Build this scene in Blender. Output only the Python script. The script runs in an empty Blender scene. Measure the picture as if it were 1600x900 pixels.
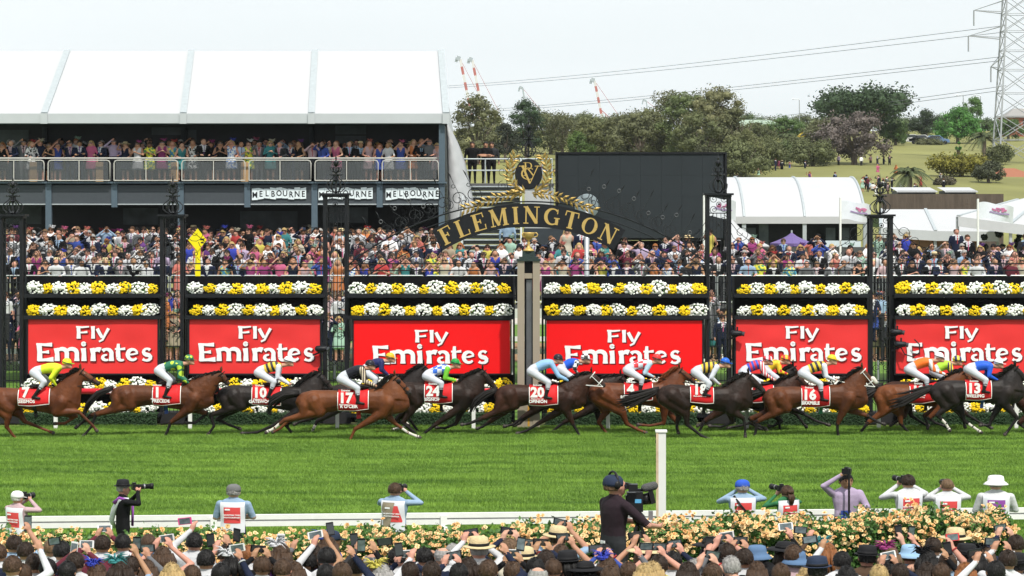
import bpy, bmesh, math, random
import numpy as np
from mathutils import Vector, Matrix, Euler
from mathutils.bvhtree import BVHTree

# ------------------------------------------------------------------ camera, sky, sun, exposure
SC = bpy.context.scene
COL = SC.collection
FPX, YH, HC = 4050.0, 332.0, 6.44          # focal length in photo pixels, horizon row, eye height
cam = bpy.data.objects.new('camera', bpy.data.cameras.new('camera'))
COL.objects.link(cam)
cam.location = (0, 0, HC)
cam.rotation_euler = (math.radians(90), 0, 0)
cam.data.sensor_width = 36
cam.data.lens = 36 * FPX / 1600
cam.data.shift_y = -(450 - YH) / 1600
cam.data.clip_start = 1
cam.data.clip_end = 8000
SC.camera = cam
SUN_EL, SUN_AZ = 56.0, 160.0               # sun high behind the photographer's right shoulder
w = bpy.data.worlds.new('World'); SC.world = w; w.use_nodes = True
nt = w.node_tree; nt.nodes.clear()
sky = nt.nodes.new('ShaderNodeTexSky'); sky.sky_type = 'NISHITA'; sky.sun_disc = False
sky.sun_elevation = math.radians(SUN_EL); sky.sun_rotation = math.radians(SUN_AZ)
sky.dust_density = 3.0; sky.ozone_density = 1.5
tc = nt.nodes.new('ShaderNodeTexCoord')
mp = nt.nodes.new('ShaderNodeMapping'); mp.inputs['Scale'].default_value = (1.2, 1.2, 9)
nz = nt.nodes.new('ShaderNodeTexNoise'); nz.inputs['Scale'].default_value = 1.6; nz.inputs['Detail'].default_value = 5
rp = nt.nodes.new('ShaderNodeMapRange')
rp.inputs['From Min'].default_value = .3; rp.inputs['From Max'].default_value = .7
rp.inputs['To Min'].default_value = .84; rp.inputs['To Max'].default_value = .97
mx = nt.nodes.new('ShaderNodeMix'); mx.data_type = 'RGBA'
mx.inputs[7].default_value = (11.0, 11.7, 11.9, 1)      # thin bright cloud veil over the whole sky
bg = nt.nodes.new('ShaderNodeBackground'); bg.inputs['Strength'].default_value = .1
ow = nt.nodes.new('ShaderNodeOutputWorld')
L = nt.links.new
L(tc.outputs['Generated'], mp.inputs['Vector']); L(mp.outputs[0], nz.inputs['Vector'])
L(nz.outputs['Fac'], rp.inputs['Value']); L(rp.outputs[0], mx.inputs[0])
L(sky.outputs[0], mx.inputs[6]); L(mx.outputs[2], bg.inputs['Color']); L(bg.outputs[0], ow.inputs[0])
sl = bpy.data.lights.new('sun', 'SUN'); sl.energy = 4.8; sl.angle = math.radians(1.2); sl.color = (1, .955, .88)
so = bpy.data.objects.new('sun', sl); COL.objects.link(so)
az, el = math.radians(SUN_AZ), math.radians(SUN_EL)
sd = Vector((math.sin(az) * math.cos(el), math.cos(az) * math.cos(el), math.sin(el)))
so.rotation_euler = sd.to_track_quat('Z', 'Y').to_euler(); so.location = (0, -20, 60)
SC.view_settings.view_transform = 'Standard'; SC.view_settings.look = 'None'
SC.view_settings.exposure = -0.12; SC.view_settings.gamma = 1
SC.render.engine = 'CYCLES'
SC.cycles.max_bounces = 5; SC.cycles.diffuse_bounces = 3; SC.cycles.glossy_bounces = 2
SC.cycles.transparent_max_bounces = 6; SC.cycles.transmission_bounces = 3
SC.cycles.use_denoising = True

# ------------------------------------------------------------------ helpers
RN = random.Random(11)
V = Vector
def P(px, py, Y):
    """point of the place that the photograph shows at (px, py), standing Y metres away"""
    return V(((px - 800) * Y / FPX, Y, HC - (py - YH) * Y / FPX))
def X(px, Y): return (px - 800) * Y / FPX
def Z(py, Y): return HC - (py - YH) * Y / FPX

MATS = {}
def mat(name, c, rough=.65, metal=0, var=.12, scale=8, bump=0, bscale=60, spec=.2, emit=0, trans=0, stretch=None):
    """plain procedural material: base colour varied by noise, optional fine relief"""
    if name in MATS: return MATS[name]
    m = bpy.data.materials.new(name); m.use_nodes = True; MATS[name] = m
    t = m.node_tree; b = t.nodes['Principled BSDF']
    b.inputs['Roughness'].default_value = rough; b.inputs['Metallic'].default_value = metal
    b.inputs['Specular IOR Level'].default_value = spec
    c = tuple(c)
    m.diffuse_color = (*c, 1)
    co = t.nodes.new('ShaderNodeTexCoord'); vec = co.outputs['Object']
    if stretch:
        g = t.nodes.new('ShaderNodeMapping'); g.inputs['Scale'].default_value = stretch
        t.links.new(vec, g.inputs['Vector']); vec = g.outputs[0]
    if var:
        n = t.nodes.new('ShaderNodeTexNoise'); n.inputs['Scale'].default_value = scale; n.inputs['Detail'].default_value = 4
        t.links.new(vec, n.inputs['Vector'])
        r = t.nodes.new('ShaderNodeMix'); r.data_type = 'RGBA'
        r.inputs[6].default_value = (*[max(0, x * (1 - var * 1.6)) for x in c], 1)
        r.inputs[7].default_value = (*[min(1, x * (1 + var * 1.6)) for x in c], 1)
        t.links.new(n.outputs['Fac'], r.inputs[0]); t.links.new(r.outputs[2], b.inputs['Base Color'])
    else:
        b.inputs['Base Color'].default_value = (*c, 1)
    if bump:
        n2 = t.nodes.new('ShaderNodeTexNoise'); n2.inputs['Scale'].default_value = bscale; n2.inputs['Detail'].default_value = 3
        t.links.new(vec, n2.inputs['Vector'])
        bp = t.nodes.new('ShaderNodeBump'); bp.inputs['Strength'].default_value = bump; bp.inputs['Distance'].default_value = .02
        t.links.new(n2.outputs['Fac'], bp.inputs['Height']); t.links.new(bp.outputs[0], b.inputs['Normal'])
    if emit:
        b.inputs['Emission Color'].default_value = (*c, 1); b.inputs['Emission Strength'].default_value = emit
    if trans:
        b.inputs['Alpha'].default_value = 1 - trans
    return m

def pattern(name, kind, c1, c2, scale=8, rough=.5, rot=0):
    """silks and dress fabrics: stripes, checks or spots woven or printed into the cloth"""
    if name in MATS: return MATS[name]
    m = bpy.data.materials.new(name); m.use_nodes = True; MATS[name] = m
    t = m.node_tree; b = t.nodes['Principled BSDF']; b.inputs['Roughness'].default_value = rough
    co = t.nodes.new('ShaderNodeTexCoord'); g = t.nodes.new('ShaderNodeMapping')
    g.inputs['Rotation'].default_value = (0, rot, 0); t.links.new(co.outputs['Object'], g.inputs['Vector'])
    mxn = t.nodes.new('ShaderNodeMix'); mxn.data_type = 'RGBA'
    mxn.inputs[6].default_value = (*c1, 1); mxn.inputs[7].default_value = (*c2, 1)
    if kind == 'check':
        s = t.nodes.new('ShaderNodeTexChecker'); s.inputs['Scale'].default_value = scale
        t.links.new(g.outputs[0], s.inputs['Vector']); fac = s.outputs['Fac']
    elif kind == 'stripe':
        s = t.nodes.new('ShaderNodeTexWave'); s.inputs['Scale'].default_value = scale
        t.links.new(g.outputs[0], s.inputs['Vector'])
        q = t.nodes.new('ShaderNodeMath'); q.operation = 'GREATER_THAN'; q.inputs[1].default_value = .5
        t.links.new(s.outputs['Fac'], q.inputs[0]); fac = q.outputs[0]
    elif kind == 'spot':
        s = t.nodes.new('ShaderNodeTexVoronoi'); s.inputs['Scale'].default_value = scale
        t.links.new(g.outputs[0], s.inputs['Vector'])
        q = t.nodes.new('ShaderNodeMath'); q.operation = 'LESS_THAN'; q.inputs[1].default_value = .36
        t.links.new(s.outputs['Distance'], q.inputs[0]); fac = q.outputs[0]
    else:
        s = t.nodes.new('ShaderNodeTexNoise'); s.inputs['Scale'].default_value = scale; s.inputs['Detail'].default_value = 1
        t.links.new(g.outputs[0], s.inputs['Vector'])
        q = t.nodes.new('ShaderNodeMath'); q.operation = 'GREATER_THAN'; q.inputs[1].default_value = .52
        t.links.new(s.outputs['Fac'], q.inputs[0]); fac = q.outputs[0]
    t.links.new(fac, mxn.inputs[0]); t.links.new(mxn.outputs[2], b.inputs['Base Color'])
    return m

class MB:
    """collects shapes for one mesh"""
    def __init__(s): s.v = []; s.f = []; s.m = []
    def add(s, vs, fs, m=0):
        o = len(s.v); s.v += [tuple(p) for p in vs]; s.f += [tuple(i + o for i in f) for f in fs]; s.m += [m] * len(fs)
        return s
    def obox(s, c, ax, m=0):
        c = V(c); a, b, d = [V(q) for q in ax]
        vs = [c + i * a + j * b + k * d for k in (-1, 1) for j in (-1, 1) for i in (-1, 1)]
        return s.add(vs, [(0, 2, 3, 1), (4, 5, 7, 6), (0, 1, 5, 4), (2, 6, 7, 3), (0, 4, 6, 2), (1, 3, 7, 5)], m)
    def box(s, x0, x1, y0, y1, z0, z1, m=0):
        return s.obox(((x0 + x1) / 2, (y0 + y1) / 2, (z0 + z1) / 2), (((x1 - x0) / 2, 0, 0), (0, (y1 - y0) / 2, 0), (0, 0, (z1 - z0) / 2)), m)
    def bar(s, p, q, w, h=None, m=0, up=(0, 0, 1)):
        p, q = V(p), V(q); d = q - p; h = h or w
        u = V(up)
        if abs(d.normalized().dot(u)) > .95: u = V((1, 0, 0))
        a = d.cross(u).normalized() * w / 2; b = a.cross(d).normalized() * h / 2
        return s.obox((p + q) / 2, (d / 2, a, b), m)
    def rings(s, rs, m=0, caps=True):
        n = len(rs[0]); vs = [p for r in rs for p in r]; fs = []
        for i in range(len(rs) - 1):
            for j in range(n):
                k = (j + 1) % n
                fs.append((i * n + j, i * n + k, (i + 1) * n + k, (i + 1) * n + j))
        if caps: fs.append(tuple(range(n))[::-1]); fs.append(tuple((len(rs) - 1) * n + j for j in range(n)))
        return s.add(vs, fs, m)
    def tube(s, pts, r, n=6, m=0, caps=True, flat=1.0, ref=None):
        pts = [V(p) for p in pts]; N = len(pts)
        if not hasattr(r, '__len__'): r = [r] * N
        ts = []
        for i in range(N):
            d = (pts[min(i + 1, N - 1)] - pts[max(i - 1, 0)])
            ts.append(d.normalized() if d.length > 1e-9 else V((0, 0, 1)))
        u = V(ref) if ref else (V((0, 1, 0)) if abs(ts[0].y) < .9 else V((1, 0, 0)))
        rs = []
        for i in range(N):
            u = (u - ts[i] * u.dot(ts[i]));
            u = u.normalized() if u.length > 1e-6 else ts[i].orthogonal().normalized()
            w_ = ts[i].cross(u)
            rs.append([pts[i] + (math.cos(a) * u * flat + math.sin(a) * w_) * r[i] for a in [2 * math.pi * (k + .5) / n for k in range(n)]])
        return s.rings(rs, m, caps)
    def cap(s, p, q, r0, r1, n=10, m=0):
        """tapered limb with rounded ends"""
        p, q = V(p), V(q); d = (q - p); d = d.normalized() if d.length > 1e-6 else V((0, 0, 1))
        pts = []; rr = []
        for a in (85, 60, 30): pts.append(p - d * r0 * math.sin(math.radians(a))); rr.append(r0 * math.cos(math.radians(a)))
        pts += [p, q]; rr += [r0, r1]
        for a in (30, 60, 85): pts.append(q + d * r1 * math.sin(math.radians(a))); rr.append(r1 * math.cos(math.radians(a)))
        u = d.orthogonal().normalized(); w_ = d.cross(u)
        rs = [[c + (math.cos(a) * u + math.sin(a) * w_) * r for a in [2 * math.pi * k / n for k in range(n)]] for c, r in zip(pts, rr)]
        return s.rings(rs, m)
    def ell(s, c, r, m=0, n=12, k=8, rot=None):
        c = V(c); r = r if hasattr(r, '__len__') else (r, r, r); rs = []
        for i in range(k + 1):
            t = math.pi * (.02 + .96 * i / k)
            rg = []
            for j in range(n):
                a = 2 * math.pi * j / n
                p = V((r[0] * math.sin(t) * math.cos(a), r[1] * math.sin(t) * math.sin(a), -r[2] * math.cos(t)))
                if rot: p = rot @ p
                rg.append(c + p)
            rs.append(rg)
        return s.rings(rs, m)
    def lathe(s, prof, c=(0, 0, 0), n=12, m=0, sx=1, sy=1):
        c = V(c)
        return s.rings([[c + V((r * sx * math.cos(2 * math.pi * j / n), r * sy * math.sin(2 * math.pi * j / n), z)) for j in range(n)] for r, z in prof], m)
    def quad(s, a, b, c, d, m=0): return s.add([a, b, c, d], [(0, 1, 2, 3)], m)
    def strip(s, pts, ws, z0, th=.004, m=0):
        """flat pen stroke in the x-z plane (letters): centre line, widths, front plane y=z0"""
        pts = [V((p[0], 0, p[1])) for p in pts]; N = len(pts)
        if not hasattr(ws, '__len__'): ws = [ws] * N
        a = []; b = []
        for i in range(N):
            d = (pts[min(i + 1, N - 1)] - pts[max(i - 1, 0)]).normalized(); n_ = V((-d.z, 0, d.x))
            a.append(pts[i] + n_ * ws[i] / 2); b.append(pts[i] - n_ * ws[i] / 2)
        for i in range(N - 1):
            q = [a[i], a[i + 1], b[i + 1], b[i]]
            vs = [p + V((0, z0, 0)) for p in q] + [p + V((0, z0 + th, 0)) for p in q]
            s.add(vs, [(0, 1, 2, 3), (7, 6, 5, 4), (0, 4, 5, 1), (1, 5, 6, 2), (2, 6, 7, 3), (3, 7, 4, 0)], m)
        return s
    def mesh(s, name, smooth=False):
        me = bpy.data.meshes.new(name); me.from_pydata(s.v, [], s.f)
        me.polygons.foreach_set('material_index', s.m)
        if smooth: me.polygons.foreach_set('use_smooth', [True] * len(s.f))
        me.update(); return me
    def build(s, name, mats, parent=None, smooth=False, loc=None):
        return obj(name, s.mesh(name, smooth), mats, parent, loc)

def obj(name, me, mats=None, parent=None, loc=None, rz=0, scale=None):
    o = bpy.data.objects.new(name, me); COL.objects.link(o)
    if mats is not None and me is not None:
        if not isinstance(mats, (list, tuple)): mats = [mats]
        if len(me.materials) == 0:
            for m in mats: me.materials.append(m)
        else:
            for i, m in enumerate(mats):
                if me.materials[i] != m:
                    o.material_slots[i].link = 'OBJECT'; o.material_slots[i].material = m
    if parent: o.parent = parent
    if loc is not None: o.location = loc
    if rz: o.rotation_euler = (0, 0, rz)
    if scale: o.scale = scale
    return o
def thing(name, label, cat, loc=(0, 0, 0), group=None, rz=0):
    o = bpy.data.objects.new(name, None); COL.objects.link(o); o.location = loc; o.rotation_euler = (0, 0, rz)
    o.empty_display_size = .1
    return tag(o, label, cat, group)
def tag(o, label, cat=None, group=None, kind=None):
    if label: o['label'] = label
    if cat: o['category'] = cat
    if group: o['group'] = group
    if kind: o['kind'] = kind
    return o
def struct(o): o['kind'] = 'structure'; return o
def stuff(o): o['kind'] = 'stuff'; return o

TMP = bpy.data.scenes.new('tmp')
def evald(o):
    TMP.collection.objects.link(o)
    with bpy.context.temp_override(scene=TMP, view_layer=TMP.view_layers[0]):
        dg = bpy.context.evaluated_depsgraph_get(); dg.update()
    return bpy.data.meshes.new_from_object(o.evaluated_get(dg))
def blob(mb, voxel, smooth=4, name='body', deci=1.0):
    """fuse overlapping volumes into one continuous skin and carry over each volume's material slot"""
    src = mb.mesh('tmp'); o = bpy.data.objects.new('tmp', src)
    r = o.modifiers.new('r', 'REMESH'); r.mode = 'VOXEL'; r.voxel_size = voxel; r.adaptivity = 0
    if smooth:
        q = o.modifiers.new('s', 'SMOOTH'); q.factor = .5; q.iterations = smooth
    if deci < 1:
        q = o.modifiers.new('d', 'DECIMATE'); q.ratio = deci
    me = evald(o); me.name = name
    bpy.data.objects.remove(o)
    bv = BVHTree.FromPolygons([V(p) for p in mb.v], mb.f)
    mi = [mb.m[bv.find_nearest(p.center)[2]] for p in me.polygons]
    bpy.data.meshes.remove(src)
    me.materials.clear()
    me.polygons.foreach_set('material_index', mi); me.polygons.foreach_set('use_smooth', [True] * len(mi))
    return me

TXT = {}
def text_mesh(s, size, bold=0, extrude=.002, align='CENTER', sx=1.0):
    key = (s, size, bold, sx)
    if key in TXT: return TXT[key]
    c = bpy.data.curves.new('t', 'FONT'); c.body = s; c.size = size; c.offset = bold; c.extrude = extrude
    c.align_x = align; c.align_y = 'CENTER'; c.resolution_u = 2
    o = bpy.data.objects.new('t', c)
    me = evald(o); me.name = 'lettering'
    me.transform(Matrix.Rotation(math.radians(90), 4, 'X') @ Matrix.Scale(sx, 4, (1, 0, 0)))
    bpy.data.objects.remove(o); bpy.data.curves.remove(c); me.materials.clear(); TXT[key] = me
    return me
def spiral(c, r, a0, turns, n=22, shrink=.12, plane='xz'):
    pts = []
    for i in range(n):
        t = i / (n - 1); a = a0 + turns * 2 * math.pi * t; q = r * (1 - (1 - shrink) * t)
        pts.append(V((c[0] + q * math.cos(a), c[1], c[2] + q * math.sin(a))))
    return pts
ORD = ['first', 'second', 'third', 'fourth', 'fifth', 'sixth', 'seventh', 'eighth', 'ninth', 'tenth', 'eleventh', 'twelfth', 'thirteenth', 'fourteenth', 'fifteenth', 'sixteenth', 'seventeenth', 'eighteenth', 'nineteenth']
TENS = {2: 'twent', 3: 'thirt', 4: 'fort', 5: 'fift', 6: 'sixt', 7: 'sevent', 8: 'eight', 9: 'ninet'}
def ordinal(i):
    n = i + 1
    if n < 20: return ORD[n - 1]
    return TENS[n // 10] + 'ieth' if n % 10 == 0 else TENS[n // 10] + 'y-' + ORD[n % 10 - 1]

# common materials
M_white = mat('white paint', (.78, .78, .76), .45, var=.05)
M_black = mat('black painted iron', (.012, .013, .016), .45, var=.2)
M_blackcloth = mat('black shade cloth', (.008, .008, .009), .95, spec=.05, var=.3, scale=3)
M_steel = mat('galvanised steel', (.42, .44, .46), .45, .6)
M_alu = mat('aluminium profile', (.40, .44, .46), .5, .2)
M_gold = mat('gold paint', (.52, .36, .12), .45, .25, var=.1)
M_goldleaf = mat('gilded leaves', (.30, .205, .06), .45, .45, var=.25)
M_char = mat('charcoal panel', (.035, .042, .05), .55, var=.08)
M_slate = mat('blue grey steel', (.085, .12, .15), .5, var=.08)
M_tan = mat('sandstone paint', (.31, .265, .205), .7, var=.05, scale=3)
M_glassdark = mat('dark glass', (.035, .04, .045), .15, spec=.6, var=.3, scale=2)
M_pvc = mat('white pvc roof', (.45, .46, .475), .55, var=.04, scale=.5, bump=.5, bscale=.9)
M_pvc2 = mat('white pvc valance', (.46, .49, .51), .5, var=.05, scale=2)
# ------------------------------------------------------------------ ground, track, grass
def grid_sheet(name, xs, ys, zf, m):
    mb = MB(); nx, ny = len(xs), len(ys)
    vs = [(x, y, zf(x, y)) for y in ys for x in xs]
    fs = [(j * nx + i, j * nx + i + 1, (j + 1) * nx + i + 1, (j + 1) * nx + i) for j in range(ny - 1) for i in range(nx - 1)]
    mb.add(vs, fs); return struct(mb.build(name, m, smooth=True))
M_ground = mat('dry parkland', (.19, .19, .066), .95, var=.35, scale=.06)
def turf_material():
    m = bpy.data.materials.new('mown turf'); m.use_nodes = True; t = m.node_tree; b = t.nodes['Principled BSDF']
    b.inputs['Roughness'].default_value = .8; b.inputs['Specular IOR Level'].default_value = .2
    co = t.nodes.new('ShaderNodeTexCoord')
    def nz(sc, st, det=4):
        g = t.nodes.new('ShaderNodeMapping'); g.inputs['Scale'].default_value = st; t.links.new(co.outputs['Object'], g.inputs[0])
        n = t.nodes.new('ShaderNodeTexNoise'); n.inputs['Scale'].default_value = sc; n.inputs['Detail'].default_value = det
        t.links.new(g.outputs[0], n.inputs['Vector']); return n.outputs['Fac']
    r = t.nodes.new('ShaderNodeValToRGB'); e = r.color_ramp.elements
    e[0].position = .3; e[0].color = (.045, .11, .012, 1); e[1].position = .72; e[1].color = (.15, .27, .034, 1)
    a = t.nodes.new('ShaderNodeMath'); a.operation = 'MULTIPLY_ADD'; a.inputs[1].default_value = .55
    q = t.nodes.new('ShaderNodeMath'); q.operation = 'MULTIPLY'; q.inputs[1].default_value = .45
    t.links.new(nz(1.0, (.22, 1.3, 1)), a.inputs[0]); t.links.new(nz(14, (1, 1, 1), 3), q.inputs[0]); t.links.new(q.outputs[0], a.inputs[2])
    t.links.new(a.outputs[0], r.inputs[0]); t.links.new(r.outputs[0], b.inputs['Base Color'])
    return m
M_turf = turf_material()
HILL = lambda x, y: (0 if y < 185 else min(1, (y - 185) / 75.) ** 1.2 * 8.2 + (max(0, y - 260) / 200.) * (12.5 if y < 470 else 0) + (13.1 if y >= 470 else 0)) * (1.0 if x > -60 else max(.4, 1 + (x + 60) / 160.))
ys = [-40, 20, 60, 100, 140, 180, 190, 200, 212, 225, 240, 255, 270, 290, 310, 330, 350, 370, 390, 410, 430, 450, 468, 472, 520, 700, 1200, 1800, 2350]
xs = [-1450, -800, -300] + list(range(-150, 151, 12)) + [300, 800, 1450]
def hz(x, y):
    z = HILL(x, y)
    return z - .05 + (.35 * math.sin(x * .13 + y * .05) * math.sin(y * .07 - x * .02) if y > 200 and y < 460 else 0)
ground = grid_sheet('ground', xs, ys, hz, M_ground)
track = grid_sheet('race_track', [-40 + 4 * i for i in range(21)], [36 + 2 * i for i in range(22)], lambda x, y: 0.0, M_turf)
apron = grid_sheet('spectator_lawn', [-40, 40], [10, 34.2, 35.4, 36.01], lambda x, y: .56 if y < 35 else (.3 if y < 36 else .005), M_turf)
infield = grid_sheet('infield_turf', [-60, 60], [80.5, 112], lambda x, y: 0.0, M_turf)
M_dirt = mat('brown sand track', (.27, .165, .085), .95, var=.15, scale=2, bump=.3)
sand = grid_sheet('sand_track', [-60, 60], [112, 128], lambda x, y: .004, M_dirt)
infield2 = grid_sheet('infield_lawn', [-60, 60], [128, 150], lambda x, y: 0.0, M_turf)
M_path = mat('worn bitumen', (.09, .09, .09), .9, var=.2)
path = grid_sheet('service_road', [-30, 60], [150, 176], lambda x, y: .004, M_path)

# real grass blades: a one-metre patch repeated over the visible turf
def grass_patch(n, hmin, hmax, name):
    mb = MB()
    for i in range(n):
        x, y = RN.uniform(-.5, .5), RN.uniform(-.5, .5); h = RN.uniform(hmin, hmax); a = RN.uniform(0, 6.28)
        dx, dy = math.cos(a) * .007, math.sin(a) * .007; lx, ly = RN.gauss(0, .025), RN.gauss(0, .025)
        mb.add([(x - dx, y - dy, 0), (x + dx, y + dy, 0), (x + lx, y + ly, h)], [(0, 1, 2)])
    return mb.mesh(name)
def blade_material():
    m = bpy.data.materials.new('grass blades'); m.use_nodes = True; t = m.node_tree; b = t.nodes['Principled BSDF']
    b.inputs['Roughness'].default_value = .55; b.inputs['Specular IOR Level'].default_value = .25
    ge = t.nodes.new('ShaderNodeNewGeometry')
    def nz(sc, st, det=3):
        g = t.nodes.new('ShaderNodeMapping'); g.inputs['Scale'].default_value = st; t.links.new(ge.outputs['Position'], g.inputs[0])
        n = t.nodes.new('ShaderNodeTexNoise'); n.inputs['Scale'].default_value = sc; n.inputs['Detail'].default_value = det
        t.links.new(g.outputs[0], n.inputs['Vector']); return n.outputs['Fac']
    r = t.nodes.new('ShaderNodeValToRGB'); e = r.color_ramp.elements
    e[0].position = .38; e[0].color = (.050, .120, .014, 1); e[1].position = .64; e[1].color = (.25, .415, .058, 1)
    a = t.nodes.new('ShaderNodeMath'); a.operation = 'MULTIPLY_ADD'; a.inputs[1].default_value = .42
    q = t.nodes.new('ShaderNodeMath'); q.operation = 'MULTIPLY'; q.inputs[1].default_value = .3
    q3 = t.nodes.new('ShaderNodeMath'); q3.operation = 'MULTIPLY_ADD'; q3.inputs[1].default_value = .28; t.links.new(nz(38, (1, 1, .3), 2), q3.inputs[0]); t.links.new(q.outputs[0], q3.inputs[2])
    t.links.new(nz(.9, (.25, 1.4, 1), 5), a.inputs[0]); t.links.new(nz(2.2, (.7, 1.6, 1), 5), q.inputs[0]); t.links.new(q3.outputs[0], a.inputs[2])
    t.links.new(a.outputs[0], r.inputs[0]); t.links.new(r.outputs[0], b.inputs['Base Color'])
    return m
M_blade = blade_material()
def scatter(name, base_pts, inst_meshes, label, cat, m):
    """one object of ground cover: geometry nodes lay turf patches on its points"""
    me = bpy.data.meshes.new(name); me.from_pydata(base_pts, [], [])
    o = obj(name, me, m); tag(o, label, cat, kind='stuff')
    src = bpy.data.objects.new('grass_patch_source', inst_meshes)
    inst_meshes.materials.append(m)
    g = bpy.data.node_groups.new('turf', 'GeometryNodeTree')
    g.interface.new_socket('Geometry', in_out='INPUT', socket_type='NodeSocketGeometry')
    g.interface.new_socket('Geometry', in_out='OUTPUT', socket_type='NodeSocketGeometry')
    gi = g.nodes.new('NodeGroupInput'); go = g.nodes.new('NodeGroupOutput')
    ip = g.nodes.new('GeometryNodeInstanceOnPoints'); oi = g.nodes.new('GeometryNodeObjectInfo'); oi.inputs[0].default_value = src
    rv = g.nodes.new('FunctionNodeRandomValue'); rv.data_type = 'INT'; rv.inputs[4].default_value = 0; rv.inputs[5].default_value = 3
    mu = g.nodes.new('ShaderNodeMath'); mu.operation = 'MULTIPLY'; mu.inputs[1].default_value = math.pi / 2
    cx = g.nodes.new('ShaderNodeCombineXYZ')
    sv = g.nodes.new('FunctionNodeRandomValue'); sv.data_type = 'FLOAT'; sv.inputs[2].default_value = .8; sv.inputs[3].default_value = 1.25
    cs = g.nodes.new('ShaderNodeCombineXYZ'); cs.inputs[0].default_value = 1.05; cs.inputs[1].default_value = 1.05
    K = g.links.new
    K(gi.outputs[0], ip.inputs['Points']); K(oi.outputs['Geometry'], ip.inputs['Instance'])
    K(rv.outputs[2], mu.inputs[0]); K(mu.outputs[0], cx.inputs[2]); K(cx.outputs[0], ip.inputs['Rotation'])
    K(sv.outputs[1], cs.inputs[2]); K(cs.outputs[0], ip.inputs['Scale']); K(ip.outputs[0], go.inputs[0])
    md = o.modifiers.new('turf', 'NODES'); md.node_group = g
    return o
pts = [(x + .5, y + .5, 0) for y in range(38, 78) for x in range(-18, 18) if abs(x + .5) < .215 * y]
scatter('grass', pts, grass_patch(1500, .035, .085, 'grass_patch'), 'short green mown grass covering the race track', 'grass', M_blade)
# ------------------------------------------------------------------ lettering drawn as pen strokes
def arc(cx, cz, rx, rz, a0, a1, n=14):
    return [(cx + rx * math.cos(math.radians(a0 + (a1 - a0) * i / (n - 1))), cz + rz * math.sin(math.radians(a0 + (a1 - a0) * i / (n - 1)))) for i in range(n)]
def taper(n, a, b, c): return [a + (b - a) * math.sin(math.pi * i / (n - 1)) + (c - a) * i / (n - 1) * 0 for i in range(n)]
FLYEM = {  # (strokes, advance) in units of capital height
 'F': ([([(.22, 0), (.22, .5), (.2, 1)], [.3, .25, .28]), ([(.0, .97), (.5, .93), (1.1, .98)], [.12, .14, .10]), ([(.2, .5), (.6, .5), (.95, .55)], [.12, .12, .16])], 1.3),
 'l': ([([(.13, 0), (.13, .6), (.11, 1.02)], [.27, .24, .30])], .42),
 'y': ([([(.05, .82), (.25, .45), (.47, .08)], [.24, .25, .22]), ([(1.0, .84), (.75, .4), (.5, -.1), (.2, -.25)], [.22, .18, .15, .12])], 1.1),
 'E': ([([(.2, 0), (.2, .5), (.16, 1)], [.27, .24, .27]), ([(.0, .96), (.5, .92), (.92, .93)], [.10, .14, .20]), ([(.2, .5), (.5, .5), (.74, .52)], [.1, .1, .18]), ([(.1, .05), (.55, .07), (1.0, .1)], [.13, .14, .24])], 1.07),
 'm': ([([(.14, 0), (.14, .4), (.08, .73)], [.26, .22, .24]), (arc(.42, .45, .28, .24, 165, 0, 9) + [(.7, .2), (.7, 0)], [.1, .13, .16, .19, .2, .21, .22, .22, .22, .22, .26]),
        (arc(.98, .45, .3, .24, 165, 0, 9) + [(1.28, .2), (1.28, 0)], [.1, .13, .16, .19, .2, .21, .22, .22, .22, .22, .26])], 1.55),
 'i': ([([(.14, 0), (.14, .4), (.1, .73)], [.26, .22, .26]), (arc(.12, .97, .07, .065, 0, 360, 11), .14)], .53),
 'r': ([([(.14, 0), (.14, .4), (.08, .73)], [.26, .22, .24]), (arc(.42, .42, .26, .24, 165, 55, 7), [.1, .14, .17, .2, .22, .24, .26])], .58),
 'a': ([(arc(.34, .38, .3, .29, 140, 20, 8) + [(.62, .3), (.62, 0)], [.2, .17, .14, .14, .16, .19, .2, .21, .21, .26]), (arc(.33, .2, .22, .15, 80, 300, 9), [.08, .1, .13, .16, .18, .17, .14, .11, .1])], .82),
 't': ([([(.2, .98), (.18, .5), (.2, .2)], [.14, .22, .22]), (arc(.4, .2, .2, .16, 180, 310, 6), [.22, .2, .17, .13, .11, .09]), ([(.0, .68), (.3, .67), (.6, .7)], [.09, .1, .13])], .65),
 'e': ([(arc(.38, .36, .29, .3, 20, 320, 16), [.1, .11, .12, .13, .15, .18, .2, .21, .21, .2, .18, .16, .14, .13, .12, .1]), ([(.14, .36), (.4, .38), (.68, .46)], [.08, .09, .1])], .87),
 's': ([(arc(.34, .53, .2, .17, 30, 250, 8) + arc(.3, .2, .24, .17, 80, -150, 8)[1:], [.16, .13, .11, .12, .15, .18, .2, .21, .21, .2, .18, .15, .12, .11, .16])], .68)}
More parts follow.
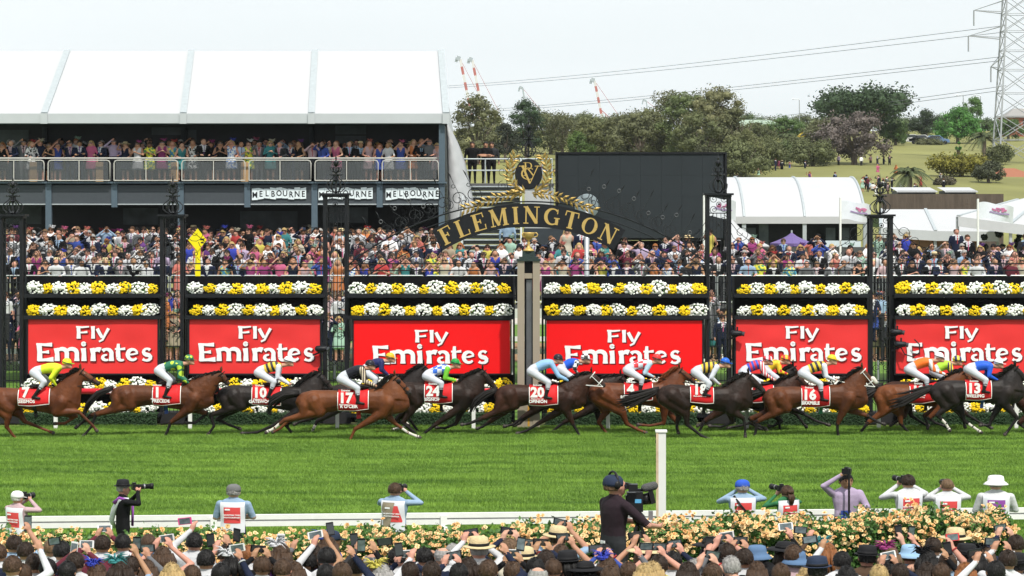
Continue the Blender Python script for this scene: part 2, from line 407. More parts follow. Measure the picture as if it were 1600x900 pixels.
SERIF = {
 'F': ([([(.2, 0), (.2, 1)], .2), ([(.02, .03), (.4, .03)], .06), ([(.02, .97), (.74, .97)], .06), ([(.7, .98), (.72, .72)], [.04, .07]), ([(.25, .52), (.5, .52)], .08), ([(.5, .65), (.5, .39)], .06)], .82),
 'L': ([([(.2, 0), (.2, 1)], .2), ([(.02, .97), (.4, .97)], .06), ([(.02, .03), (.74, .03)], .06), ([(.7, .02), (.72, .3)], [.04, .07])], .82),
 'E': ([([(.2, 0), (.2, 1)], .2), ([(.02, .97), (.74, .97)], .06), ([(.02, .03), (.76, .03)], .06), ([(.7, .98), (.72, .72)], [.04, .07]), ([(.72, .02), (.74, .3)], [.04, .07]), ([(.25, .52), (.5, .52)], .08), ([(.5, .65), (.5, .39)], .06)], .86),
 'M': ([([(.15, 0), (.15, 1)], .07), ([(.15, 1), (.5, .05)], [.22, .17]), ([(.5, .05), (.86, 1)], [.06, .08]), ([(.9, 0), (.9, 1)], .2), ([(.0, .03), (.3, .03)], .06), ([(.72, .03), (1.08, .03)], .06), ([(.0, .97), (.22, .97)], .06), ([(.85, .97), (1.08, .97)], .06)], 1.15),
 'I': ([([(.2, 0), (.2, 1)], .2), ([(.02, .03), (.38, .03)], .06), ([(.02, .97), (.38, .97)], .06)], .46),
 'N': ([([(.15, 0), (.15, 1)], .07), ([(.15, .98), (.78, .04)], [.2, .2]), ([(.8, 0), (.8, 1)], .07), ([(.0, .03), (.3, .03)], .06), ([(.64, .97), (.96, .97)], .06), ([(.0, .97), (.2, .97)], .06)], 1.02),
 'G': ([(arc(.5, .5, .4, .45, 50, 330, 20), [.12, .08, .07, .08, .11, .14, .17, .19, .2, .2, .2, .19, .17, .14, .11, .09, .08, .08, .09, .1]), ([(.78, .05), (.78, .42)], .17), ([(.6, .43), (.95, .43)], .06), ([(.78, .95), (.78, .68)], [.04, .06])], 1.0),
 'T': ([([(.42, 0), (.42, 1)], .2), ([(.24, .03), (.6, .03)], .06), ([(.02, .97), (.82, .97)], .06), ([(.05, .98), (.03, .7)], [.05, .07]), ([(.79, .98), (.81, .7)], [.05, .07])], .88),
 'O': ([(arc(.48, .5, .37, .45, 0, 360, 25), [.2, .19, .16, .12, .09, .07, .07, .07, .09, .12, .16, .19, .2, .19, .16, .12, .09, .07, .07, .07, .09, .12, .16, .19, .2])], 1.0),
 'V': ([([(.14, 1), (.45, .02)], [.2, .15]), ([(.45, .02), (.78, 1)], [.06, .08]), ([(.0, .97), (.32, .97)], .06), ([(.64, .97), (.92, .97)], .06)], .95),
 'R': ([([(.18, 0), (.18, 1)], .18), ([(.02, .03), (.36, .03)], .06), ([(.02, .97), (.45, .97)], .06), (arc(.42, .74, .22, .23, 90, -90, 10), [.06, .08, .12, .15, .17, .17, .15, .12, .08, .06]), ([(.2, .5), (.45, .5)], .06), ([(.4, .5), (.8, .02)], [.16, .18])], .85),
 'C': ([(arc(.5, .5, .4, .46, 50, 310, 20), [.12, .08, .07, .08, .11, .14, .17, .19, .2, .2, .2, .19, .17, .14, .11, .09, .08, .08, .09, .1])], .95)}
def glyph(mb, font, ch, ox, oz, h, y, m, i0=0, sx=1.0, ang=0):
    st, adv = font[ch]; ca, sa = math.cos(ang), math.sin(ang)
    for i, (pts, ws) in enumerate(st):
        q = []
        for p in pts:
            a, b = p[0] * h * sx, p[1] * h
            q.append((ox + a * ca - b * sa, oz + a * sa + b * ca))
        ws2 = [v_ * h * (1.14 if font is FLYEM else 1) * (1 if sx <= 1 else .5 + .5 * sx) for v_ in (ws if hasattr(ws, '__len__') else [ws] * len(q))]
        mb.strip(q, ws2, y - .0009 * (i + i0), .004, m)
    return adv * h * sx

# ------------------------------------------------------------------ banner stands along the far side of the track
M_red_led = mat('red led panel', (.80, .006, .008), .5, var=.02)
M_red_vinyl = mat('red vinyl', (.70, .035, .035), .55, var=.06, scale=1.5, bump=.25, bscale=1.8)
M_let = mat('white print', (.80, .81, .82), .6, var=.02)
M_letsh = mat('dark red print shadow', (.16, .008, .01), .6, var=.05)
M_flw = mat('white petals', (.84, .86, .80), .6, var=.08, scale=30)
M_fly = mat('yellow petals', (.90, .58, .010), .6, var=.15, scale=30)
M_leaf = mat('planter leaves', (.06, .14, .03), .6, var=.35, scale=20)
def mum(seed, col):
    r = random.Random(seed); mb = MB()
    for i in range(46):                                    # leaves
        a, u = r.uniform(0, 6.28), r.uniform(-.9, 1); q = math.sqrt(1 - u * u)
        c = V((math.cos(a) * q * .24, math.sin(a) * q * .15, u * .19)); s_ = r.uniform(.03, .05)
        d1 = V((r.gauss(0, 1), r.gauss(0, 1), r.gauss(0, 1))).normalized() * s_; d2 = d1.orthogonal().normalized() * s_ * .6
        mb.quad(c - d1, c - d2, c + d1, c + d2, 1)
    for i in range(84):                                    # blooms
        a, u = r.uniform(0, 6.28), r.uniform(-.85, 1); q = math.sqrt(1 - u * u)
        k = r.uniform(.85, 1.12)
        c = V((math.cos(a) * q * .235 * k, -abs(math.sin(a)) * q * .17 * k, u * .185 * k)); n_ = V((c.x, c.y * 1.5 - .05, c.z + .03)).normalized()
        u1 = n_.orthogonal().normalized(); u2 = n_.cross(u1); s_ = r.uniform(.028, .044)
        rg = [c + (math.cos(t) * u1 + math.sin(t) * u2) * s_ for t in [k2 * 6.283 / 6 for k2 in range(6)]]
        rg2 = [c + n_ * s_ * .55 + (math.cos(t) * u1 + math.sin(t) * u2) * s_ * .55 for t in [k2 * 6.283 / 6 for k2 in range(6)]]
        mb.rings([rg, rg2], 0)
    return mb.mesh('chrysanthemum')
MUM = {'w': [mum(i, 0) for i in range(4)], 'y': [mum(i + 10, 0) for i in range(4)]}
for k_, mm in (('w', M_flw), ('y', M_fly)):
    for me in MUM[k_]: me.materials.append(mm); me.materials.append(M_leaf)
YB = 79.0
SECT = [(38, 252, 44, 246, 497, 0, 'w', 'y'), (290, 507, 296, 500, 498, 0, 'w', 'y'), (543, 803, 553, 797, 501, 1, 'w', 'y'), (848, 1108, 854, 1097, 501, 1, 'w', 'y'), (1147, 1358, 1150, 1356, 498, 0, 'y', 'w'), (1397, 1625, 1400, 1604, 497, 0, 'y', 'w')]
WHERE = ['leftmost', 'second from left', 'third from left', 'fourth from left', 'fifth from left', 'rightmost']
for i, (a, b, ba, bb, bt, led, c1, c2) in enumerate(SECT):
    xa, xb = X(a, YB), X(b, YB); cx = (xa + xb) / 2
    st = thing('flower_stand', f'black flower stand with yellow and white chrysanthemum rows, {WHERE[i]}', 'flower stand', (cx, YB, 0), 'black flower stands between the iron pillars')
    hw = (xb - xa) / 2
    MB().box(-hw, hw, .34, .38, Z(497, YB) + .02, Z(432, YB)).build('backcloth', M_blackcloth, st)
    MB().box(-hw, hw, .34, .38, .02, Z(584, YB) - .05).build('lower_backcloth', M_blackcloth, st)
    for sx in (-1, 1): MB().box(sx * hw - .03, sx * hw + .03, .24, .32, 0, Z(432, YB)).build('upright', M_black, st)
    rows = [(Z(452, YB), c1, 0), (Z(486, YB), c2, 0), (Z(601, YB), c1, -.12), (Z(637, YB), c2, -.45)]
    for ri, (zc, c, dy) in enumerate(rows):
        MB().box(-hw, hw, dy - .12, .34, zc - .24, zc - .19).box(-hw, hw, dy - .15, dy - .12, zc - .25, zc - .13).build('shelf', M_black, st)
        n = 10 if hw < 2.3 else 12
        for j in range(n):
            cc = c if j % 2 == 0 else ('y' if c == 'w' else 'w')
            o = obj('white_chrysanthemum' if cc == 'w' else 'yellow_chrysanthemum', RN.choice(MUM[cc]), None, st, (-hw + .12 + (2 * hw - .24) * (j + .5) / n + RN.uniform(-.04, .04), dy + .03, zc + RN.uniform(-.03, .03)))
            s_ = (2 * hw / n) / .44; s_ *= RN.uniform(.84, 1.16) * (.92 if cc == 'y' else 1.08)
            o.scale = (s_ * 1.12, s_, s_ * RN.uniform(.92, 1.1)); o.rotation_euler = (RN.uniform(-.1, .1), RN.uniform(-.25, .25), RN.uniform(-.4, .4))
    # banner
    yb = YB - .06
    bx = (X(ba, yb) + X(bb, yb)) / 2; bw = (X(bb, yb) - X(ba, yb)) / 2; z0, z1 = Z(583.5, yb), Z(bt, yb)
    bn = thing('banner', f'red Fly Emirates {"screen" if led else "vinyl banner"} with white letters, {WHERE[i]} of six', 'banner', (bx, yb, 0), 'red banners along the far side')
    if led:
        pm = MB().box(-bw, bw, .0, .10, z0, z1)
        pm.build('panel', M_red_led, bn)
    else:
        mb = MB(); nx, nz_ = 26, 12; r2 = random.Random(i); ph = [r2.uniform(0, 6) for _ in range(4)]
        vs = []
        for q in range(nz_ + 1):
            for p_ in range(nx + 1):
                u, v_ = p_ / nx, q / nz_
                d = .012 * math.sin(9 * (u - v_) + ph[0]) + .010 * math.sin(13 * (u + v_ * .8) + ph[1]) + .006 * math.sin(23 * u + ph[2])
                d *= math.sin(math.pi * u) ** .5 * math.sin(math.pi * v_) ** .5 if 0 < u < 1 and 0 < v_ < 1 else 0
                vs.append((-bw + 2 * bw * u, d + .012, z0 + (z1 - z0) * v_))
        mb.add(vs, [(q * (nx + 1) + p_, q * (nx + 1) + p_ + 1, (q + 1) * (nx + 1) + p_ + 1, (q + 1) * (nx + 1) + p_) for q in range(nz_) for p_ in range(nx)])
        mb.box(-bw, bw, .045, .07, z0, z1)
        mb.build('panel', M_red_vinyl, bn, True)
    fr = MB(); t_ = .05
    fr.box(-bw - t_, -bw - .004, -.02, .12, z0 - t_, z1 + t_); fr.box(bw + .004, bw + t_, -.02, .12, z0 - t_, z1 + t_)
    fr.box(-bw - .003, bw + .003, -.02, .12, z1 + .004, z1 + t_); fr.box(-bw - .003, bw + .003, -.02, .12, z0 - t_, z0 - .004)
    fr.build('frame', M_black, bn)
    h1 = (28 / 51.2); k = 1 / 51.2
    if led: cE, cF, bE, bF = (-.155 * 0 - 93 * k, -31 * k, 569, 534)[0], -27 * k, 568, 535
    else: cE, cF, bE, bF = -88 * k, -26 * k, 564, 529
    if i == 5: cE += 2 * k
    for (word, ox, base, hh) in (('Fly', cF, bF, 19 * k), ('Emirates', cE, bE, 27.5 * k)):
        for ch in word:
            lm = MB(); nm = FLYEM[ch][1]
            if ch != ' ':
                adv = glyph(lm, FLYEM, ch, ox, Z(base, yb), hh, -.016, 0, 6, .98)
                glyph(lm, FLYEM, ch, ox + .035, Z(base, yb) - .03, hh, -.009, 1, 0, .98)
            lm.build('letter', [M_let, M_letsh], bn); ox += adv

# ------------------------------------------------------------------ clipped hedge, far rail
M_hedge = mat('clipped hedge', (.030, .062, .026), .8, var=.45, scale=25, bump=.8, bscale=40)
for i, (a, b) in enumerate([(30, 245), (300, 500), (556, 800), (850, 1090), (1150, 1352), (1405, 1640)]):
    Yh = 78.0; xa, xb = X(a, Yh), X(b, Yh); mb = MB(); n = int((xb - xa) / .09)
    mb.box(xa + .04, xb - .04, Yh + .03, Yh + .36, 0, .37, 0)
    r2 = random.Random(40 + i)
    for j in range(2600):
        x = r2.uniform(xa, xb); u = r2.random()
        if u < .72: c = V((x, Yh + r2.uniform(-.02, .03), r2.uniform(.02, .40)))
        else: c = V((x, r2.uniform(Yh, Yh + .4), r2.uniform(.36, .41)))
        d1 = V((r2.gauss(0, 1), r2.gauss(0, .6), r2.gauss(0, 1))).normalized() * r2.uniform(.02, .038); d2 = d1.orthogonal().normalized() * d1.length * .7
        mb.quad(c - d1, c - d2, c + d1, c + d2, 0)
    o = mb.build('low_hedge', M_hedge)
    tag(o, f'low clipped dark green hedge at the turf edge, {WHERE[i]}', 'hedge', 'low hedges behind the far rail')
M_redrail = mat('red printed rail', (.62, .02, .035), .4, var=.04)
rail = thing('running_rail', 'red running rail on white posts behind the galloping horses', 'rail', (0, 77.0, 0))
MB().tube([(-17, 0, 1.13), (17, 0, 1.13)], .085, 10).build('top_rail', M_redrail, rail, True)
for px in (-125, 87, 297, 527, 740, 950, 1167, 1373, 1588, 1800):
    x = X(px, 77)
    MB().box(x - .055, x + .055, -.03, .05, 0, 1.0).bar((x, .05, .95), (x, .0, 1.08), .06, .05).build('post', M_white, rail)
for px, wd in ((158, 'melbourne'), (745, 'melbourne')):
    obj('lettering', text_mesh(wd, .15, .003), M_let, rail, (X(px, 77) + .2, -.088, 1.13))
for s_ in (0,):
    pass

# ------------------------------------------------------------------ winning post with mirror and gold cup
YW = 77.6
wp = thing('winning_post', 'sandstone coloured winning post with dark mirror strip and gold cup on top', 'winning post', (X(826, YW), YW, 0))
k = YW / FPX
for sx in (-1, 1): MB().box(min(sx * 17.5, sx * 6.6) * k, max(sx * 17.5, sx * 6.6) * k, -.12, .30, 0, Z(408, YW)).build('column', M_tan, wp)
MB().box(-3.6 * k, 5.6 * k, .02, .10, Z(612, YW), Z(437, YW)).build('mirror', mat('tarnished mirror', (.16, .165, .175), .25, .5, var=.3, scale=2), wp)
MB().box(-6.4 * k, 6.4 * k, -.10, .24, 0, Z(613, YW) - .0).build('lower_panel', M_tan, wp)
MB().box(-6.4 * k, 6.4 * k, .12, .2, Z(612, YW), Z(408, YW)).build('back_panel', M_black, wp)
MB().box(-6.4 * k, 6.4 * k, -.06, .10, Z(435, YW), Z(427, YW)).build('crosspiece', M_tan, wp)
MB().box(-1.6 * k, 1.6 * k, -.106, -.1005, .05, Z(634, YW)).build('yellow_stripe', mat('ochre paint', (.5, .27, .03), .6), wp)
cp = MB(); zt = Z(408, YW)
cp.box(-19 * k, 19 * k, -.16, .34, zt, zt + .07); cp.box(-15 * k, 15 * k, -.10, .28, zt + .07, zt + .13); cp.box(-10 * k, 10 * k, -.02, .20, zt + .13, zt + .30)
cp.build('cap', mat('dark green stone', (.03, .045, .042), .4), wp)
cup = thing('trophy_cup', 'gold three handled cup standing on the winning post cap', 'trophy', (X(826, YW), YW + .09, zt + .30))
MB().lathe([(.001, 0), (.17, 0), (.17, .03), (.10, .07), (.045, .13), (.035, .2), (.05, .26), (.03, .29), (.035, .33), (.10, .37), (.155, .43), (.17, .52), (.18, .56), (.165, .56), (.14, .45), (.001, .42)], n=16).build('bowl', M_gold, cup, True)
for a in (0, 2.2, 3.9):
    ca, sa = math.cos(a), math.sin(a)
    MB().tube([(ca * q, sa * q, zz) for q, zz in ((.165, .53), (.23, .55), (.27, .50), (.25, .44), (.19, .42), (.14, .41))], .018, 6).build('handle', M_gold, cup, True)

# ------------------------------------------------------------------ wrought iron pillars
M_iron = mat('glossy black iron', (.016, .017, .02), .35, .5, var=.2, spec=.6)
def iron_pillar_parts(st, ztop, hw, scroll=True):
    d = hw
    for sx in (-1, 1):
        for sy in (-1, 1):
            MB().box(sx * d - .05, sx * d + .05, sy * d * .8 - .05, sy * d * .8 + .05, 0, ztop).build('corner_post', M_black, st)
    mb = MB()
    for sx in (-.55, -.2, .2, .55): mb.tube([(sx * d, -d * .8, .3), (sx * d, -d * .8, ztop - .55)], .012, 4)
    for z_ in (.32, 1.3, 2.35, 3.3, 4.3, ztop - .55): mb.box(-d + .04, d - .04, -d * .8 - .012, -d * .8 + .012, z_ - .015, z_ + .015)
    mb.build('bars', M_black, st)['kind'] = 'stuff'
    mb = MB()
    for z_ in (.85, 1.85, 2.85, 3.8, ztop - .9, ztop - .28):
        for sx in (-1, 1):
            mb.tube(spiral((sx * d * .45, -d * .8, z_ + .16), d * .40, math.pi / 2, sx * -1.6), .013, 4)
            mb.tube(spiral((sx * d * .45, -d * .8, z_ - .16), d * .40, -math.pi / 2, sx * 1.6), .013, 4)
        mb.tube(arc3(0, -d * .8 - .02, z_, .07, .07), .014, 4)
        mb.ell((0, -d * .8 - .05, z_ + .0), .035, 0, 8, 5)
    mb.build('scrollwork', M_iron, st)['kind'] = 'stuff'
    mb = MB(); mb.box(-d - .12, d + .12, -d * .8 - .12, d * .8 + .12, ztop, ztop + .06); mb.box(-d - .06, d + .06, -d * .8 - .07, d * .8 + .07, ztop - .06, ztop - .001)
    mb.build('cap_plate', M_black, st)
    MB().box(-d - .14, d + .14, -d * .8 - .16, d * .8 + .1, .0, .34).build('plinth', mat('dark plinth', (.02, .02, .022), .7), st)
def arc3(x, y, z_, rx, rz, n=13): return [(x + rx * math.cos(6.2832 * i / (n - 1)), y, z_ + rz * math.sin(6.2832 * i / (n - 1))) for i in range(n)]
def finial(st, zb, s=1.0, name='finial', y=0, m=None):
    mb = MB()
    mb.lathe([(.03, 0), (.05, .05), (.03, .1), (.022, .3), (.03, .35), (.075, .40), (.03, .45), (.02, .55), (.03, .62), (.10, .64), (.03, .68), (.02, .80), (.05, .86), (.07, .92), (.045, .98), (.02, 1.02), (.03, 1.08), (.012, 1.14), (.003, 1.26)], (0, y, zb), 8)
    for j in range(6):                                    # lyre shaped cage
        a = j * math.pi / 3; ca, sa = math.cos(a), math.sin(a)
        prof = [(.05, .02), (.17, .06), (.26, .16), (.27, .27), (.20, .36), (.10, .44), (.07, .52), (.11, .57), (.15, .55)]
        mb.tube([(ca * q * s, y + sa * q * s * .8, zb + zz) for q, zz in prof], .021, 4)
        prof = [(.03, .66), (.10, .66), (.16, .71), (.17, .77), (.13, .80), (.10, .77)]
        mb.tube([(ca * q * s, y + sa * q * s * .8, zb + zz) for q, zz in prof], .018, 4)
        prof = [(.02, .84), (.08, .86), (.13, .93), (.11, .98), (.08, .95)]
        mb.tube([(ca * q * s, y + sa * q * s * .8, zb + zz) for q, zz in prof], .017, 4)
        mb.ell((ca * .17 * s, y + sa * .13 * s, zb + .57), .03, 0, 6, 4)
    return stuff(mb.build(name, m or M_iron, st))
YP = 79.5
PIL = [(20, 338, 0), (270, 338, 0), (525, 305, 1), (1122, 305, 1), (1375, 338, 0)]
PW = ['at the left edge of the picture', 'second from left', 'under the left foot of the arch', 'under the right foot of the arch', 'at the right, beside the small cameras']
for i, (px, py, tall) in enumerate(PIL):
    st = thing('iron_pillar', f'black wrought iron gate pillar with scroll finial, {PW[i]}', 'pillar', (X(px, YP), YP, 0), 'wrought iron pillars')
    iron_pillar_parts(st, Z(py, YP), .31 if not tall else .33)
    finial(st, Z(py, YP) + .06, 1.15 if not tall else 1.05)
# double iron rails with rings between the pillars
edges = [-60] + [p[0] for p in PIL] + [1660]
RW = ['left of the leftmost pillar', 'above the leftmost banner', 'above the second banner', 'below the arch', 'above the fifth banner', 'above the rightmost banner']
for i in range(6):
    a, b = edges[i] + 18, edges[i + 1] - 18
    xa, xb = X(a, YP), X(b, YP); cx = (xa + xb) / 2
    cr = thing('iron_crossrail', f'thin black iron double rail with rings, {RW[i]}', 'rail', (cx, YP, 0), 'iron rails linking the pillars')
    for py in (412, 422.5):
        MB().bar((xa - cx, 0, Z(py, YP)), (xb - cx, 0, Z(py, YP)), .04, .035).build('bar', M_black, cr)
    mb = MB(); n = max(1, int((xb - xa) / .62))
    if i == 3:
        pass
    for j in range(n):
        x = xa - cx + (xb - xa) * (j + .5) / n
        if i == 3 and 1.2 > abs(x + cx - X(826, YP)): continue
        mb.tube(arc3(x, -.01, Z(396.5, YP), .05, .05), .014, 4)
        for sx in (-1, 1): mb.tube(spiral((x + sx * .16, 0, Z(402, YP)), .12, math.pi if sx > 0 else 0, sx * 1.2, 12), .010, 4)
        mb.tube([(x, 0, Z(411, YP)), (x, 0, Z(400, YP))], .012, 4)
    if len(mb.v): mb.build('ring_scrolls', M_iron, cr)['kind'] = 'stuff'
    # fan of scrolls springing from each pillar
    if i in (1, 2, 4, 5) or True:
        mb = MB()
        for sx, xe in ((1, xa - cx), (-1, xb - cx)):
            if (i == 0 and sx == 1) or (i == 5 and sx == -1): continue
            for q in range(3):
                c = (xe + sx * (.35 + .33 * q), 0, Z(392 - 14 * (2 - q), YP))
                mb.tube(spiral(c, .30 - .05 * q, (math.pi if sx > 0 else 0), sx * 1.5, 18), .012, 4)
                mb.tube([(xe, 0, Z(345, YP)), (xe + sx * .25, 0, Z(362, YP)), (xe + sx * .7, 0, Z(380, YP)), (xe + sx * 1.2, 0, Z(392, YP)), (xe + sx * 1.5, 0, Z(384, YP))], .012, 4)
        mb.build('corner_scrolls', M_iron, cr)['kind'] = 'stuff'

# ------------------------------------------------------------------ the arch
YA = 79.4; k = YA / FPX; ax, xc = X(826, YA), 826
ar = thing('name_arch', 'black iron arch with gold FLEMINGTON letters and laurel crest over the winning post', 'arch', (ax, YA, 0))
def arcpts(R_, cy, a0, a1, n=40): return [((R_ * math.sin(math.radians(a0 + (a1 - a0) * i / (n - 1)))) * k, Z(cy - R_ * math.cos(math.radians(a0 + (a1 - a0) * i / (n - 1))), YA)) for i in range(n)]
bd = MB(); Rm, cyy = 277, 613
bd.strip(arcpts(Rm, cyy, -30.9, 30.9, 44), [36 * k] * 44, .02, .05); bd.build('name_band', M_black, ar)
word = 'FLEMINGTON'; hL = 27 * k
tot = sum(SERIF[c][1] for c in word) + .19 * 9; span = 2 * math.radians(29.7); pos = 0
for ch in word:
    wd = SERIF[ch][1]; th = -span / 2 + span * (pos + wd / 2) / tot; pos += wd + .19
    rb = Rm - 13.5; sx = span * Rm / tot / 27 * .98
    bx_, bz_ = rb * math.sin(th) * k, Z(cyy - rb * math.cos(th), YA)
    ox, oz = bx_ - wd * hL * sx / 2 * math.cos(th), bz_ + wd * hL * sx / 2 * math.sin(th)
    lm = MB(); glyph(lm, SERIF, ch, ox, oz, hL, .008, 0, 0, sx, -th); lm.build('letter', M_gold, ar)
for (R_, cy, a, th_) in ((452, 767, 39.5, .045), (452, 779, 39.5, .03), (452, 806, 37, .035)):
    mb = MB(); pp = arcpts(R_, cy, -a, a, 44); mb.tube([(x, .05, z_) for x, z_ in pp if abs(x) > .5 or cy == 806 or True], th_ / 2, 6); mb.build('arch_bar', M_black, ar)
M_pale = mat('pale sky-lit iron', (.10, .105, .11), .45, .5)  # light caught by the black iron, put into a paler base colour
r2 = random.Random(5)
for side in (-1, 1):
    mb = MB(); pl = MB()
    for j in range(9):                                    # scrolls riding on the outer shoulders
        a = side * (11 + j * 3.1); R_ = 452
        x, z_ = R_ * math.sin(math.radians(a)) * k, Z(767 - R_ * math.cos(math.radians(a)), YA)
        rr = .30 - .012 * j
        mb.tube(spiral((x, .04, z_ + rr * 1.2), rr, -math.pi / 2, -side * 1.5, 20), .018, 4)
        mb.tube(spiral((x + side * .28, .04, z_ + rr * .5), rr * .55, math.pi / 2, side * 1.3, 14), .015, 4)
        pl.tube(arc3(x + side * .15, -.02, z_ + rr * 1.1 + r2.uniform(.1, .5), .055, .055), .014, 5)
        q = V((x + side * .2, .0, z_ + rr * 1.6 + r2.uniform(.2, .5)))
        mb.tube([(x, .04, z_), (x - side * .05, .03, z_ + .45), tuple(q)], .011, 4)
        mb.tube([q, q + V((side * .06, 0, .14)), q + V((side * .13, 0, .24))], [.008, .024, .004], 5)
    for j in range(16):
        a = side * (4 + j * 2.1); R_ = 445
        x, z_ = R_ * math.sin(math.radians(a)) * k, Z(786 - R_ * math.cos(math.radians(a)), YA)
        mb.tube(spiral((x, .05, z_ - .09), .085, math.pi / 2, side * 1.4, 12), .010, 4)
    mb.build('scrollwork', M_iron, ar)['kind'] = 'stuff'; stuff(pl.build('ring_ornaments', M_pale, ar))
SERIF_T = {c_: ([(p_, [v_ * .55 for v_ in w_] if hasattr(w_, '__len__') else w_ * .55) for p_, w_ in st_], ad_) for c_, (st_, ad_) in SERIF.items()}
cr = MB(); zc = Z(272, YA)
cr.lathe([(.001, -.05), (.40, -.05), (.42, -.03), (.42, .03), (.40, .05), (.001, .05)], n=28, sx=1.0, sy=1.13)
cr.v = [(p[0], p[2] + 0.0, zc + p[1]) for p in cr.v]; crest = cr.build('crest_oval', M_black, ar)
for (ch, ox, oz, hh, sx, i0) in (('C', -.26, -.18, .38, 1.35, 0), ('V', -.30, -.30, .56, 1.35, 6), ('R', -.17, -.06, .42, .95, 12)):
    lm = MB(); glyph(lm, SERIF_T, ch, ox, zc + oz, hh, -.056, 0, i0, sx); lm.build('monogram_letter', M_gold, ar)
def leafm(mb, p, d, L_, w_):
    d = V(d).normalized(); s_ = V((-d.z, 0, d.x)) * w_; p = V(p); up = V((0, -.02, 0))
    mb.add([p, p + d * L_ * .45 + s_, p + d * L_, p + d * L_ * .45 - s_, p + d * L_ * .45 + up], [(0, 4, 1), (1, 4, 2), (2, 4, 3), (3, 4, 0)])
for side in (-1, 1):
    for (pts_, nl, L_) in (([(.10, -.60), (.42, -.45), (.58, -.1), (.56, .25), (.42, .55)], 24, .26), ([(.1, -.55), (.5, -.62), (1.0, -.72), (1.5, -.92), (2.0, -1.10)], 26, .24)):
        mb = MB(); cv = [V((side * x, -.03, zc + z_)) for x, z_ in pts_]
        mb.tube(cv, .014, 4)
        for j in range(nl):
            t = (j + .5) / nl * (len(cv) - 1); i_ = min(int(t), len(cv) - 2); p = cv[i_].lerp(cv[i_ + 1], t - i_); d = (cv[i_ + 1] - cv[i_]).normalized(); n_ = V((-d.z, 0, d.x))
            leafm(mb, p + V((0, r2.uniform(-.08, .02), 0)), d * .7 + n_ * (1 if j % 2 else -1) * r2.uniform(.4, .9), L_ * r2.uniform(.8, 1.2), .045)
        mb.build('laurel_branch', M_goldleaf, ar)
mb = MB()
for side in (-1, 1):                                      # crest frame
    mb.tube([(side * .62, .03, Z(300, YA)), (side * .68, .03, Z(280, YA)), (side * .66, .03, Z(250, YA)), (side * .5, .03, Z(240, YA)), (0, .03, Z(236, YA))], .016, 4)
    for (x, zz, rr, tt) in ((.50, 243, .16, 1.5), (.22, 240, .15, -1.5), (.80, 268, .2, 1.4), (.80, 290, .15, -1.4), (.3, 250, .12, 1.4), (.66, 232, .1, 1.3)):
        mb.tube(spiral((side * x, .03, Z(zz, YA)), rr, math.pi / 2, side * tt, 18), .012, 4)
stuff(mb.build('crest_frame', M_iron, ar))
finial(ar, Z(246, YA), .8, 'crest_spire', .03)
mb = MB()
for t in range(5): mb.tube(spiral((.12 * (-1) ** t, .03, Z(238 - 5 * t, YA)), .12, 0, 1.4 * (-1) ** t, 14), .014, 4)
mb.build('spire_scrolls', M_iron, ar)['kind'] = 'stuff'

# ------------------------------------------------------------------ small fittings: pole mirror, yellow sign, remote cameras
pm = thing('convex_mirror', 'round grey mirror back on a tall steel pole behind the arch', 'mirror', (X(917, 90), 90, 0))
MB().tube([(0, 0, 0), (0, 0, Z(322, 90))], .085, 10).build('pole', M_steel, pm, True)
mb = MB(); mb.lathe([(.001, -.05), (.3, -.045), (.42, -.01), (.43, .02), (.001, .03)], n=24); mb.v = [(p[0], p[2], Z(322, 90) + p[1]) for p in mb.v]; mb.build('disc', mat('grey mirror back', (.20, .24, .26), .4, .2), pm)
Ys = 91.; ys_ = thing('yellow_sign', 'bright yellow diamond race sign on a yellow post in the crowd', 'sign', (X(309, Ys), Ys, 0))
M_yel = mat('yellow paint', (.80, .66, .01), .5, var=.05); kk = Ys / FPX
MB().box(-4 * kk, 4 * kk, 0, .09, 2.6, Z(388, Ys)).build('post', M_yel, ys_)
mb = MB(); c_ = [(0, 357), (14, 375), (0, 393), (-15, 375)]
mb.add([((q[0]) * kk, -.03, Z(q[1], Ys)) for q in c_] + [((q[0]) * kk, -.005, Z(q[1], Ys)) for q in c_], [(3, 2, 1, 0), (4, 5, 6, 7), (0, 1, 5, 4), (1, 2, 6, 5), (2, 3, 7, 6), (3, 0, 4, 7)]); mb.build('board', M_yel, ys_)
mb = MB(); mb.strip([(4 * kk, Z(374, Ys)), (10 * kk, Z(374, Ys))], .06, -.035); mb.strip([(5 * kk, Z(379, Ys)), (9 * kk, Z(379, Ys))], .05, -.035); mb.build('marking', M_black, ys_)
Yk = 78.7
for i, (px, py, wh) in enumerate(((1402, 519, 'upper of two on the right pillar'), (1408, 538, 'lower of two on the right pillar, with a hanging cable'), (1152, 521, 'on the pillar at the right foot of the arch'), (503, 545, 'on the pillar at the left foot of the arch'))):
    rc = thing('remote_camera', f'small black remote camera {wh}', 'camera', P(px, py, Yk), 'remote cameras on the pillars')
    MB().cap((-.12, 0, 0), (.10, 0, .0), .10, .085).build('housing', M_black, rc, True)
    MB().tube([(.12, 0, 0), (.22, -.02, -.02)], [.06, .075], 10).build('lens', M_glassdark, rc)
    MB().bar((0, 0, -.08), (-.28, .1, -.2), .05).bar((0, 0, .08), (0, 0, .2), .05).build('bracket', M_black, rc)
    if i == 1: MB().tube([(0, 0, -.1), (.1, -.05, -.3), (.35, -.05, -.38), (.55, -.05, -.25), (.55, -.03, 0), (.4, 0, .15)], .02, 5).build('cable', M_black, rc)
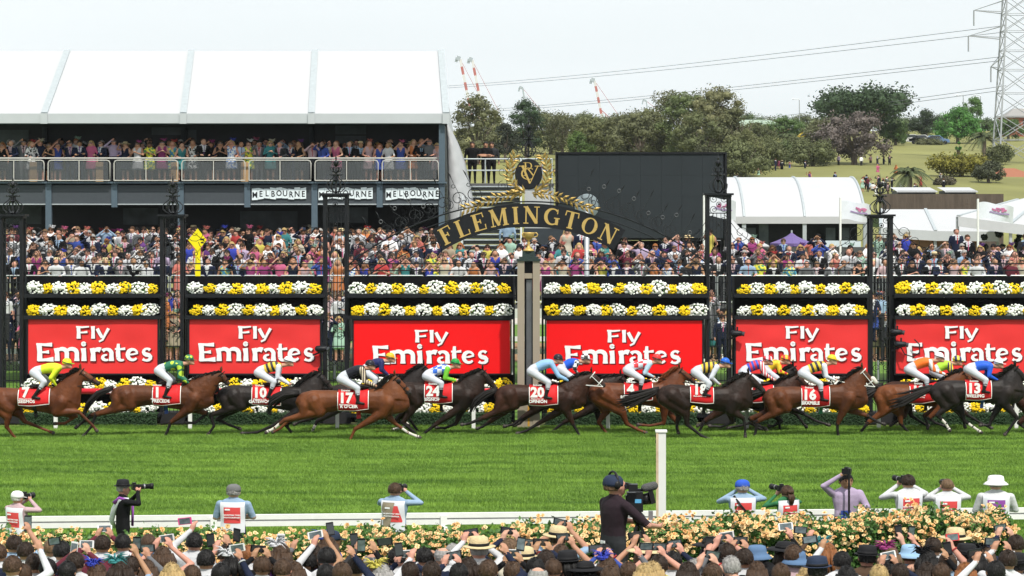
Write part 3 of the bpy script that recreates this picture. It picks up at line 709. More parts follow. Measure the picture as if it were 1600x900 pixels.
# ------------------------------------------------------------------ viewing terrace
YT = 96.0; FZ = 3.0; ROWS = [(96.7, 3.0), (97.7, 3.28), (98.7, 3.56), (99.7, 3.84), (100.7, 4.1)]
M_deck = mat('weathered deck', (.10, .10, .105), .85, var=.2)
tr = thing('viewing_terrace', 'stepped steel viewing terrace packed with spectators above the banners', 'terrace', (0, YT, 0))
for i, (y, z_) in enumerate(ROWS):
    MB().box(-22, 26, y - .5 - YT, y + .5 - YT - .004, z_ - .12, z_).build('step', M_deck, tr)
for px in range(-30, 1700, 108):
    x = X(px, YT)
    for dy in (.3, 4.4): MB().tube([(x, dy, 0), (x, dy, 2.88 if dy < 1 else 3.9)], .05, 6).build('support', M_steel, tr)
x0 = -22
for px in range(-20, 1640, 57):                        # crowd barriers along the front edge
    xa, xb = X(px, YT) + .03, X(px + 57, YT) - .03
    zt, zb = Z(430.5, YT), FZ + .12
    mb = MB(); mb.tube([(xa, 0, zb), (xa, 0, zt - .06), (xa + .06, 0, zt), (xb - .06, 0, zt), (xb, 0, zt - .06), (xb, 0, zb), (xa, 0, zb)], .02, 5)
    n = 11
    for j in range(1, n): mb.tube([(xa + (xb - xa) * j / n, 0, zb), (xa + (xb - xa) * j / n, 0, zt)], .008, 4, caps=False)
    mb.build('barrier', M_steel, tr)
# lower ground level behind the stands: white rails and low wall seen through the gaps
for i, (Y_, z0, z1, lbl) in enumerate(((110.5, .95, 1.15, 'white infield rail in front of the brown sand track'), (128.6, .95, 1.2, 'white infield rail behind the brown sand track'), (101.5, .9, 1.1, 'white rail under the viewing terrace'))):
    rl = thing('infield_rail', lbl, 'rail', (0, Y_, 0))
    MB().box(-24, 24, -.05, .05, z0, z1).build('top_rail', M_white, rl)
    for x in range(-24, 25, 3): MB().box(x - .05, x + .05, -.04, .04, 0, z0 - .002).build('post', M_white, rl)
mb = MB(); mb.box(-24, 30, 0, .2, 0, .9)
o = mb.build('boundary_wall', mat('white render wall', (.55, .55, .53), .8), loc=(0, 149, 0)); tag(o, 'low white boundary wall seen through the pillar gaps', 'wall')

# ------------------------------------------------------------------ two-storey marquee building on the left
YF = 104.0
bl = thing('hospitality_pavilion', 'two storey charcoal pavilion with white tent roof and glass balcony', 'building', (0, YF, 0))
xr = X(692, YF); xl = X(-160, YF); D = 13
z_f0, z_f1 = Z(320, YF), Z(286, YF); zbal = z_f1 + .06; zev0, zev1 = Z(192, YF), Z(178, YF)
MB().box(xl, xr, 1.6, D, z_f0 + .1, zbal).build('upper_floor', M_char, bl)
MB().box(xl, xr, -.6, D, 3.9, 4.08).build('lower_floor', M_deck, bl)
MB().box(xl, xr, 6.0, 6.2, 4.08, z_f0 + .1).build('ground_floor_wall', mat('dark glass wall', (.012, .014, .016), .3), bl)
MB().box(xl, xr, 6.0, 6.2, zbal, zev1 + .1).build('upper_wall', mat('dark glass wall', (.012, .014, .016), .3), bl)
MB().box(xr - .1, xr, 1.5, D, zbal, zev0).build('end_wall', M_char, bl)
MB().box(xr - .1, xr, 1.5, D, 4.1, z_f0 + .08).build('end_wall', M_char, bl)
for x in range(0, 18):                                   # supports below the lower deck
    xx = xl + (xr - xl) * x / 17; MB().tube([(xx, .2, 0), (xx, .2, 3.9)], .06, 6).build('support', M_slate, bl)
for j, px in enumerate((-30, 75, 178, 282, 386, 491, 593, 690)):
    x = X(px, YF); MB().box(x - .12, x + .12, .1, .34, 4.08 if j in (1, 3, 5, 7) else z_f0 - .1, z_f1 - .02).build('column', M_slate, bl)
    if j < 7:
        a, b = x + .13, X((-30, 75, 178, 282, 386, 491, 593, 690)[j + 1], YF) - .13
        MB().box(a, b, .16, .26, z_f0 + .05, z_f1 - .08).build('fascia_panel', mat('grey fascia panel', (.060, .070, .080), .5, var=.06), bl)
        MB().box(a - .0, b, .12, .28, z_f0 + .0, z_f0 + .045).build('fascia_trim', M_alu, bl)
MB().box(xl, xr + .12, .0, 1.6, z_f1 - .015, z_f1 + .055).build('balcony_edge', M_slate, bl)
for (px, py, wd, hh, d) in ((30, 330, 70, 40, 5.9), (220, 338, 55, 26, 5.9), (420, 345, 90, 30, 5.9), (545, 336, 60, 24, 3.0), (20, 222, 50, 38, 5.9), (260, 205, 46, 12, 5.9), (300, 218, 14, 30, 5.9), (548, 203, 48, 14, 5.9), (548, 218, 48, 12, 5.9)):
    Yq = YF + d; k = Yq / FPX
    MB().box((px - wd / 2 - 800) * k, (px + wd / 2 - 800) * k, d, d + .05, Z(py + hh / 2, Yq), Z(py - hh / 2, Yq)).build('interior_panel', mat('dim interior glass', (.06, .075, .08), .25, var=.6, scale=1.5), bl)
# glass balustrade, bay by bay
M_glass = mat('tinted balustrade glass', (.09, .10, .105), .2, var=.2, scale=.8, trans=.5, spec=.6)
bays = [(-27, 70), (74, 173), (177, 279), (283, 384), (388, 487), (491, 592), (596, 686)]
Yg = YF - .12
for a, b in bays:
    xa, xb = X(a, Yg) + .03, X(b, Yg) - .03; zt, zb = Z(250.5, Yg), Z(282, Yg); y = Yg - YF
    mb = MB(); mb.tube([(xa, y, zb), (xa, y, zt - .12), (xa + .04, y, zt - .03), (xa + .12, y, zt), (xb - .12, y, zt), (xb - .04, y, zt - .03), (xb, y, zt - .12), (xb, y, zb), (xa, y, zb)], .025, 6)
    xm = (xa + xb) / 2; mb.tube([(xm, y, zb), (xm, y, zt)], .025, 6)
    fr = mb.build('balustrade_frame', mat('pale steel rail', (.55, .54, .50), .4, .3), bl)
    for c, d in ((xa + .06, xm - .05), (xm + .05, xb - .06)):
        MB().box(c, d, y - .006, y + .006, zb + .05, zt - .05).build('glass_pane', M_glass, fr)
MB().tube([(xl, .3, Z(247, YF)), (xr - .1, .3, Z(247, YF))], .035, 6).build('leaning_rail', mat('pale steel rail', (.55, .54, .50), .4, .3), bl)
for px in (48, 152, 270, 380): 
    MB().box(X(px, YF) - .15, X(px, YF) + .15, .55, .6, zbal, zbal + .8).build('timber_post', mat('timber', (.45, .29, .15), .7), bl)
# lower front fence of the pavilion
for a in range(-20, 680, 100):
    xa, xb = X(a, 102.6) + .03, X(a + 100, 102.6) - .03; y = 102.6 - YF; zt = Z(380, 102.6); zb = 4.1
    mb = MB(); mb.tube([(xa, y, zb), (xa, y, zt - .1), (xa + .1, y, zt), (xb - .1, y, zt), (xb, y, zt - .1), (xb, y, zb)], .03, 6)
    for j in range(1, 4): mb.tube([(xa + (xb - xa) * j / 4, y, zb), (xa + (xb - xa) * j / 4, y, zt)], .018, 5)
    mb.tube([(xa, y, zt + .17), (xb, y, zt + .17)], .028, 6)
    mb.box(xa + .03, xb - .03, y + .03, y + .04, zb, zt - .05, 1)
    mb.build('front_fence', [M_alu, M_char], bl)
# lettering boards
M_sign = mat('white sign tile', (.72, .80, .83), .5, var=.03)
for px in (436, 540, 645):
    Yq = YF + .10; k = Yq / FPX; sg = thing('melbourne_sign', f'MELBOURNE sign in black letters on tilted white tiles, {dict([(436, "leftmost"), (540, "middle"), (645, "rightmost")])[px]} of three', 'sign', (X(px, Yq), Yq, Z(303, Yq)), 'melbourne signs on the fascia')
    word = 'MELBOURNE'; r3 = random.Random(3); xx = -42.5 * k; ww = 85 * k / 9
    for j, ch in enumerate(word):
        dz = [-.04, .0, .02, .0, .03, .02, -.02, .0, .0][j]; lt, rt = r3.uniform(.10, .19), r3.uniform(.10, .19)
        hh = 8 * k
        vs = [(xx + .004, 0, -hh + dz + r3.uniform(-.02, .02)), (xx + ww - .004, 0, -hh + dz + r3.uniform(-.02, .02)), (xx + ww - .004, 0, hh - .12 + rt), (xx + .004, 0, hh - .12 + lt)]
        MB().add(vs + [(p[0], .02, p[2]) for p in vs], [(0, 1, 2, 3), (7, 6, 5, 4), (0, 4, 5, 1), (1, 5, 6, 2), (2, 6, 7, 3), (3, 7, 4, 0)]).build('tile', M_sign, sg)
        obj('letter', text_mesh(ch, .33, .006, sx=.85), M_black, sg, (xx + ww / 2, -.004, dz - .01)); xx += ww
# tent roof
rf = MB(); Yr = 5.4; zrd = Z(80, YF + Yr)
xe = X(698, YF); xer = X(689, YF + Yr)
rib = [(-200, -165), (70, 105), (287, 299), (487, 492), (697, 689)]
panels = []
for i in range(4):
    (a, at), (b, bt) = rib[i], rib[i + 1]; n = 10
    mb = MB(); vs = []
    for q in range(n + 1):
        v_ = q / n
        for p_ in range(n + 1):
            u = p_ / n; xb_ = X(a, YF) + (X(b, YF) - X(a, YF)) * u; xt_ = X(at, YF + Yr) + (X(bt, YF + Yr) - X(at, YF + Yr)) * u
            sag = -.10 * math.sin(math.pi * u) * math.sin(math.pi * v_)
            vs.append((xb_ + (xt_ - xb_) * v_, -.1 + (Yr + .1) * v_, zev1 + (zrd - zev1) * v_ + sag))
    mb.add(vs, [(q * (n + 1) + p_, q * (n + 1) + p_ + 1, (q + 1) * (n + 1) + p_ + 1, (q + 1) * (n + 1) + p_) for q in range(n) for p_ in range(n)])
    mb.build('roof_panel', M_pvc, bl, True)
    MB().box(X(a, YF) + .05, X(b, YF) - .05, -.16, -.10, zev0 - .02, zev1 + .01).build('valance', M_pvc2, bl)
for a, at in rib:
    MB().bar((X(a, YF), -.12, zev1 + .03), (X(at, YF + Yr), Yr, zrd + .03), .26, .08, 0, (0, 0, 1)).build('roof_rib', M_alu, bl)
    MB().box(X(a, YF) - .14, X(a, YF) + .14, -.24, -.17, zev0 - .04, zev1 + .02).build('eave_bracket', M_pvc2, bl)
MB().quad((X(-200, YF), Yr, zrd), (xer, Yr, zrd), (xer, D, zev1), (X(-200, YF), D, zev1)).build('roof_panel', M_pvc, bl)
MB().add([(xe - .02, -.1, zev0), (xer - .05, Yr, zrd - .02), (xe - .02, D, zev0)], [(0, 1, 2)]).build('gable', M_pvc2, bl)
MB().box(xl, xr, -.08, .1, zev0 - .05, zev0 + .02).build('eave_beam', M_slate, bl)
for px in (70, 287, 487): MB().box(X(px, YF + 5.5) - .1, X(px, YF + 5.5) + .1, 5.4, 5.6, zbal, zev0).build('post', M_char, bl)
MB().box(xr - .16, xr + .08, .0, .3, zbal, zev0).build('corner_post', M_slate, bl)
# white draped tent end right of the pavilion
mb = MB(); n = 22; vs = []
prof = [(697, 190), (706, 205), (716, 225), (725, 250), (732, 280), (737, 305), (741, 325), (744, 372)]
for i in range(n + 1):
    t = i / n * (len(prof) - 1); q = min(int(t), len(prof) - 2); px = prof[q][0] + (prof[q + 1][0] - prof[q][0]) * (t - q); py = prof[q][1] + (prof[q + 1][1] - prof[q][1]) * (t - q)
    for j in range(9):
        u = j / 8; Yq = 106.3 + .9 * u; pl = 698 + 4 * i / n
        xx = pl + (px - pl) * u; cr_ = .05 * math.sin(i * 2.2 + j)
        vs.append((X(xx, Yq), Yq + cr_ - .5 * math.sin(math.pi * u), Z(py, 106.3)))
mb.add(vs, [(q * 9 + p_, q * 9 + p_ + 1, (q + 1) * 9 + p_ + 1, (q + 1) * 9 + p_) for q in range(n) for p_ in range(8)])
o = mb.build('tent_drape', M_pvc, smooth=True); sd_ = o.modifiers.new('t', 'SOLIDIFY'); sd_.thickness = .03
tag(o, 'white curved tent drape hanging from the pavilion corner beside the stairs', 'tent')

# ------------------------------------------------------------------ steel stairs behind the arch
Yst = 104.0
sr = thing('steel_stairs', 'white steel grandstand stairs rising behind the arch', 'stairs', (X(768, Yst), Yst, 0))
for i in range(16):
    z_ = 4.2 + .22 * i; y = i * .28; MB().box(-1.15, 1.15, y, y + .24, z_, z_ + .05).build('tread', M_alu, sr)
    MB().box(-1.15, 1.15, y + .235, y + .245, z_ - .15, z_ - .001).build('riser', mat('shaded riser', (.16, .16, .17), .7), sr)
for x in (-1.2, 1.2):
    MB().bar((x, 0, 4.2), (x, 4.5, 7.7), .06, .25).build('stringer', M_white, sr)
    MB().bar((x, -.1, 5.2), (x, 4.5, 8.7), .05, .05).build('handrail', M_alu, sr)
    for i in range(5): MB().tube([(x, i * 1.05, 4.2 + i * .82), (x, i * 1.05, 5.2 + i * .82)], .025, 5).build('baluster', M_alu, sr)
MB().box(-1.6, 2.6, 4.5, 7.5, 7.55, 7.66).build('landing', M_deck, sr)
for x in (-1.5, -.3, .9, 2.1, 2.5): MB().tube([(x, 4.6, 7.66), (x, 4.6, 8.7)], .03, 5).build('landing_post', M_alu, sr)
for z_ in (8.68, 8.2): MB().tube([(-1.5, 4.6, z_), (2.5, 4.6, z_)], .03, 5).build('landing_rail', M_alu, sr)
for x, y in ((-1.2, 4.6), (2.5, 4.6), (-1.2, .1), (1.2, .1)): MB().tube([(x, y, 0), (x, y, 4.2 if y < 1 else 7.6)], .07, 6).build('support', M_steel, sr)
MB().box(1.35, 2.55, 4.62, 4.7, 4.4, 7.5).build('white_screen', M_pvc, sr)
MB().box(1.3, 2.9, 1.2, 1.3, 4.0, 5.8).build('dark_doorway', M_char, sr)
# ------------------------------------------------------------------ big screen seen from the side that is off
Yb = 118.0
bs = thing('big_screen', 'huge black video screen on a scaffold behind the arch', 'screen', (0, Yb, 0))
xa, xb = X(872, Yb), X(1130, Yb); za, zb = Z(372, Yb), Z(241, Yb)
n = 8
for j in range(n):
    for q in range(4):
        a = xa + (xb - xa) * j / n; b = xa + (xb - xa) * (j + 1) / n; c = za + (zb - za) * q / 4; d = za + (zb - za) * (q + 1) / 4
        MB().box(a + .003, b - .003, .0, .1, c + .003, d - .003).build('panel', mat('unlit screen', (.022, .028, .033), .55, var=.1, scale=.5), bs)
MB().box(xa - .08, xb + .08, .101, .6, za - .1, zb + .05).build('cabinet', M_black, bs)
MB().box(xa - .12, xa - .081, -.1, .6, za - .4, zb + .1).box(xb + .081, xb + .16, -.1, .6, za - .4, zb + .1).box(xa - .08, xb + .08, -.06, .05, zb + .02, zb + .1).build('frame', M_black, bs)
for j in range(9):
    x = xa + (xb - xa) * j / 8; MB().bar((x, .4, 0), (x, .4, za), .12).build('scaffold_post', M_black, bs)
    if j < 8: MB().bar((x, .35, .4), (x + (xb - xa) / 8, .35, za - .1), .06).build('brace', M_black, bs)
MB().box(xa, xb, .5, .6, za - 1.0, za - .12).build('skirt', M_blackcloth, bs)

# ------------------------------------------------------------------ marquees on the right
def curved_marquee(label, x0, x1, Y0, zw, zr, depth, nb, dark=True):
    t = thing('marquee', label, 'marquee', (0, Y0, 0), 'white marquees')
    n = 9
    prof = [(-.15, zw), *[(depth * .5 * (1 - math.cos(math.radians(90 * i / n))) , zw + (zr - zw) * math.sin(math.radians(90 * i / n))) for i in range(1, n + 1)]]
    prof = [(0, zw)] + [(depth * (u ** 1.25) * .62, zw + (zr - zw) * math.sin(u * math.pi / 2) ** .95) for u in [i / n for i in range(1, n + 1)]]
    for b in range(nb):
        xa_, xb_ = x0 + (x1 - x0) * b / nb, x0 + (x1 - x0) * (b + 1) / nb
        mb = MB(); vs = [(x, y, z_) for y, z_ in prof for x in (xa_, xb_)]
        mb.add(vs, [(2 * i, 2 * i + 1, 2 * i + 3, 2 * i + 2) for i in range(n)])
        y_, z__ = prof[-1]; mb.add([(xa_, y_, z__), (xb_, y_, z__), (xb_, y_ * 1.7, zw), (xa_, y_ * 1.7, zw)], [(0, 1, 2, 3)])
        mb.build('roof_panel', M_pvc, t, True)
    for b in range(nb + 1):
        x = x0 + (x1 - x0) * b / nb
        MB().tube([(x, y, z_ + .0) for y, z_ in prof], .075, 6).build('roof_rib', M_alu, t)
        MB().box(x - .1, x + .1, .0, .25, 0, zw).build('leg', M_alu, t)
    MB().box(x0, x1, -.06, .0, zw - .35, zw + .02).build('valance', M_pvc, t)
    for xx in (x0, x1):
        vs = [(xx, y, z_) for y, z_ in prof] + [(xx, prof[-1][0] * 1.7, zw), (xx, prof[-1][0] * 1.7, zw - .4), (xx, 0, zw - .4)]
        MB().add(vs, [tuple(range(len(vs)))]).build('gable', M_pvc2, t)
    MB().box(x0 + .1, x1 - .1, 2.4, 2.5, 0, zw + .2).build('back_wall', mat('dim interior glass', (.06, .075, .08), .25, var=.6, scale=1.5) if not dark else mat('dark glass wall', (.012, .014, .016), .3), t)
    return t
Ym = 135.; k = Ym / FPX
mq = curved_marquee('large white curved marquee with dark glass front right of the big screen', X(1068, Ym), X(1352, Ym), Ym, Z(339, Ym), Z(277, Ym + 6), 9.5, 3)
r3 = random.Random(9)
for px in (1175, 1195, 1300, 1322): MB().box(X(px, Ym) - .25, X(px, Ym) + .25, .6, .7, 0, Z(r3.choice((352, 356, 349)), Ym)).build('glass_panel', mat('dim interior glass', (.06, .075, .08), .25, var=.6, scale=1.5), mq)
def flat_marquee(label, pts_eave, pts_ridge, Y0, Y1, zleg=0):
    t = thing('marquee', label, 'marquee', (0, Y0, 0), 'white marquees')
    n = len(pts_eave) - 1
    e = [P(*p, Y0) - V((0, Y0, 0)) for p in pts_eave]; rd = [P(*p, Y1) - V((0, Y0, 0)) for p in pts_ridge]
    for i in range(n):
        MB().quad(e[i], e[i + 1], rd[i + 1], rd[i]).build('roof_panel', M_pvc, t)
        d = V((0, -.03, -.5)); MB().quad(e[i] + V((0, -.03, 0)), e[i + 1] + V((0, -.03, 0)), e[i + 1] + d, e[i] + d).build('valance', M_pvc2, t)
        MB().quad(rd[i], rd[i + 1], V((rd[i + 1].x, (Y1 - Y0) * 2, e[i + 1].z)), V((rd[i].x, (Y1 - Y0) * 2, e[i].z))).build('roof_panel', M_pvc, t)
    for i in range(n + 1):
        MB().bar(e[i] + V((0, 0, .03)), rd[i] + V((0, 0, .03)), .16, .06).build('roof_rib', M_alu, t)
        MB().box(e[i].x - .07, e[i].x + .07, .1, .24, 0, e[i].z - .02).build('leg', M_alu, t)
    return t
mq2 = flat_marquee('long low white marquee with timber screen behind the right pillar', [(1376, 356), (1462, 361), (1560, 362)], [(1376, 327), (1446, 327), (1560, 327)], 133, 138)
MB().box(X(1395, 134), X(1530, 134), .3, .4, 0, Z(366, 133.4)).build('timber_screen', mat('timber slats', (.20, .12, .07), .8, var=.3, scale=3, stretch=(.1, 1, 14)), mq2)
MB().box(X(1480, 133.2), X(1493, 133.2), .05, .12, Z(375, 133.1), Z(367, 133.1)).build('notice', M_black, mq2)
mq3 = flat_marquee('white marquee roof at the right edge behind a flag', [(1497, 338), (1580, 349), (1700, 362)], [(1590, 312), (1640, 300), (1720, 300)], 128, 134)
# pointed white tent and purple umbrella
def pointed(label, name, cat, px, py_top, half, py_edge, Y_, m, n=8, pole=True):
    t = thing(name, label, cat, (X(px, Y_), Y_, 0)); k = Y_ / FPX; zt, ze = Z(py_top, Y_), Z(py_edge, Y_)
    for j in range(n):
        a0, a1 = 2 * math.pi * j / n, 2 * math.pi * (j + 1) / n; rs = []
        for q in range(5):
            u = q / 4; rr = half * k * u; z_ = zt + (ze - zt) * (u ** .72)
            rs.append([(rr * math.cos(a), rr * math.sin(a), z_) for a in (a0, a1)])
        mb = MB()
        for q in range(4): mb.quad(rs[q][0], rs[q + 1][0], rs[q + 1][1], rs[q][1])
        mb.quad(rs[4][0], (rs[4][0][0], rs[4][0][1], ze - .14), (rs[4][1][0], rs[4][1][1], ze - .14), rs[4][1]); mb.build('canopy_panel', m, t)
    if pole: MB().tube([(0, 0, 0), (0, 0, zt + .1)], .04, 6).build('pole', M_alu, t)
    for j in range(n // 2): 
        a = 2 * math.pi * j / (n // 2) + .4; MB().tube([(half * k * .95 * math.cos(a), half * k * .95 * math.sin(a), 0 if 'tent' in name else zt - .4), (half * k * .95 * math.cos(a), half * k * .95 * math.sin(a), ze)] if 'tent' in name else [(0, 0, zt - .6), (half * k * .9 * math.cos(a), half * k * .9 * math.sin(a), ze - .02)], .02, 5).build('strut', M_alu, t)
    return t
pointed('white pointed tent beside the big screen', 'pointed_tent', 'tent', 1140, 338, 62, 384, 124, M_pvc)
pointed('purple market umbrella in front of the curved marquee', 'market_umbrella', 'umbrella', 1237, 363, 34, 380, 122, mat('purple canvas', (.14, .10, .26), .7))
mb = MB(); mb.box(X(1140, 121), X(1395, 121), 0, .15, 3.5, Z(386, 121)); o = mb.build('terrace_wall', mat('dark mesh fence', (.07, .075, .075), .8), loc=(0, 121, 0)); tag(o, 'dark grey fence behind the right hand crowd', 'fence')
mb = MB(); mb.box(X(1290, 126), X(1345, 126), 0, .1, 3.6, Z(376, 126)); o = mb.build('pale_counter', mat('pale panel', (.5, .6, .64), .6), loc=(0, 126, 0)); tag(o, 'pale counter front under the curved marquee', 'counter')
# flags
M_flag = mat('white flag cloth', (.66, .68, .74), .7, var=.05)
M_pink = mat('pink print', (.55, .18, .33), .7)
for (px, pt, wd, hh, Y_, lbl) in ((1100, 308, 48, 30, 112, 'partly behind the right arch pillar'), (1313, 314, 46, 29, 114, 'in front of the curved marquee'), (1528, 316, 54, 26, 113, 'at the right edge')):
    fl = thing('flag', f'white racing carnival flag with pink print {lbl}', 'flag', (X(px, Y_), Y_, 0), 'white flags'); k = Y_ / FPX
    MB().tube([(0, 0, 0), (0, 0, Z(pt, Y_) + .15)], .05, 6).build('pole', M_white, fl)
    def fp(u, v_): return (.06 + u * wd * k, .16 * math.sin(u * 6.5 + v_ * 1.2) * (.3 + u), Z(pt, Y_) - v_ * hh * k - .16 * u * u * wd * k + .03 * math.sin(u * 9))
    mb = MB(); n = 16
    mb.add([fp(p_ / n, q / 6) for q in range(7) for p_ in range(n + 1)], [(q * (n + 1) + p_, q * (n + 1) + p_ + 1, (q + 1) * (n + 1) + p_ + 1, (q + 1) * (n + 1) + p_) for q in range(6) for p_ in range(n)])
    mb.build('cloth', M_flag, fl, True)
    mb = MB(); r4 = random.Random(px)
    for j in range(12):
        u, v_ = r4.uniform(.35, .75), r4.uniform(.22, .42); a = V(fp(u, v_)) + V((0, -.03, 0)); b = V(fp(u + r4.uniform(.04, .12), v_ + r4.uniform(-.03, .05))) + V((0, -.03, 0))
        mb.bar(a, b, .012, .07)
    for j in range(16):
        u = .3 + .035 * j; a = V(fp(u, .55)) + V((0, -.03, 0)); mb.bar(a, a + V((.05, 0, 0)), .01, .07, 1)
    mb.build('print', [M_pink, mat('mauve print', (.33, .25, .42), .7)], fl)
# ------------------------------------------------------------------ trees, hill, pylon, cranes
M_bark = mat('grey bark', (.13, .105, .085), .9, var=.3, scale=3)
def leaf_mat(name, c): return mat(name, c, .7, var=.45, scale=.55, spec=.2)
def tree(px, pyb, Y_, wpx, hpx, label, leafc, kind='round', dens=1.0, seed=0, name='broadleaf_tree', trunk_show=.3, limbs=7, bulk=True):
    r = random.Random(seed); k = Y_ / FPX; Wd, Ht = wpx * k, hpx * k
    base = P(px, pyb, Y_); base.z = hz(base.x, Y_)
    Ht += (Z(pyb, Y_) - base.z)
    t = thing(name, label, 'tree', base, 'trees beyond the racecourse')
    tk = MB(); th = Ht * trunk_show
    tr0 = max(.18, Wd * .035)
    tk.tube([(0, 0, -.3), (r.uniform(-.1, .1), 0, th * .6), (r.uniform(-.2, .2), 0, th), (r.uniform(-.3, .3), 0, Ht * .7)], [tr0 * 1.3, tr0, tr0 * .85, tr0 * .25], 7)
    clumps = []
    for i in range(limbs):
        a = 6.283 * i / limbs + r.uniform(-.3, .3); u = r.uniform(.35, .95)
        e = V((math.cos(a) * Wd * .5 * u * .8, math.sin(a) * Wd * .45 * u * .8, th + (Ht - th) * r.uniform(.35, .85)))
        m_ = V((e.x * .45, e.y * .45, th * .9 + (e.z - th) * .45))
        tk.tube([(0, 0, th * r.uniform(.6, 1)), m_, e], [tr0 * .5, tr0 * .32, tr0 * .1], 5)
    tk.build('trunk', M_bark, t)
    # foliage clumps spread through the crown volume
    nc = int(46 * dens)
    for i in range(nc):
        a = r.uniform(0, 6.283); u = math.sqrt(r.random()); zz = r.random()
        if kind == 'round': pr = math.sqrt(max(.05, 1 - (zz * 1.9 - .75) ** 2)); 
        elif kind == 'flat': pr = 1.0 if zz > .45 else .7; 
        else: pr = .55 + .45 * math.sin(zz * 3.0 + .3)
        z_ = th * .75 + (Ht - th * .75) * (zz if kind != 'flat' else .35 + .6 * zz * (1 - .35 * u))
        clumps.append((V((math.cos(a) * u * pr * Wd * .47, math.sin(a) * u * pr * Wd * .42, min(z_, Ht * .97))), Wd * r.uniform(.10, .17)))
    mb = MB(); nl = 150
    for c, rc in clumps:
        if bulk: mb.ell(c, (rc * .48, rc * .48, rc * .38), 0, 7, 5)
        for j in range(nl):
            d = V((r.gauss(0, 1), r.gauss(0, 1), r.gauss(0, .8))).normalized() * rc * r.uniform(.45, 1.1)
            p = c + d; s_ = r.uniform(.55, 1.15) * .019 * max(Wd, 6) * (1.0 if Wd > 8 else 1.1)
            d1 = V((r.gauss(0, 1), r.gauss(0, 1), r.gauss(0, .7))).normalized() * s_; d2 = d1.cross(V((r.gauss(0, 1), r.gauss(0, 1), r.gauss(0, 1)))).normalized() * s_ * .6
            mb.quad(p - d1, p - d2, p + d1, p + d2)
    mb.build('crown', leaf_mat('leaf ' + str(leafc), leafc), t)
    return t
OLIVE, DARKG, MIDG, GREY, YEL, BRIGHT = (.125, .135, .055), (.045, .075, .035), (.085, .14, .045), (.10, .09, .075), (.17, .16, .03), (.08, .20, .045)
GUM = (.115, .122, .06)
TREES = [
 (745, 232, 330, 92, 78, 'olive gum tree left of the arch spire, under the red and white cranes', GUM, 'loose', 1.0),
 (822, 232, 345, 68, 72, 'dark conical tree right behind the arch spire', DARKG, 'round', 1.1),
 (790, 236, 335, 50, 40, 'grey green bushy tree just left of the arch spire', (.05, .06, .04), 'round', .8),
 (878, 236, 340, 70, 56, 'sparse tree in front of the single crane', GUM, 'loose', .7),
 (905, 240, 325, 60, 30, 'low bright green shrubby tree above the screen corner', (.075, .12, .03), 'round', .7),
 (945, 240, 350, 70, 48, 'loose olive tree right of the arch above the black screen', OLIVE, 'loose', .8),
 (1000, 243, 320, 95, 65, 'wide olive gum above the middle of the black screen', GUM, 'loose', 1.0),
 (1045, 242, 335, 90, 92, 'gum tree with high crown above the black screen', GUM, 'loose', 1.1),
 (1120, 262, 315, 110, 118, 'tall spreading gum right of the black screen', (.155, .155, .075), 'loose', 1.4),
 (1165, 268, 300, 70, 60, 'small straggly gum above the curved marquee', OLIVE, 'loose', .8),
 (1225, 232, 420, 70, 45, 'mid green tree in front of the green roofed house', MIDG, 'round', .8),
 (1352, 250, 390, 150, 112, 'huge dark domed tree on the hill crest', DARKG, 'flat', 1.9),
 (1335, 272, 330, 120, 88, 'bare grey brown leafless looking tree below the domed tree', (.125, .105, .095), 'loose', .75),
 (1448, 228, 430, 60, 52, 'dark tree between the domed tree and the bright green tree', (.04, .06, .03), 'round', .8),
 (1497, 228, 410, 76, 54, 'bright green rounded tree right of the hill crest', BRIGHT, 'round', 1.1),
 (1521, 205, 440, 42, 52, 'small light green tree left of the pylon', (.09, .17, .045), 'round', .8),
 (1502, 292, 300, 108, 44, 'low spreading yellow green tree on the slope', (.16, .15, .025), 'flat', 1.2),
 (1545, 300, 285, 50, 45, 'grey green bush tree at the foot of the pylon', (.085, .095, .055), 'round', .8),
 (1476, 308, 280, 40, 28, 'small grey shrub tree in front of the yellow green tree', (.10, .09, .06), 'round', .6),
 (1575, 232, 420, 60, 45, 'dark green tree behind the pylon', MIDG, 'round', .8),
 (1185, 230, 430, 46, 34, 'low bright green tree left of the green roof', (.08, .14, .04), 'round', .6),
 (1098, 275, 300, 60, 44, 'shaded bush tree right beside the black screen', (.06, .065, .035), 'round', .8),
 (1497, 236, 335, 14, 14, 'tiny round shrub on the grassy slope', BRIGHT, 'round', .3)]
rt = random.Random(8)
for i, (px, pyb, Yt, wt, ht_) in enumerate(((775, 236, 345, 70, 52), (860, 238, 360, 80, 58), (925, 240, 352, 76, 50), (975, 244, 338, 80, 62), (1020, 246, 326, 84, 70), (1075, 250, 318, 96, 100), (1090, 262, 306, 80, 84), (1150, 266, 312, 90, 98), (1160, 272, 296, 90, 46), (1195, 268, 318, 76, 48), (1215, 262, 330, 70, 40), (1245, 258, 345, 60, 44), (1270, 268, 325, 80, 46), (1290, 250, 372, 70, 60), (1400, 246, 392, 60, 50), (1180, 240, 400, 70, 44), (1560, 270, 330, 46, 40), (1450, 246, 402, 50, 24))):
    TREES.append((px, pyb, Yt, wt, ht_, f'gum tree in the dense belt behind the racecourse, {ordinal(i)} from left', rt.choice((GUM, OLIVE, MIDG, (.11, .125, .055), (.10, .13, .05), (.075, .10, .045))), rt.choice(('loose', 'round', 'loose')), 1.0))
for i, px in enumerate((1130, 1168, 1205, 1258, 1300, 1398, 1415, 1470, 1545, 1590, 960, 915)):
    TREES.append((px, 226, 470, rt.uniform(48, 80), rt.uniform(30, 46), f'hazy green tree on the far skyline, {ordinal(i)} of the crest row', rt.choice(((.10, .14, .06), (.085, .12, .055), (.13, .15, .075))), 'round', .8))
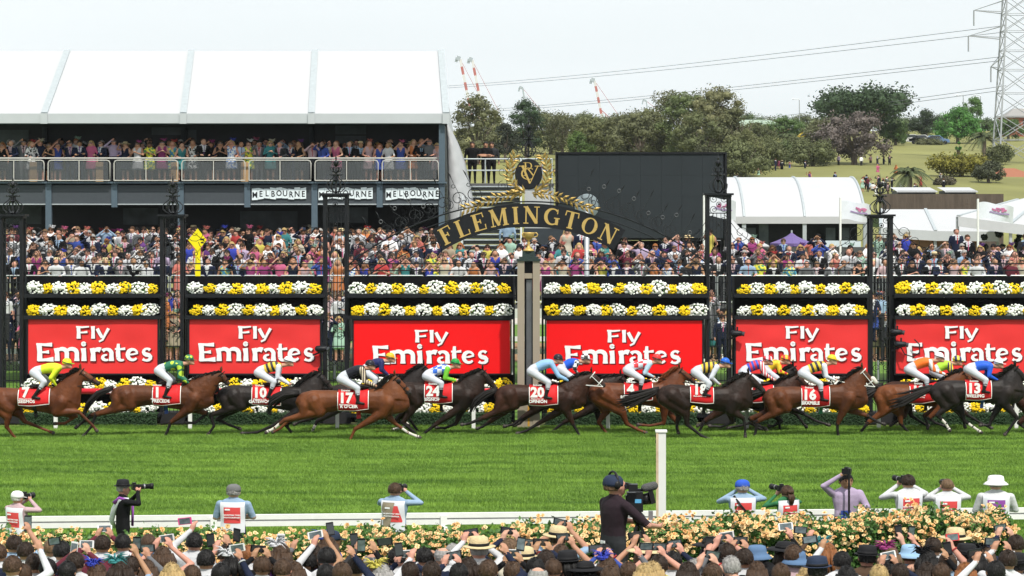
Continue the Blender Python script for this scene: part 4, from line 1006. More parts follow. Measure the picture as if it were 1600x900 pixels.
for i, a in enumerate(TREES):
    nm = 'gum_tree' if a[7] == 'loose' else 'broadleaf_tree'
    tree(*a[:6], a[6], a[7], a[8], 100 + i, nm, .28 if a[4] > 30 else .12, 9 if 'bare' not in a[5] else 22, 'bare' not in a[5] and a[6] != GUM or i % 2 == 0)
M_palm = mat('palm frond', (.075, .095, .04), .6, var=.3, scale=1)
def palm(px, pyb, Y_, wpx, hpx, label, seed):
    r = random.Random(seed); k = Y_ / FPX; b = P(px, pyb, Y_); b.z = hz(b.x, Y_); t = thing('palm_tree', label, 'tree', b, 'palms on the hill')
    h = hpx * k * .62 + (Z(pyb, Y_) - b.z); L_ = wpx * k * .5
    MB().tube([(0, 0, -.2), (.1, 0, h * .5), (0, 0, h)], [.34, .28, .34], 8).build('trunk', M_bark, t)
    for i in range(34):
        a = r.uniform(0, 6.283); el_ = r.uniform(-.35, 1.4); d = V((math.cos(a), math.sin(a), 0)); pts_ = []
        for q in range(6):
            u = q / 5; pts_.append(V((0, 0, h)) + d * L_ * u * math.cos(el_ * .8) + V((0, 0, L_ * (.75 * math.sin(el_) * u - .62 * u * u + .05))))
        mb = MB(); mb.tube(pts_, [.05, .04, .035, .03, .02, .01], 4)
        s_ = d.cross(V((0, 0, 1)))
        for q in range(16):
            u = .15 + .85 * q / 16; i_ = min(int(u * 5), 4); p = pts_[i_].lerp(pts_[i_ + 1], u * 5 - i_); fw = (pts_[i_ + 1] - pts_[i_]).normalized()
            for sg in (-1, 1):
                e = p + (s_ * sg * .8 + fw * .5 + V((0, 0, -.35))) * L_ * .25 * (1 - .5 * u)
                mb.add([p - fw * .07, p + fw * .07, e], [(0, 1, 2)])
        mb.build('frond', M_palm, t)
palm(1231, 240, 370, 46, 42, 'palm tree on the slope left of the domed tree', 1)
palm(1537, 252, 360, 62, 60, 'tall palm tree left of the pylon', 2)
palm(1420, 306, 262, 84, 54, 'broad low palm behind the long low marquee', 3)
# brush fence and low white roofs behind the long marquee
Yz = 172.; o = MB().box(X(1378, Yz), X(1568, Yz), 0, .4, 0, Z(303, Yz)).build('brush_fence', mat('brown brushwood', (.095, .075, .058), .95, var=.35, scale=1.5, bump=.8, bscale=6, stretch=(3, 1, .4)), loc=(0, Yz, 0)); tag(o, 'long brown brushwood fence above the low marquee on the right', 'fence')
for i, (a, b) in enumerate(((1403, 1462), (1478, 1525))):
    Yz = 182.; t = thing('low_shed', f'low white roofed shed behind the brush fence, {("left", "right")[i]} of two', 'shed', (X((a + b) / 2, Yz), Yz, 0)); hw_ = (b - a) / 2 * Yz / FPX
    MB().box(-hw_, hw_, 0, 3, 0, Z(298, Yz)).build('wall', M_char, t); MB().add([(-hw_ - .1, -.2, Z(299, Yz)), (hw_ + .1, -.2, Z(299, Yz)), (hw_ + .1, 3.2, Z(292, Yz)), (-hw_ - .1, 3.2, Z(292, Yz)), (-hw_ - .1, -.2, Z(300.5, Yz)), (hw_ + .1, -.2, Z(300.5, Yz))], [(0, 1, 2, 3), (4, 5, 1, 0)]).build('roof', M_pvc, t)
# dark conifers by the right marquee
for i, px in enumerate((1537, 1560, 1592)):
    tree(px, 405, 131, 26, 48, f'dark green clipped shrub under the right edge marquee, {ORD[i]} from left', (.02, .035, .02), 'round', .5, 300 + i, 'dark_shrub', .1, 5)

# houses and cars on the crest
M_brick = mat('red brick', (.28, .10, .07), .9, var=.2)
def house(px, py0, py1, Y_, wpx, label, roofc, wallc):
    k = Y_ / FPX; b = P(px, py1, Y_); g = hz(b.x, Y_); zt = Z(py0, Y_); ze = (Z(py1, Y_) * .45 + zt * .55); w_ = wpx * k / 2
    t = thing('house', label, 'house', (b.x, Y_, g), 'houses on the hill'); zt -= g; ze -= g
    MB().box(-w_, w_, 0, 8, -1, ze).build('wall', wallc, t)
    mb = MB(); mb.add([(-w_ - .4, -.5, ze), (w_ + .4, -.5, ze), (w_ + .4, 8.5, ze), (-w_ - .4, 8.5, ze), (-w_ + 2, 4, zt), (w_ - 2, 4, zt)], [(0, 1, 5, 4), (1, 2, 5), (2, 3, 4, 5), (3, 0, 4), (3, 2, 1, 0)]); mb.build('roof', roofc, t)
    for s_ in (-.5, .2, .65): MB().box(s_ * w_ - .5, s_ * w_ + .5, -.05, -.002, ze - 1.7, ze - .5).build('window', M_glassdark, t)
house(1185, 186, 214, 455, 78, 'long house with pale green metal roof on the hill', mat('pale green roof', (.30, .38, .30), .6), mat('cream wall', (.5, .45, .36), .8))
house(1222, 196, 214, 450, 34, 'small red brick house beside the green roof', mat('terracotta roof', (.30, .12, .07), .8), M_brick)
house(1598, 168, 200, 440, 50, 'house behind the pylon at the right edge', mat('grey roof', (.28, .27, .26), .7), M_brick)
house(1585, 262, 300, 300, 76, 'low pavilion with terracotta roof behind the pylon legs', mat('terracotta roof', (.30, .12, .07), .8), mat('brown wall', (.12, .08, .06), .8))
M_wind = mat('car window', (.02, .025, .03), .1, spec=.7)
def car(px, py, Y_, label, c, seed):
    b = P(px, py, Y_); b.z = hz(b.x, Y_); t = thing('parked_car', label, 'car', b, 'cars parked on the crest')
    prof = [(-2.1, .35), (-2.15, .8), (-1.6, .92), (-1.0, 1.42), (.5, 1.45), (1.15, .95), (2.0, .82), (2.1, .35)]
    MB().add([(x, -.85, z_) for x, z_ in prof] + [(x, .85, z_) for x, z_ in prof], [tuple(range(8)), tuple(range(15, 7, -1))] + [(i, i + 8, (i + 1) % 8 + 8, (i + 1) % 8) for i in range(8)]).build('body', mat('car paint ' + str(c), c, .3), t)
    MB().add([(x, -.86, z_) for x, z_ in [(-1.3, .95), (-.9, 1.36), (.42, 1.38), (.9, .97)]], [(0, 3, 2, 1)]).build('side_window', M_wind, t)
    for x in (-1.35, 1.35):
        mb = MB(); mb.lathe([(.001, -.1), (.32, -.1), (.32, .1), (.001, .1)], n=10); mb.v = [(p[0] + x, p[2] - .8, p[1] + .32) for p in mb.v]; mb.build('wheel', M_black, t)
for i, (px, c, nm) in enumerate(((1165, (.6, .6, .6), 'white'), (1262, (.65, .45, .03), 'yellow'), (1275, (.6, .6, .62), 'silver'), (1292, (.05, .05, .06), 'black'), (1424, (.65, .65, .65), 'white'), (1440, (.6, .62, .62), 'pale grey'), (1462, (.12, .2, .35), 'blue'))):
    car(px, 219, 405, f'{nm} car parked on the hill crest, {ORD[i]} from left', c, i)
for i, (px, pt) in enumerate(((1249, 156), (1280, 160), (1505, 150), (1532, 150))):
    Y_ = 440; b = P(px, 200, Y_); g = hz(b.x, Y_); t = thing('street_lamp', f'tall grey street lamp on the hill, {ORD[i]} from left', 'street lamp', (b.x, Y_, g), 'street lamps on the hill'); zt = Z(pt, Y_) - g
    MB().tube([(0, 0, 0), (0, 0, zt)], [.12, .07], 5).build('pole', M_steel, t); MB().tube([(0, 0, zt), (-.7, 0, zt + .15), (-1.2, 0, zt + .1)], [.06, .05, .1], 5).build('arm', M_steel, t)
# lattice pylon
M_lat = mat('lattice steel', (.36, .38, .40), .5, .4)
Yq = 335.; k = Yq / FPX; pb = P(1588, 300, Yq); g = hz(pb.x, Yq)
py = thing('lattice_pylon', 'tall grey lattice power pylon at the right edge', 'pylon', (pb.x, Yq, g))
zt = 46.
def hwid(z_): return max(.5, 1.85 * (1 - z_ / 34.) + .8)
lv = [0, 3, 6, 9, 12, 14.5, 17, 19.2, 21.4, 23.4, 25.4, 27.2, 29, 31, 33, 35, 37, 40, 43, 46]
for sx in (-1, 1):
    for sy in (-1, 1):
        MB().tube([(sx * hwid(z_), sy * hwid(z_), z_) for z_ in lv], .13, 4).build('leg', M_lat, py)
mb = MB()
for i in range(len(lv) - 1):
    a, b = lv[i], lv[i + 1]; wa, wb = hwid(a), hwid(b)
    for (x0, y0, x1, y1) in ((-1, -1, 1, -1), (-1, 1, 1, 1), (-1, -1, -1, 1), (1, -1, 1, 1)):
        mb.tube([(x0 * wa, y0 * wa, a), (x1 * wb, y1 * wb, b)], .06, 4); mb.tube([(x1 * wa, y1 * wa, a), (x0 * wb, y0 * wb, b)], .06, 4)
        mb.tube([(x0 * wb, y0 * wb, b), (x1 * wb, y1 * wb, b)], .05, 4)
stuff(mb.build('bracing', M_lat, py))
arms = []
for zz, wd in ((Z(60, Yq) - g, 6.2), (Z(108, Yq) - g, 3.3), (Z(20, Yq) - g, 5.5)):
    mb = MB()
    for sx in (-1, 1):
        e = V((sx * wd, 0, zz + .3))
        for sy in (-1, 1): mb.tube([(sx * hwid(zz), sy * hwid(zz), zz), e], .07, 4); mb.tube([(sx * hwid(zz), sy * hwid(zz), zz + 1.6), e], .06, 4)
        mb.tube([e, e + V((0, 0, -2.0))], .10, 5)
        arms.append(e + V((pb.x, Yq, g - 2.0)))
    stuff(mb.build('crossarm', M_lat, py))
# power lines sagging away to the left
M_wire = mat('cable', (.22, .23, .25), .6)
WL = [((1570, 40), (700, 125)), ((1570, 50), (700, 128)), ((1570, 88), (700, 166)), ((1570, 94), (700, 169)), ((1572, 134), (1000, 192)), ((1574, 140), (1000, 195))]
for i, (a, b) in enumerate(WL):
    p, q = P(*a, 335), P(*b, 560); n = 24; q2 = p + (q - p) * 1.5
    pts_ = [p + (q2 - p) * (j / n) + V((0, 0, -1.5 * math.sin(math.pi * j / n))) for j in range(n + 1)]
    o = MB().tube(pts_, .045, 4).build('power_line', M_wire)
    tag(o, f'thin power line sagging left from the pylon, {ORD[i]} from top', 'power line', 'power lines')
# container port cranes far away
M_cr, M_cw, M_cg = mat('crane red', (.42, .13, .11), .6), mat('crane white', (.62, .62, .62), .6), mat('crane grey', (.35, .40, .43), .6)
def crane(px, pt, dx, pyb, Y_, label, wpx, cols=(0, 1)):
    b = P(px, pyb, Y_); t = thing('port_crane', label, 'crane', (b.x, Y_, 0), 'container port cranes'); k = Y_ / FPX; n = 8
    top = P(px + dx, pt, Y_) - V((b.x, Y_, 0)); bot = V((0, 0, b.z))
    for i in range(n):
        a, c = bot.lerp(top, i / n), bot.lerp(top, (i + .999) / n)
        MB().bar(a, c, wpx * k * .75, wpx * k * .75).build('boom_section', [M_cr, M_cw][cols[i % 2]] if cols[0] != 2 else M_cg, t)
    MB().bar(top, top + V((-5.5 * k, 0, 2 * k)), wpx * k * 1.2).bar(top + V((-5 * k, 0, 2 * k)), top + V((-6.5 * k, 0, -5 * k)), wpx * k * .8).build('boom_head', M_cg, t)
    hb = bot + V((8 * k, 0, 0))
    MB().bar(bot + V((-4 * k, 0, 0)), V((-4 * k, 0, 0)), 3 * k).bar(hb, V((12 * k, 0, 0)), 3 * k).bar(bot + V((-8 * k, 0, 2 * k)), hb + V((14 * k, 0, 2 * k)), 3 * k).build('portal_frame', M_cg, t)
    mb = MB(); mb.bar(top, bot + V((22 * k, 0, 28 * k * .6)), .6 * k); mb.bar(bot.lerp(top, .35), bot + V((34 * k, 0, -10 * k)), 1.2 * k); mb.bar(bot.lerp(top, .2) + V((6 * k, 0, 0)), bot + V((26 * k, 0, -22 * k)), 1.2 * k); mb.build('stays', M_cr, t)
crane(739, 92, -20, 190, 1500, 'red and white container crane nearest the pavilion roof', 5.5)
crane(757, 94, -19, 190, 1500, 'second red and white container crane right of the first', 5.5)
crane(943, 126, -14, 195, 1600, 'lone red and white container crane above the screen', 5)
crane(823, 138, -6, 190, 1700, 'distant grey crane jib between the striped cranes', 3.5, (2, 2))
crane(1014, 158, -4, 195, 1900, 'small far blue grey crane left of the tall gum', 2.5, (2, 2))
# ------------------------------------------------------------------ horses and jockeys
def coat(name, c1, c2, gloss=.52):
    m = mat(name, c1, gloss, var=0, spec=.2); t = m.node_tree; b = t.nodes['Principled BSDF']
    co = t.nodes.new('ShaderNodeTexCoord'); n = t.nodes.new('ShaderNodeTexNoise'); n.inputs['Scale'].default_value = 2.6; n.inputs['Detail'].default_value = 5
    n2 = t.nodes.new('ShaderNodeTexNoise'); n2.inputs['Scale'].default_value = 9
    t.links.new(co.outputs['Object'], n.inputs['Vector']); t.links.new(co.outputs['Object'], n2.inputs['Vector'])
    r = t.nodes.new('ShaderNodeMix'); r.data_type = 'RGBA'; r.inputs[6].default_value = (*c1, 1); r.inputs[7].default_value = (*c2, 1)
    q = t.nodes.new('ShaderNodeMapRange'); q.inputs[1].default_value = .35; q.inputs[2].default_value = .65
    t.links.new(n.outputs['Fac'], q.inputs[0]); t.links.new(q.outputs[0], r.inputs[0]); t.links.new(r.outputs[2], b.inputs['Base Color'])
    bp = t.nodes.new('ShaderNodeBump'); bp.inputs['Strength'].default_value = .5; bp.inputs['Distance'].default_value = .03
    t.links.new(n2.outputs['Fac'], bp.inputs['Height']); t.links.new(bp.outputs[0], b.inputs['Normal'])
    return m
BAY = coat('bay coat', (.048, .0145, .005), (.110, .034, .011)); DBAY = coat('dark bay coat', (.017, .007, .004), (.042, .015, .008))
CHEST = coat('chestnut coat', (.066, .018, .006), (.135, .040, .013)); BROWN = coat('brown coat', (.010, .006, .004), (.024, .011, .007))
NEARBLK = coat('near black coat', (.009, .007, .007), (.020, .014, .012)); LBAY = coat('light bay coat', (.078, .023, .007), (.150, .047, .014))
M_mane_k = mat('black mane hair', (.010, .008, .007), .5, var=.4, scale=20); M_mane_r = mat('red mane hair', (.16, .045, .016), .55, var=.4, scale=20)
M_legk = mat('black points', (.012, .010, .010), .5); M_sock = mat('white sock', (.62, .58, .52), .7); M_hoof = mat('hoof horn', (.06, .05, .045), .5)
M_leather = mat('black leather', (.012, .011, .011), .4); M_wleather = mat('white leather', (.75, .75, .72), .5)
M_cloth_red = mat('red number cloth', (.62, .018, .022), .6, var=.06); M_piping = mat('white piping', (.8, .8, .78), .6)
M_muzzle = mat('muzzle skin', (.03, .022, .02), .6); M_eye = mat('dark eye', (.005, .004, .004), .1, spec=.8)
def ring_pts(c, u, ru, v_, rv, n=14): return [c + u * ru * math.cos(2 * math.pi * j / n) + v_ * rv * math.sin(2 * math.pi * j / n) for j in range(n)]
UY = V((0, 1, 0))
def side_loft(mb, st, m, n=14):
    """rings across a body seen from the side; st = (x, z, half height, half width)"""
    rs = []
    for i, (x, z_, hh, hw) in enumerate(st):
        a, b = st[max(i - 1, 0)], st[min(i + 1, len(st) - 1)]; d = V((b[0] - a[0], 0, b[1] - a[1])).normalized(); up = V((-d.z, 0, d.x))
        rs.append(ring_pts(V((x, 0, z_)), UY, hw, up, hh, n))
    mb.rings(rs, m)
def horse(tagn, reg, Y_, K, number, name, label, coatm, mane, tailm, points='k', socks='', bridle=None, blink=False, jk=None):
    """K: keypoints in the 4x crop starting at reg = (ox, oy): rump croup withers chest poll nose, legs and tail"""
    ox, oy = reg; sc = Y_ / FPX
    def w(p): return (ox + p[0] / 4 - 800) * sc, HC - (oy + p[1] / 4 - YH) * sc
    R_, W_, PO, NO = w(K['rump']), w(K['withers']), w(K['poll']), w(K['nose'])
    x0 = (R_[0] + W_[0]) / 2
    def l(p): q = w(p); return q[0] - x0, q[1]
    t = thing('horse', label, 'horse', (x0, Y_, 0), 'galloping race horses')
    (rx, rz_), (wx, wz), (px_, pz), (nx_, nz_) = l(K['rump']), l(K['withers']), l(K['poll']), l(K['nose'])
    Lb = (wx - rx) / 1.9                                        # body length unit: rump to withers
    zc = l(K['croup'])[1]; mb = MB()
    def bx(u): return rx + u * Lb
    def top(u): return zc + (wz - zc) * max(0, min(1, (u - .4) / 1.5))
    # u along the body, top offset, depth
    prof = [(0.0, -.16, .20, .10), (.10, -.055, .50, .21), (.36, .01, .70, .28), (.70, .0, .66, .285), (1.05, -.035, .56, .275), (1.4, -.06, .62, .29), (1.75, -.02, .72, .285), (2.0, -.0, .80, .26), (2.3, -.10, .68, .235), (2.55, -.24, .48, .18), (2.70, -.36, .22, .10)]
    side_loft(mb, [(bx(u), top(u) + o_ - d / 2, d / 2, hw) for u, o_, d, hw in prof], 0)
    # neck and head
    nb = V((bx(2.28), 0, wz - .30)); hd = V((nx_ - px_, 0, nz_ - pz)); hl = hd.length; hd.normalize()
    pol = V((px_, 0, pz)); jw = V((hd.z, 0, -hd.x));
    if jw.z > 0: jw = -jw
    ne = pol + hd * hl * .12 + jw * .10
    st = []
    for i in range(6):
        u = i / 5; c = nb.lerp(ne, u) + V((0, 0, .05 * math.sin(math.pi * u))); hh = .37 * (1 - u) ** 1.1 + .135; hw = .17 * (1 - u) + .085
        st.append((c.x, c.z, hh, hw))
    side_loft(mb, st, 0)
    hst = []
    for u, hh, hw, dj in ((-.08, .06, .05, .05), (.05, .125, .085, .085), (.22, .155, .092, .11), (.42, .13, .082, .09), (.62, .095, .062, .065), (.82, .078, .056, .055), (.95, .072, .055, .06), (1.03, .04, .035, .05)):
        c = pol + hd * hl * u + jw * dj; hst.append((c.x, c.z, hh, hw))
    side_loft(mb, hst[:6], 0); side_loft(mb, hst[4:], 1)
    for sy in (-1, 1):
        e = pol + V((-.0, sy * .055, .02)); mb.tube([e, e + V((-.015, sy * .015, .09)), e + V((-.01 + .02, sy * .02, .18))], [.035, .04, .006], 8, 0)
        c = pol + hd * hl * .30 + jw * .03 + V((0, sy * .082, 0)); mb.ell(c, .022, 2, 8, 6)
        c = pol + hd * hl * .97 + jw * .03 + V((0, sy * .052, 0)); mb.ell(c, .014, 2, 6, 4)
    # legs
    legc = 3 if points == 'k' else 0
    def leg(pts_, sy, hind, sock, yy):
        q = [V((*[l(p)[0]], yy * sy, l(p)[1])) for p in pts_]
        if hind:
            hip = V((bx(.42), sy * .13, zc - .30)); stf = V((bx(.78), sy * .16, zc - .58)); k0 = q[0]
            stf = stf.lerp(V((k0.x, stf.y, stf.z)), .22); mb.cap(hip, stf, .27, .185, 12, 0); mb.cap(V((bx(.22), sy * .13, zc - .42)), stf.lerp(k0, .45), .20, .125, 12, 0); mb.cap(stf, k0, .155, .066, 12, 0)
        else:
            hip = V((bx(2.2), sy * .13, wz - .42)); el_ = V((bx(2.08), sy * .14, wz - .70)); k0 = q[0]
            mb.cap(hip, el_, .22, .165, 12, 0); mb.cap(el_, el_.lerp(k0, .5), .145, .105, 12, 0); mb.cap(el_.lerp(k0, .5), k0, .105, .058, 12, 0)
        f = q[1]; h = q[2]
        mb.ell(k0, (.062, .052, .075), legc, 8, 6)
        mb.cap(k0, f, .060 if hind else .053, .043, 9, legc); mb.cap(f, f.lerp(h, .5), .050, .040, 9, 4 if sock else legc)
        if sock: mb.cap(k0.lerp(f, .6), f, .045, .044, 9, 4)
        d = (h - f); d = d.normalized() if d.length > .01 else V((.5, 0, -.8))
        mb.cap(f.lerp(h, .5), h - d * .02, .043, .05, 9, 4 if sock else legc); mb.cap(h - d * .01, h + d * .04, .055, .064, 10, 5)
    for i, (pts_, hind, sy) in enumerate(K['legs']):
        leg(pts_, sy, hind, str(i) in socks, .16 if hind else .13)
    body = obj('body', blob(mb, .026, 5, 'horse_body'), [coatm, M_muzzle, M_eye, M_legk, M_sock, M_hoof], t)
    # mane
    mm = MB(); r = random.Random(hash(tagn) % 999 if False else sum(map(ord, tagn)))
    crest = [V((pol.x, 0, pol.z + .03)).lerp(V((bx(2.0), 0, wz + .0)), i / 16) + V((0, 0, .05 * math.sin(math.pi * i / 16))) for i in range(17)]
    for i in range(90):
        u = r.random() * 16; i_ = min(int(u), 15); p = crest[i_].lerp(crest[i_ + 1], u - i_) + V((0, r.uniform(-.05, .03), -.03))
        L_ = r.uniform(.10, .24); d = V((-1, r.uniform(-.6, .2), r.uniform(-.25, .55))).normalized()
        mm.tube([p, p + d * L_ * .5 + V((0, -.02, .02)), p + d * L_ + V((0, -.03, -.05))], [.03, .022, .004], 4)
    mm.build('mane', mane, t)
    # tail
    tm = MB(); tp = [V((l(p)[0], 0, l(p)[1])) for p in K['tail']]
    for i in range(26):
        pts_ = []; ty = r.gauss(0, .06); oz = r.gauss(0, 1); L_ = r.uniform(.75, 1.08)
        for j in range(7):
            u = j / 6 * L_ * (len(tp) - 1); i_ = min(int(u), len(tp) - 2); p = tp[i_].lerp(tp[i_ + 1], u - i_)
            pts_.append(p + V((0, ty * (.3 + j / 6), oz * .075 * (.25 + j / 6))))
        tm.tube(pts_, [.045, .05, .048, .042, .034, .022, .004], 5)
    tm.build('tail', tailm, t, True)
    # bridle and reins
    br = MB(); bm = bridle or M_leather
    def around(u, rr, hw, w_=.014):
        c = pol + hd * hl * u + jw * .07
        br.tube([c + jw * rr * math.cos(a) + UY * hw * math.sin(a) for a in [2 * math.pi * j / 14 for j in range(15)]], w_, 4)
    around(.10, .15, .105); around(.66, .115, .080, .018 if bridle else .014)
    for sy in (-1, 1):
        a = pol + hd * hl * .10 + jw * .07 + UY * sy * .10; b = pol + hd * hl * .66 + jw * .09 + UY * sy * .078; c = pol + hd * hl * .9 + jw * .10 + UY * sy * .06
        br.tube([a, b, c], .012, 4)
        br.ell(c, .02, 0, 6, 4)
        if jk: br.tube([c, c.lerp(V((l(jk['hand'])[0], sy * .10, l(jk['hand'])[1])), .5) + V((0, sy * .05, -.03)), V((l(jk['hand'])[0], sy * .08, l(jk['hand'])[1]))], .014, 4)
    br.build('bridle', bm, t)
    if blink:
        for sy in (-1, 1): MB().ell(pol + hd * hl * .28 + jw * .04 + UY * sy * .095, (.07, .03, .07), 0, 10, 6).build('blinker', M_leather, t)
    if bridle is M_wleather and tagn == 'M':
        mb2 = MB(); mb2.cap(pol + hd * hl * .62 - jw * .02 + UY * -.02, pol + hd * hl * .80 - jw * .01, .075, .07); mb2.build('noseband', M_sock, t, True)
    # girth strap, saddle and number cloth wrapped over the back
    def wrap(u0, u1, drop, off, y_in=0, both=True, nn=9):
        m2 = MB(); rows = []
        for uu in [u0 + (u1 - u0) * i / 6 for i in range(7)]:
            lo = [q for q in prof if q[0] <= uu][-1]; hi = [q for q in prof if q[0] > uu][0]; f_ = (uu - lo[0]) / (hi[0] - lo[0])
            o_, d, hw = [lo[j] + (hi[j] - lo[j]) * f_ for j in (1, 2, 3)]; cz = top(uu) + o_ - d / 2; col = []
            for j in range(nn):
                z_ = top(uu) + o_ + off - drop * j / (nn - 1); s_ = max(0, 1 - ((z_ - cz) / (d / 2 + off)) ** 2); col.append(V((bx(uu), -(hw + off) * math.sqrt(s_) - y_in, z_)))
            rows.append(col)
        return rows
    if number is not None and jk:
        sx0 = l(jk['cl'])[0]; sx1 = l(jk['cr'])[0]; u0, u1 = (sx0 - rx) / Lb, (sx1 - rx) / Lb; u1 = min(u1, 2.6); dr = min(.8, top((u0 + u1) / 2) + .02 - l(jk['nam'])[1] + .075)
        def sheet(rows, m, nm):
            m2 = MB(); a, b = len(rows), len(rows[0]); m2.add([p for c in rows for p in c], [(i * b + j, i * b + j + 1, (i + 1) * b + j + 1, (i + 1) * b + j) for i in range(a - 1) for j in range(b - 1)])
            o = m2.build(nm, m, t, True); sm = o.modifiers.new('t', 'SOLIDIFY'); sm.thickness = .012; sm.offset = 0; return o
        rows = wrap(u0, u1, dr, .028); ncl = sheet(rows, M_cloth_red, 'number_cloth')
        edge = [c[-1] for c in rows]; ed = MB(); ed.tube([rows[0][i] for i in range(1, 9)] + edge[1:-1] + [rows[-1][i] for i in range(8, 0, -1)], .014, 4); ed.build('piping', M_piping, ncl)
        yf = min(p.y for c in rows for p in c) - .012
        wd = (sx1 - sx0); zt = top((u0 + u1) / 2) + .0
        def put(s_, size, cx, cz, bold, sx=1.0):
            o = obj('lettering', text_mesh(s_, size, bold, .002, sx=sx), M_piping, ncl, (cx, yf, cz)); return o
        nzz = l(jk['num'])
        put(number, .39, nzz[0], nzz[1], .018, 1.0)
        if name: put(name, .125, l(jk['nam'])[0], l(jk['nam'])[1], .004, 1.0)
        put('Emirates', .075, nzz[0], nzz[1] + .22, .002, .95); put('Melbourne Cup', .06, nzz[0], nzz[1] - .175, .001, .95)
        gu = (l(jk['boot1'])[0] - rx) / Lb
        gm = MB(); rows = wrap(gu - .05, gu + .05, .82, .016); m2 = MB(); a, b = 7, 9
        gm.add([p for c in rows for p in c], [(i * b + j, i * b + j + 1, (i + 1) * b + j + 1, (i + 1) * b + j) for i in range(a - 1) for j in range(b - 1)])
        gm.build('girth', jk.get('girth', M_leather), t)
        sdm = MB(); sdm.ell((bx(gu) + .05, 0, top(gu) + .03), (.28, .17, .06), 0); sdm.build('saddle', M_leather, t, True)
    return t, l, x0

M_skin = mat('skin', (.50, .27, .18), .55, var=.1, scale=12); M_breech = mat('white breeches', (.49, .51, .56), .7, var=.08, scale=5, bump=.6, bscale=9)
def jockey(tagn, reg, Y_, J, label, torso, sleeve, capm, cap_peak=None, collar=None):
    ox, oy = reg; sc = Y_ / FPX
    def w(p): return (ox + p[0] / 4 - 800) * sc, HC - (oy + p[1] / 4 - YH) * sc
    bu = w(J['butt']); x0 = bu[0]
    def l(p, y=0): q = w(p); return V((q[0] - x0, y, q[1] - bu[1]))
    t = thing('person', label, 'person', (x0, Y_, bu[1]), 'jockeys riding the race')
    mb = MB(); B, S, Hh, C = l(J['butt']) + V((.10, 0, -.07)), l(J['sh']), l(J['hand']), l(J['cap'])
    ax_ = (S - B).normalized(); up = V((-ax_.z, 0, ax_.x)); L_ = (S - B).length
    rs = []
    for u, hh, hw in ((-.16, .07, .09), (-.08, .13, .16), (.05, .155, .185), (.3, .135, .17), (.6, .15, .19), (.85, .145, .215), (1.0, .12, .19), (1.12, .07, .10)):
        rs.append(ring_pts(B + ax_ * L_ * u + up * (.04 * math.sin(math.pi * max(0, min(1, u)))), UY, hw, up, hh, 14))
    mb.rings(rs[:4], 1); mb.rings(rs[3:], 0)
    mb.cap(S + ax_ * .05, C + V((-.02, 0, -.12)), .065, .06, 10, 3)
    hc = C + V((.025, 0, -.055)); mb.ell(hc, (.105, .08, .125), 3, 12, 8)
    mb.cap(hc + V((.05, 0, -.07)), hc + V((.09, 0, -.085)), .055, .045, 8, 3); mb.cap(hc + V((.10, 0, -.01)), hc + V((.13, 0, -.035)), .016, .018, 6, 3)
    for sy in (-1, 1):
        mb.ell(hc + V((-.015, sy * .08, -.02)), (.03, .012, .035), 3, 6, 5)
        sh = S + V((0, sy * .17, -.01)); el_ = l(J['elb'], sy * .22); ha = Hh + V((0, sy * .07, 0))
        mb.cap(sh, el_, .085, .066, 10, 2); mb.cap(el_, ha - (ha - el_).normalized() * .05, .062, .042, 10, 2)
        mb.ell(ha, (.055, .035, .045), 3, 8, 6)
        for f in range(4): mb.cap(ha + V((.03 - .022 * f, 0, .03)), ha + V((.045 - .022 * f, -sy * .035, -.035)), .014, .012, 6, 3)
        mb.cap(ha + V((.02, 0, .03)), ha + V((.06, -sy * .02, .02)), .014, .012, 6, 3)
        kn = l(J['knee'], sy * .30); b1 = l(J['boot1'], sy * .33); hp = B + V((-.02, sy * .10, -.02))
        mb.cap(hp, kn, .135, .088, 12, 1)
        b0 = kn.lerp(b1, .35)
        mb.cap(kn, b0, .085, .07, 10, 1); mb.cap(b0, b1 + V((0, 0, .06)), .068, .048, 10, 4); mb.cap(b1 + V((-.03, 0, .03)), b1 + V((.16, 0, .0)), .048, .04, 8, 4)
    obj('body', blob(mb, .019, 4, 'jockey_body'), [torso, M_breech, sleeve, M_skin, M_leather], t)
    cm = MB(); cc = C + V((.0, 0, .0)); prof = [(.001, .125), (.05, .118), (.09, .09), (.115, .045), (.12, .0), (.117, -.035), (.10, -.037)]
    cm.lathe(prof[::-1], cc, 16, 0, 1.12, .92)
    cap = cm.build('cap', capm, t, True)
    pk = MB(); pk.add([cc + V((.10, -.08, -.02)), cc + V((.10, .08, -.02)), cc + V((.20, .06, -.035)), cc + V((.225, 0, -.035)), cc + V((.20, -.06, -.035))], [(0, 4, 3, 2, 1)]); o = pk.build('peak', cap_peak or capm, cap); sm = o.modifiers.new('t', 'SOLIDIFY'); sm.thickness = .012
    gg = MB(); gg.tube([cc + V((.13 * math.cos(a), .112 * math.sin(a), -.01 + .035 * math.cos(a) * -1)) for a in [2 * math.pi * j / 18 for j in range(19)]], .012, 4); gg.build('goggle_strap', M_leather, t)
    if collar: MB().ell(S + ax_ * .06, (.07, .09, .05), 0, 10, 6).build('collar', collar, t, True)
    return t

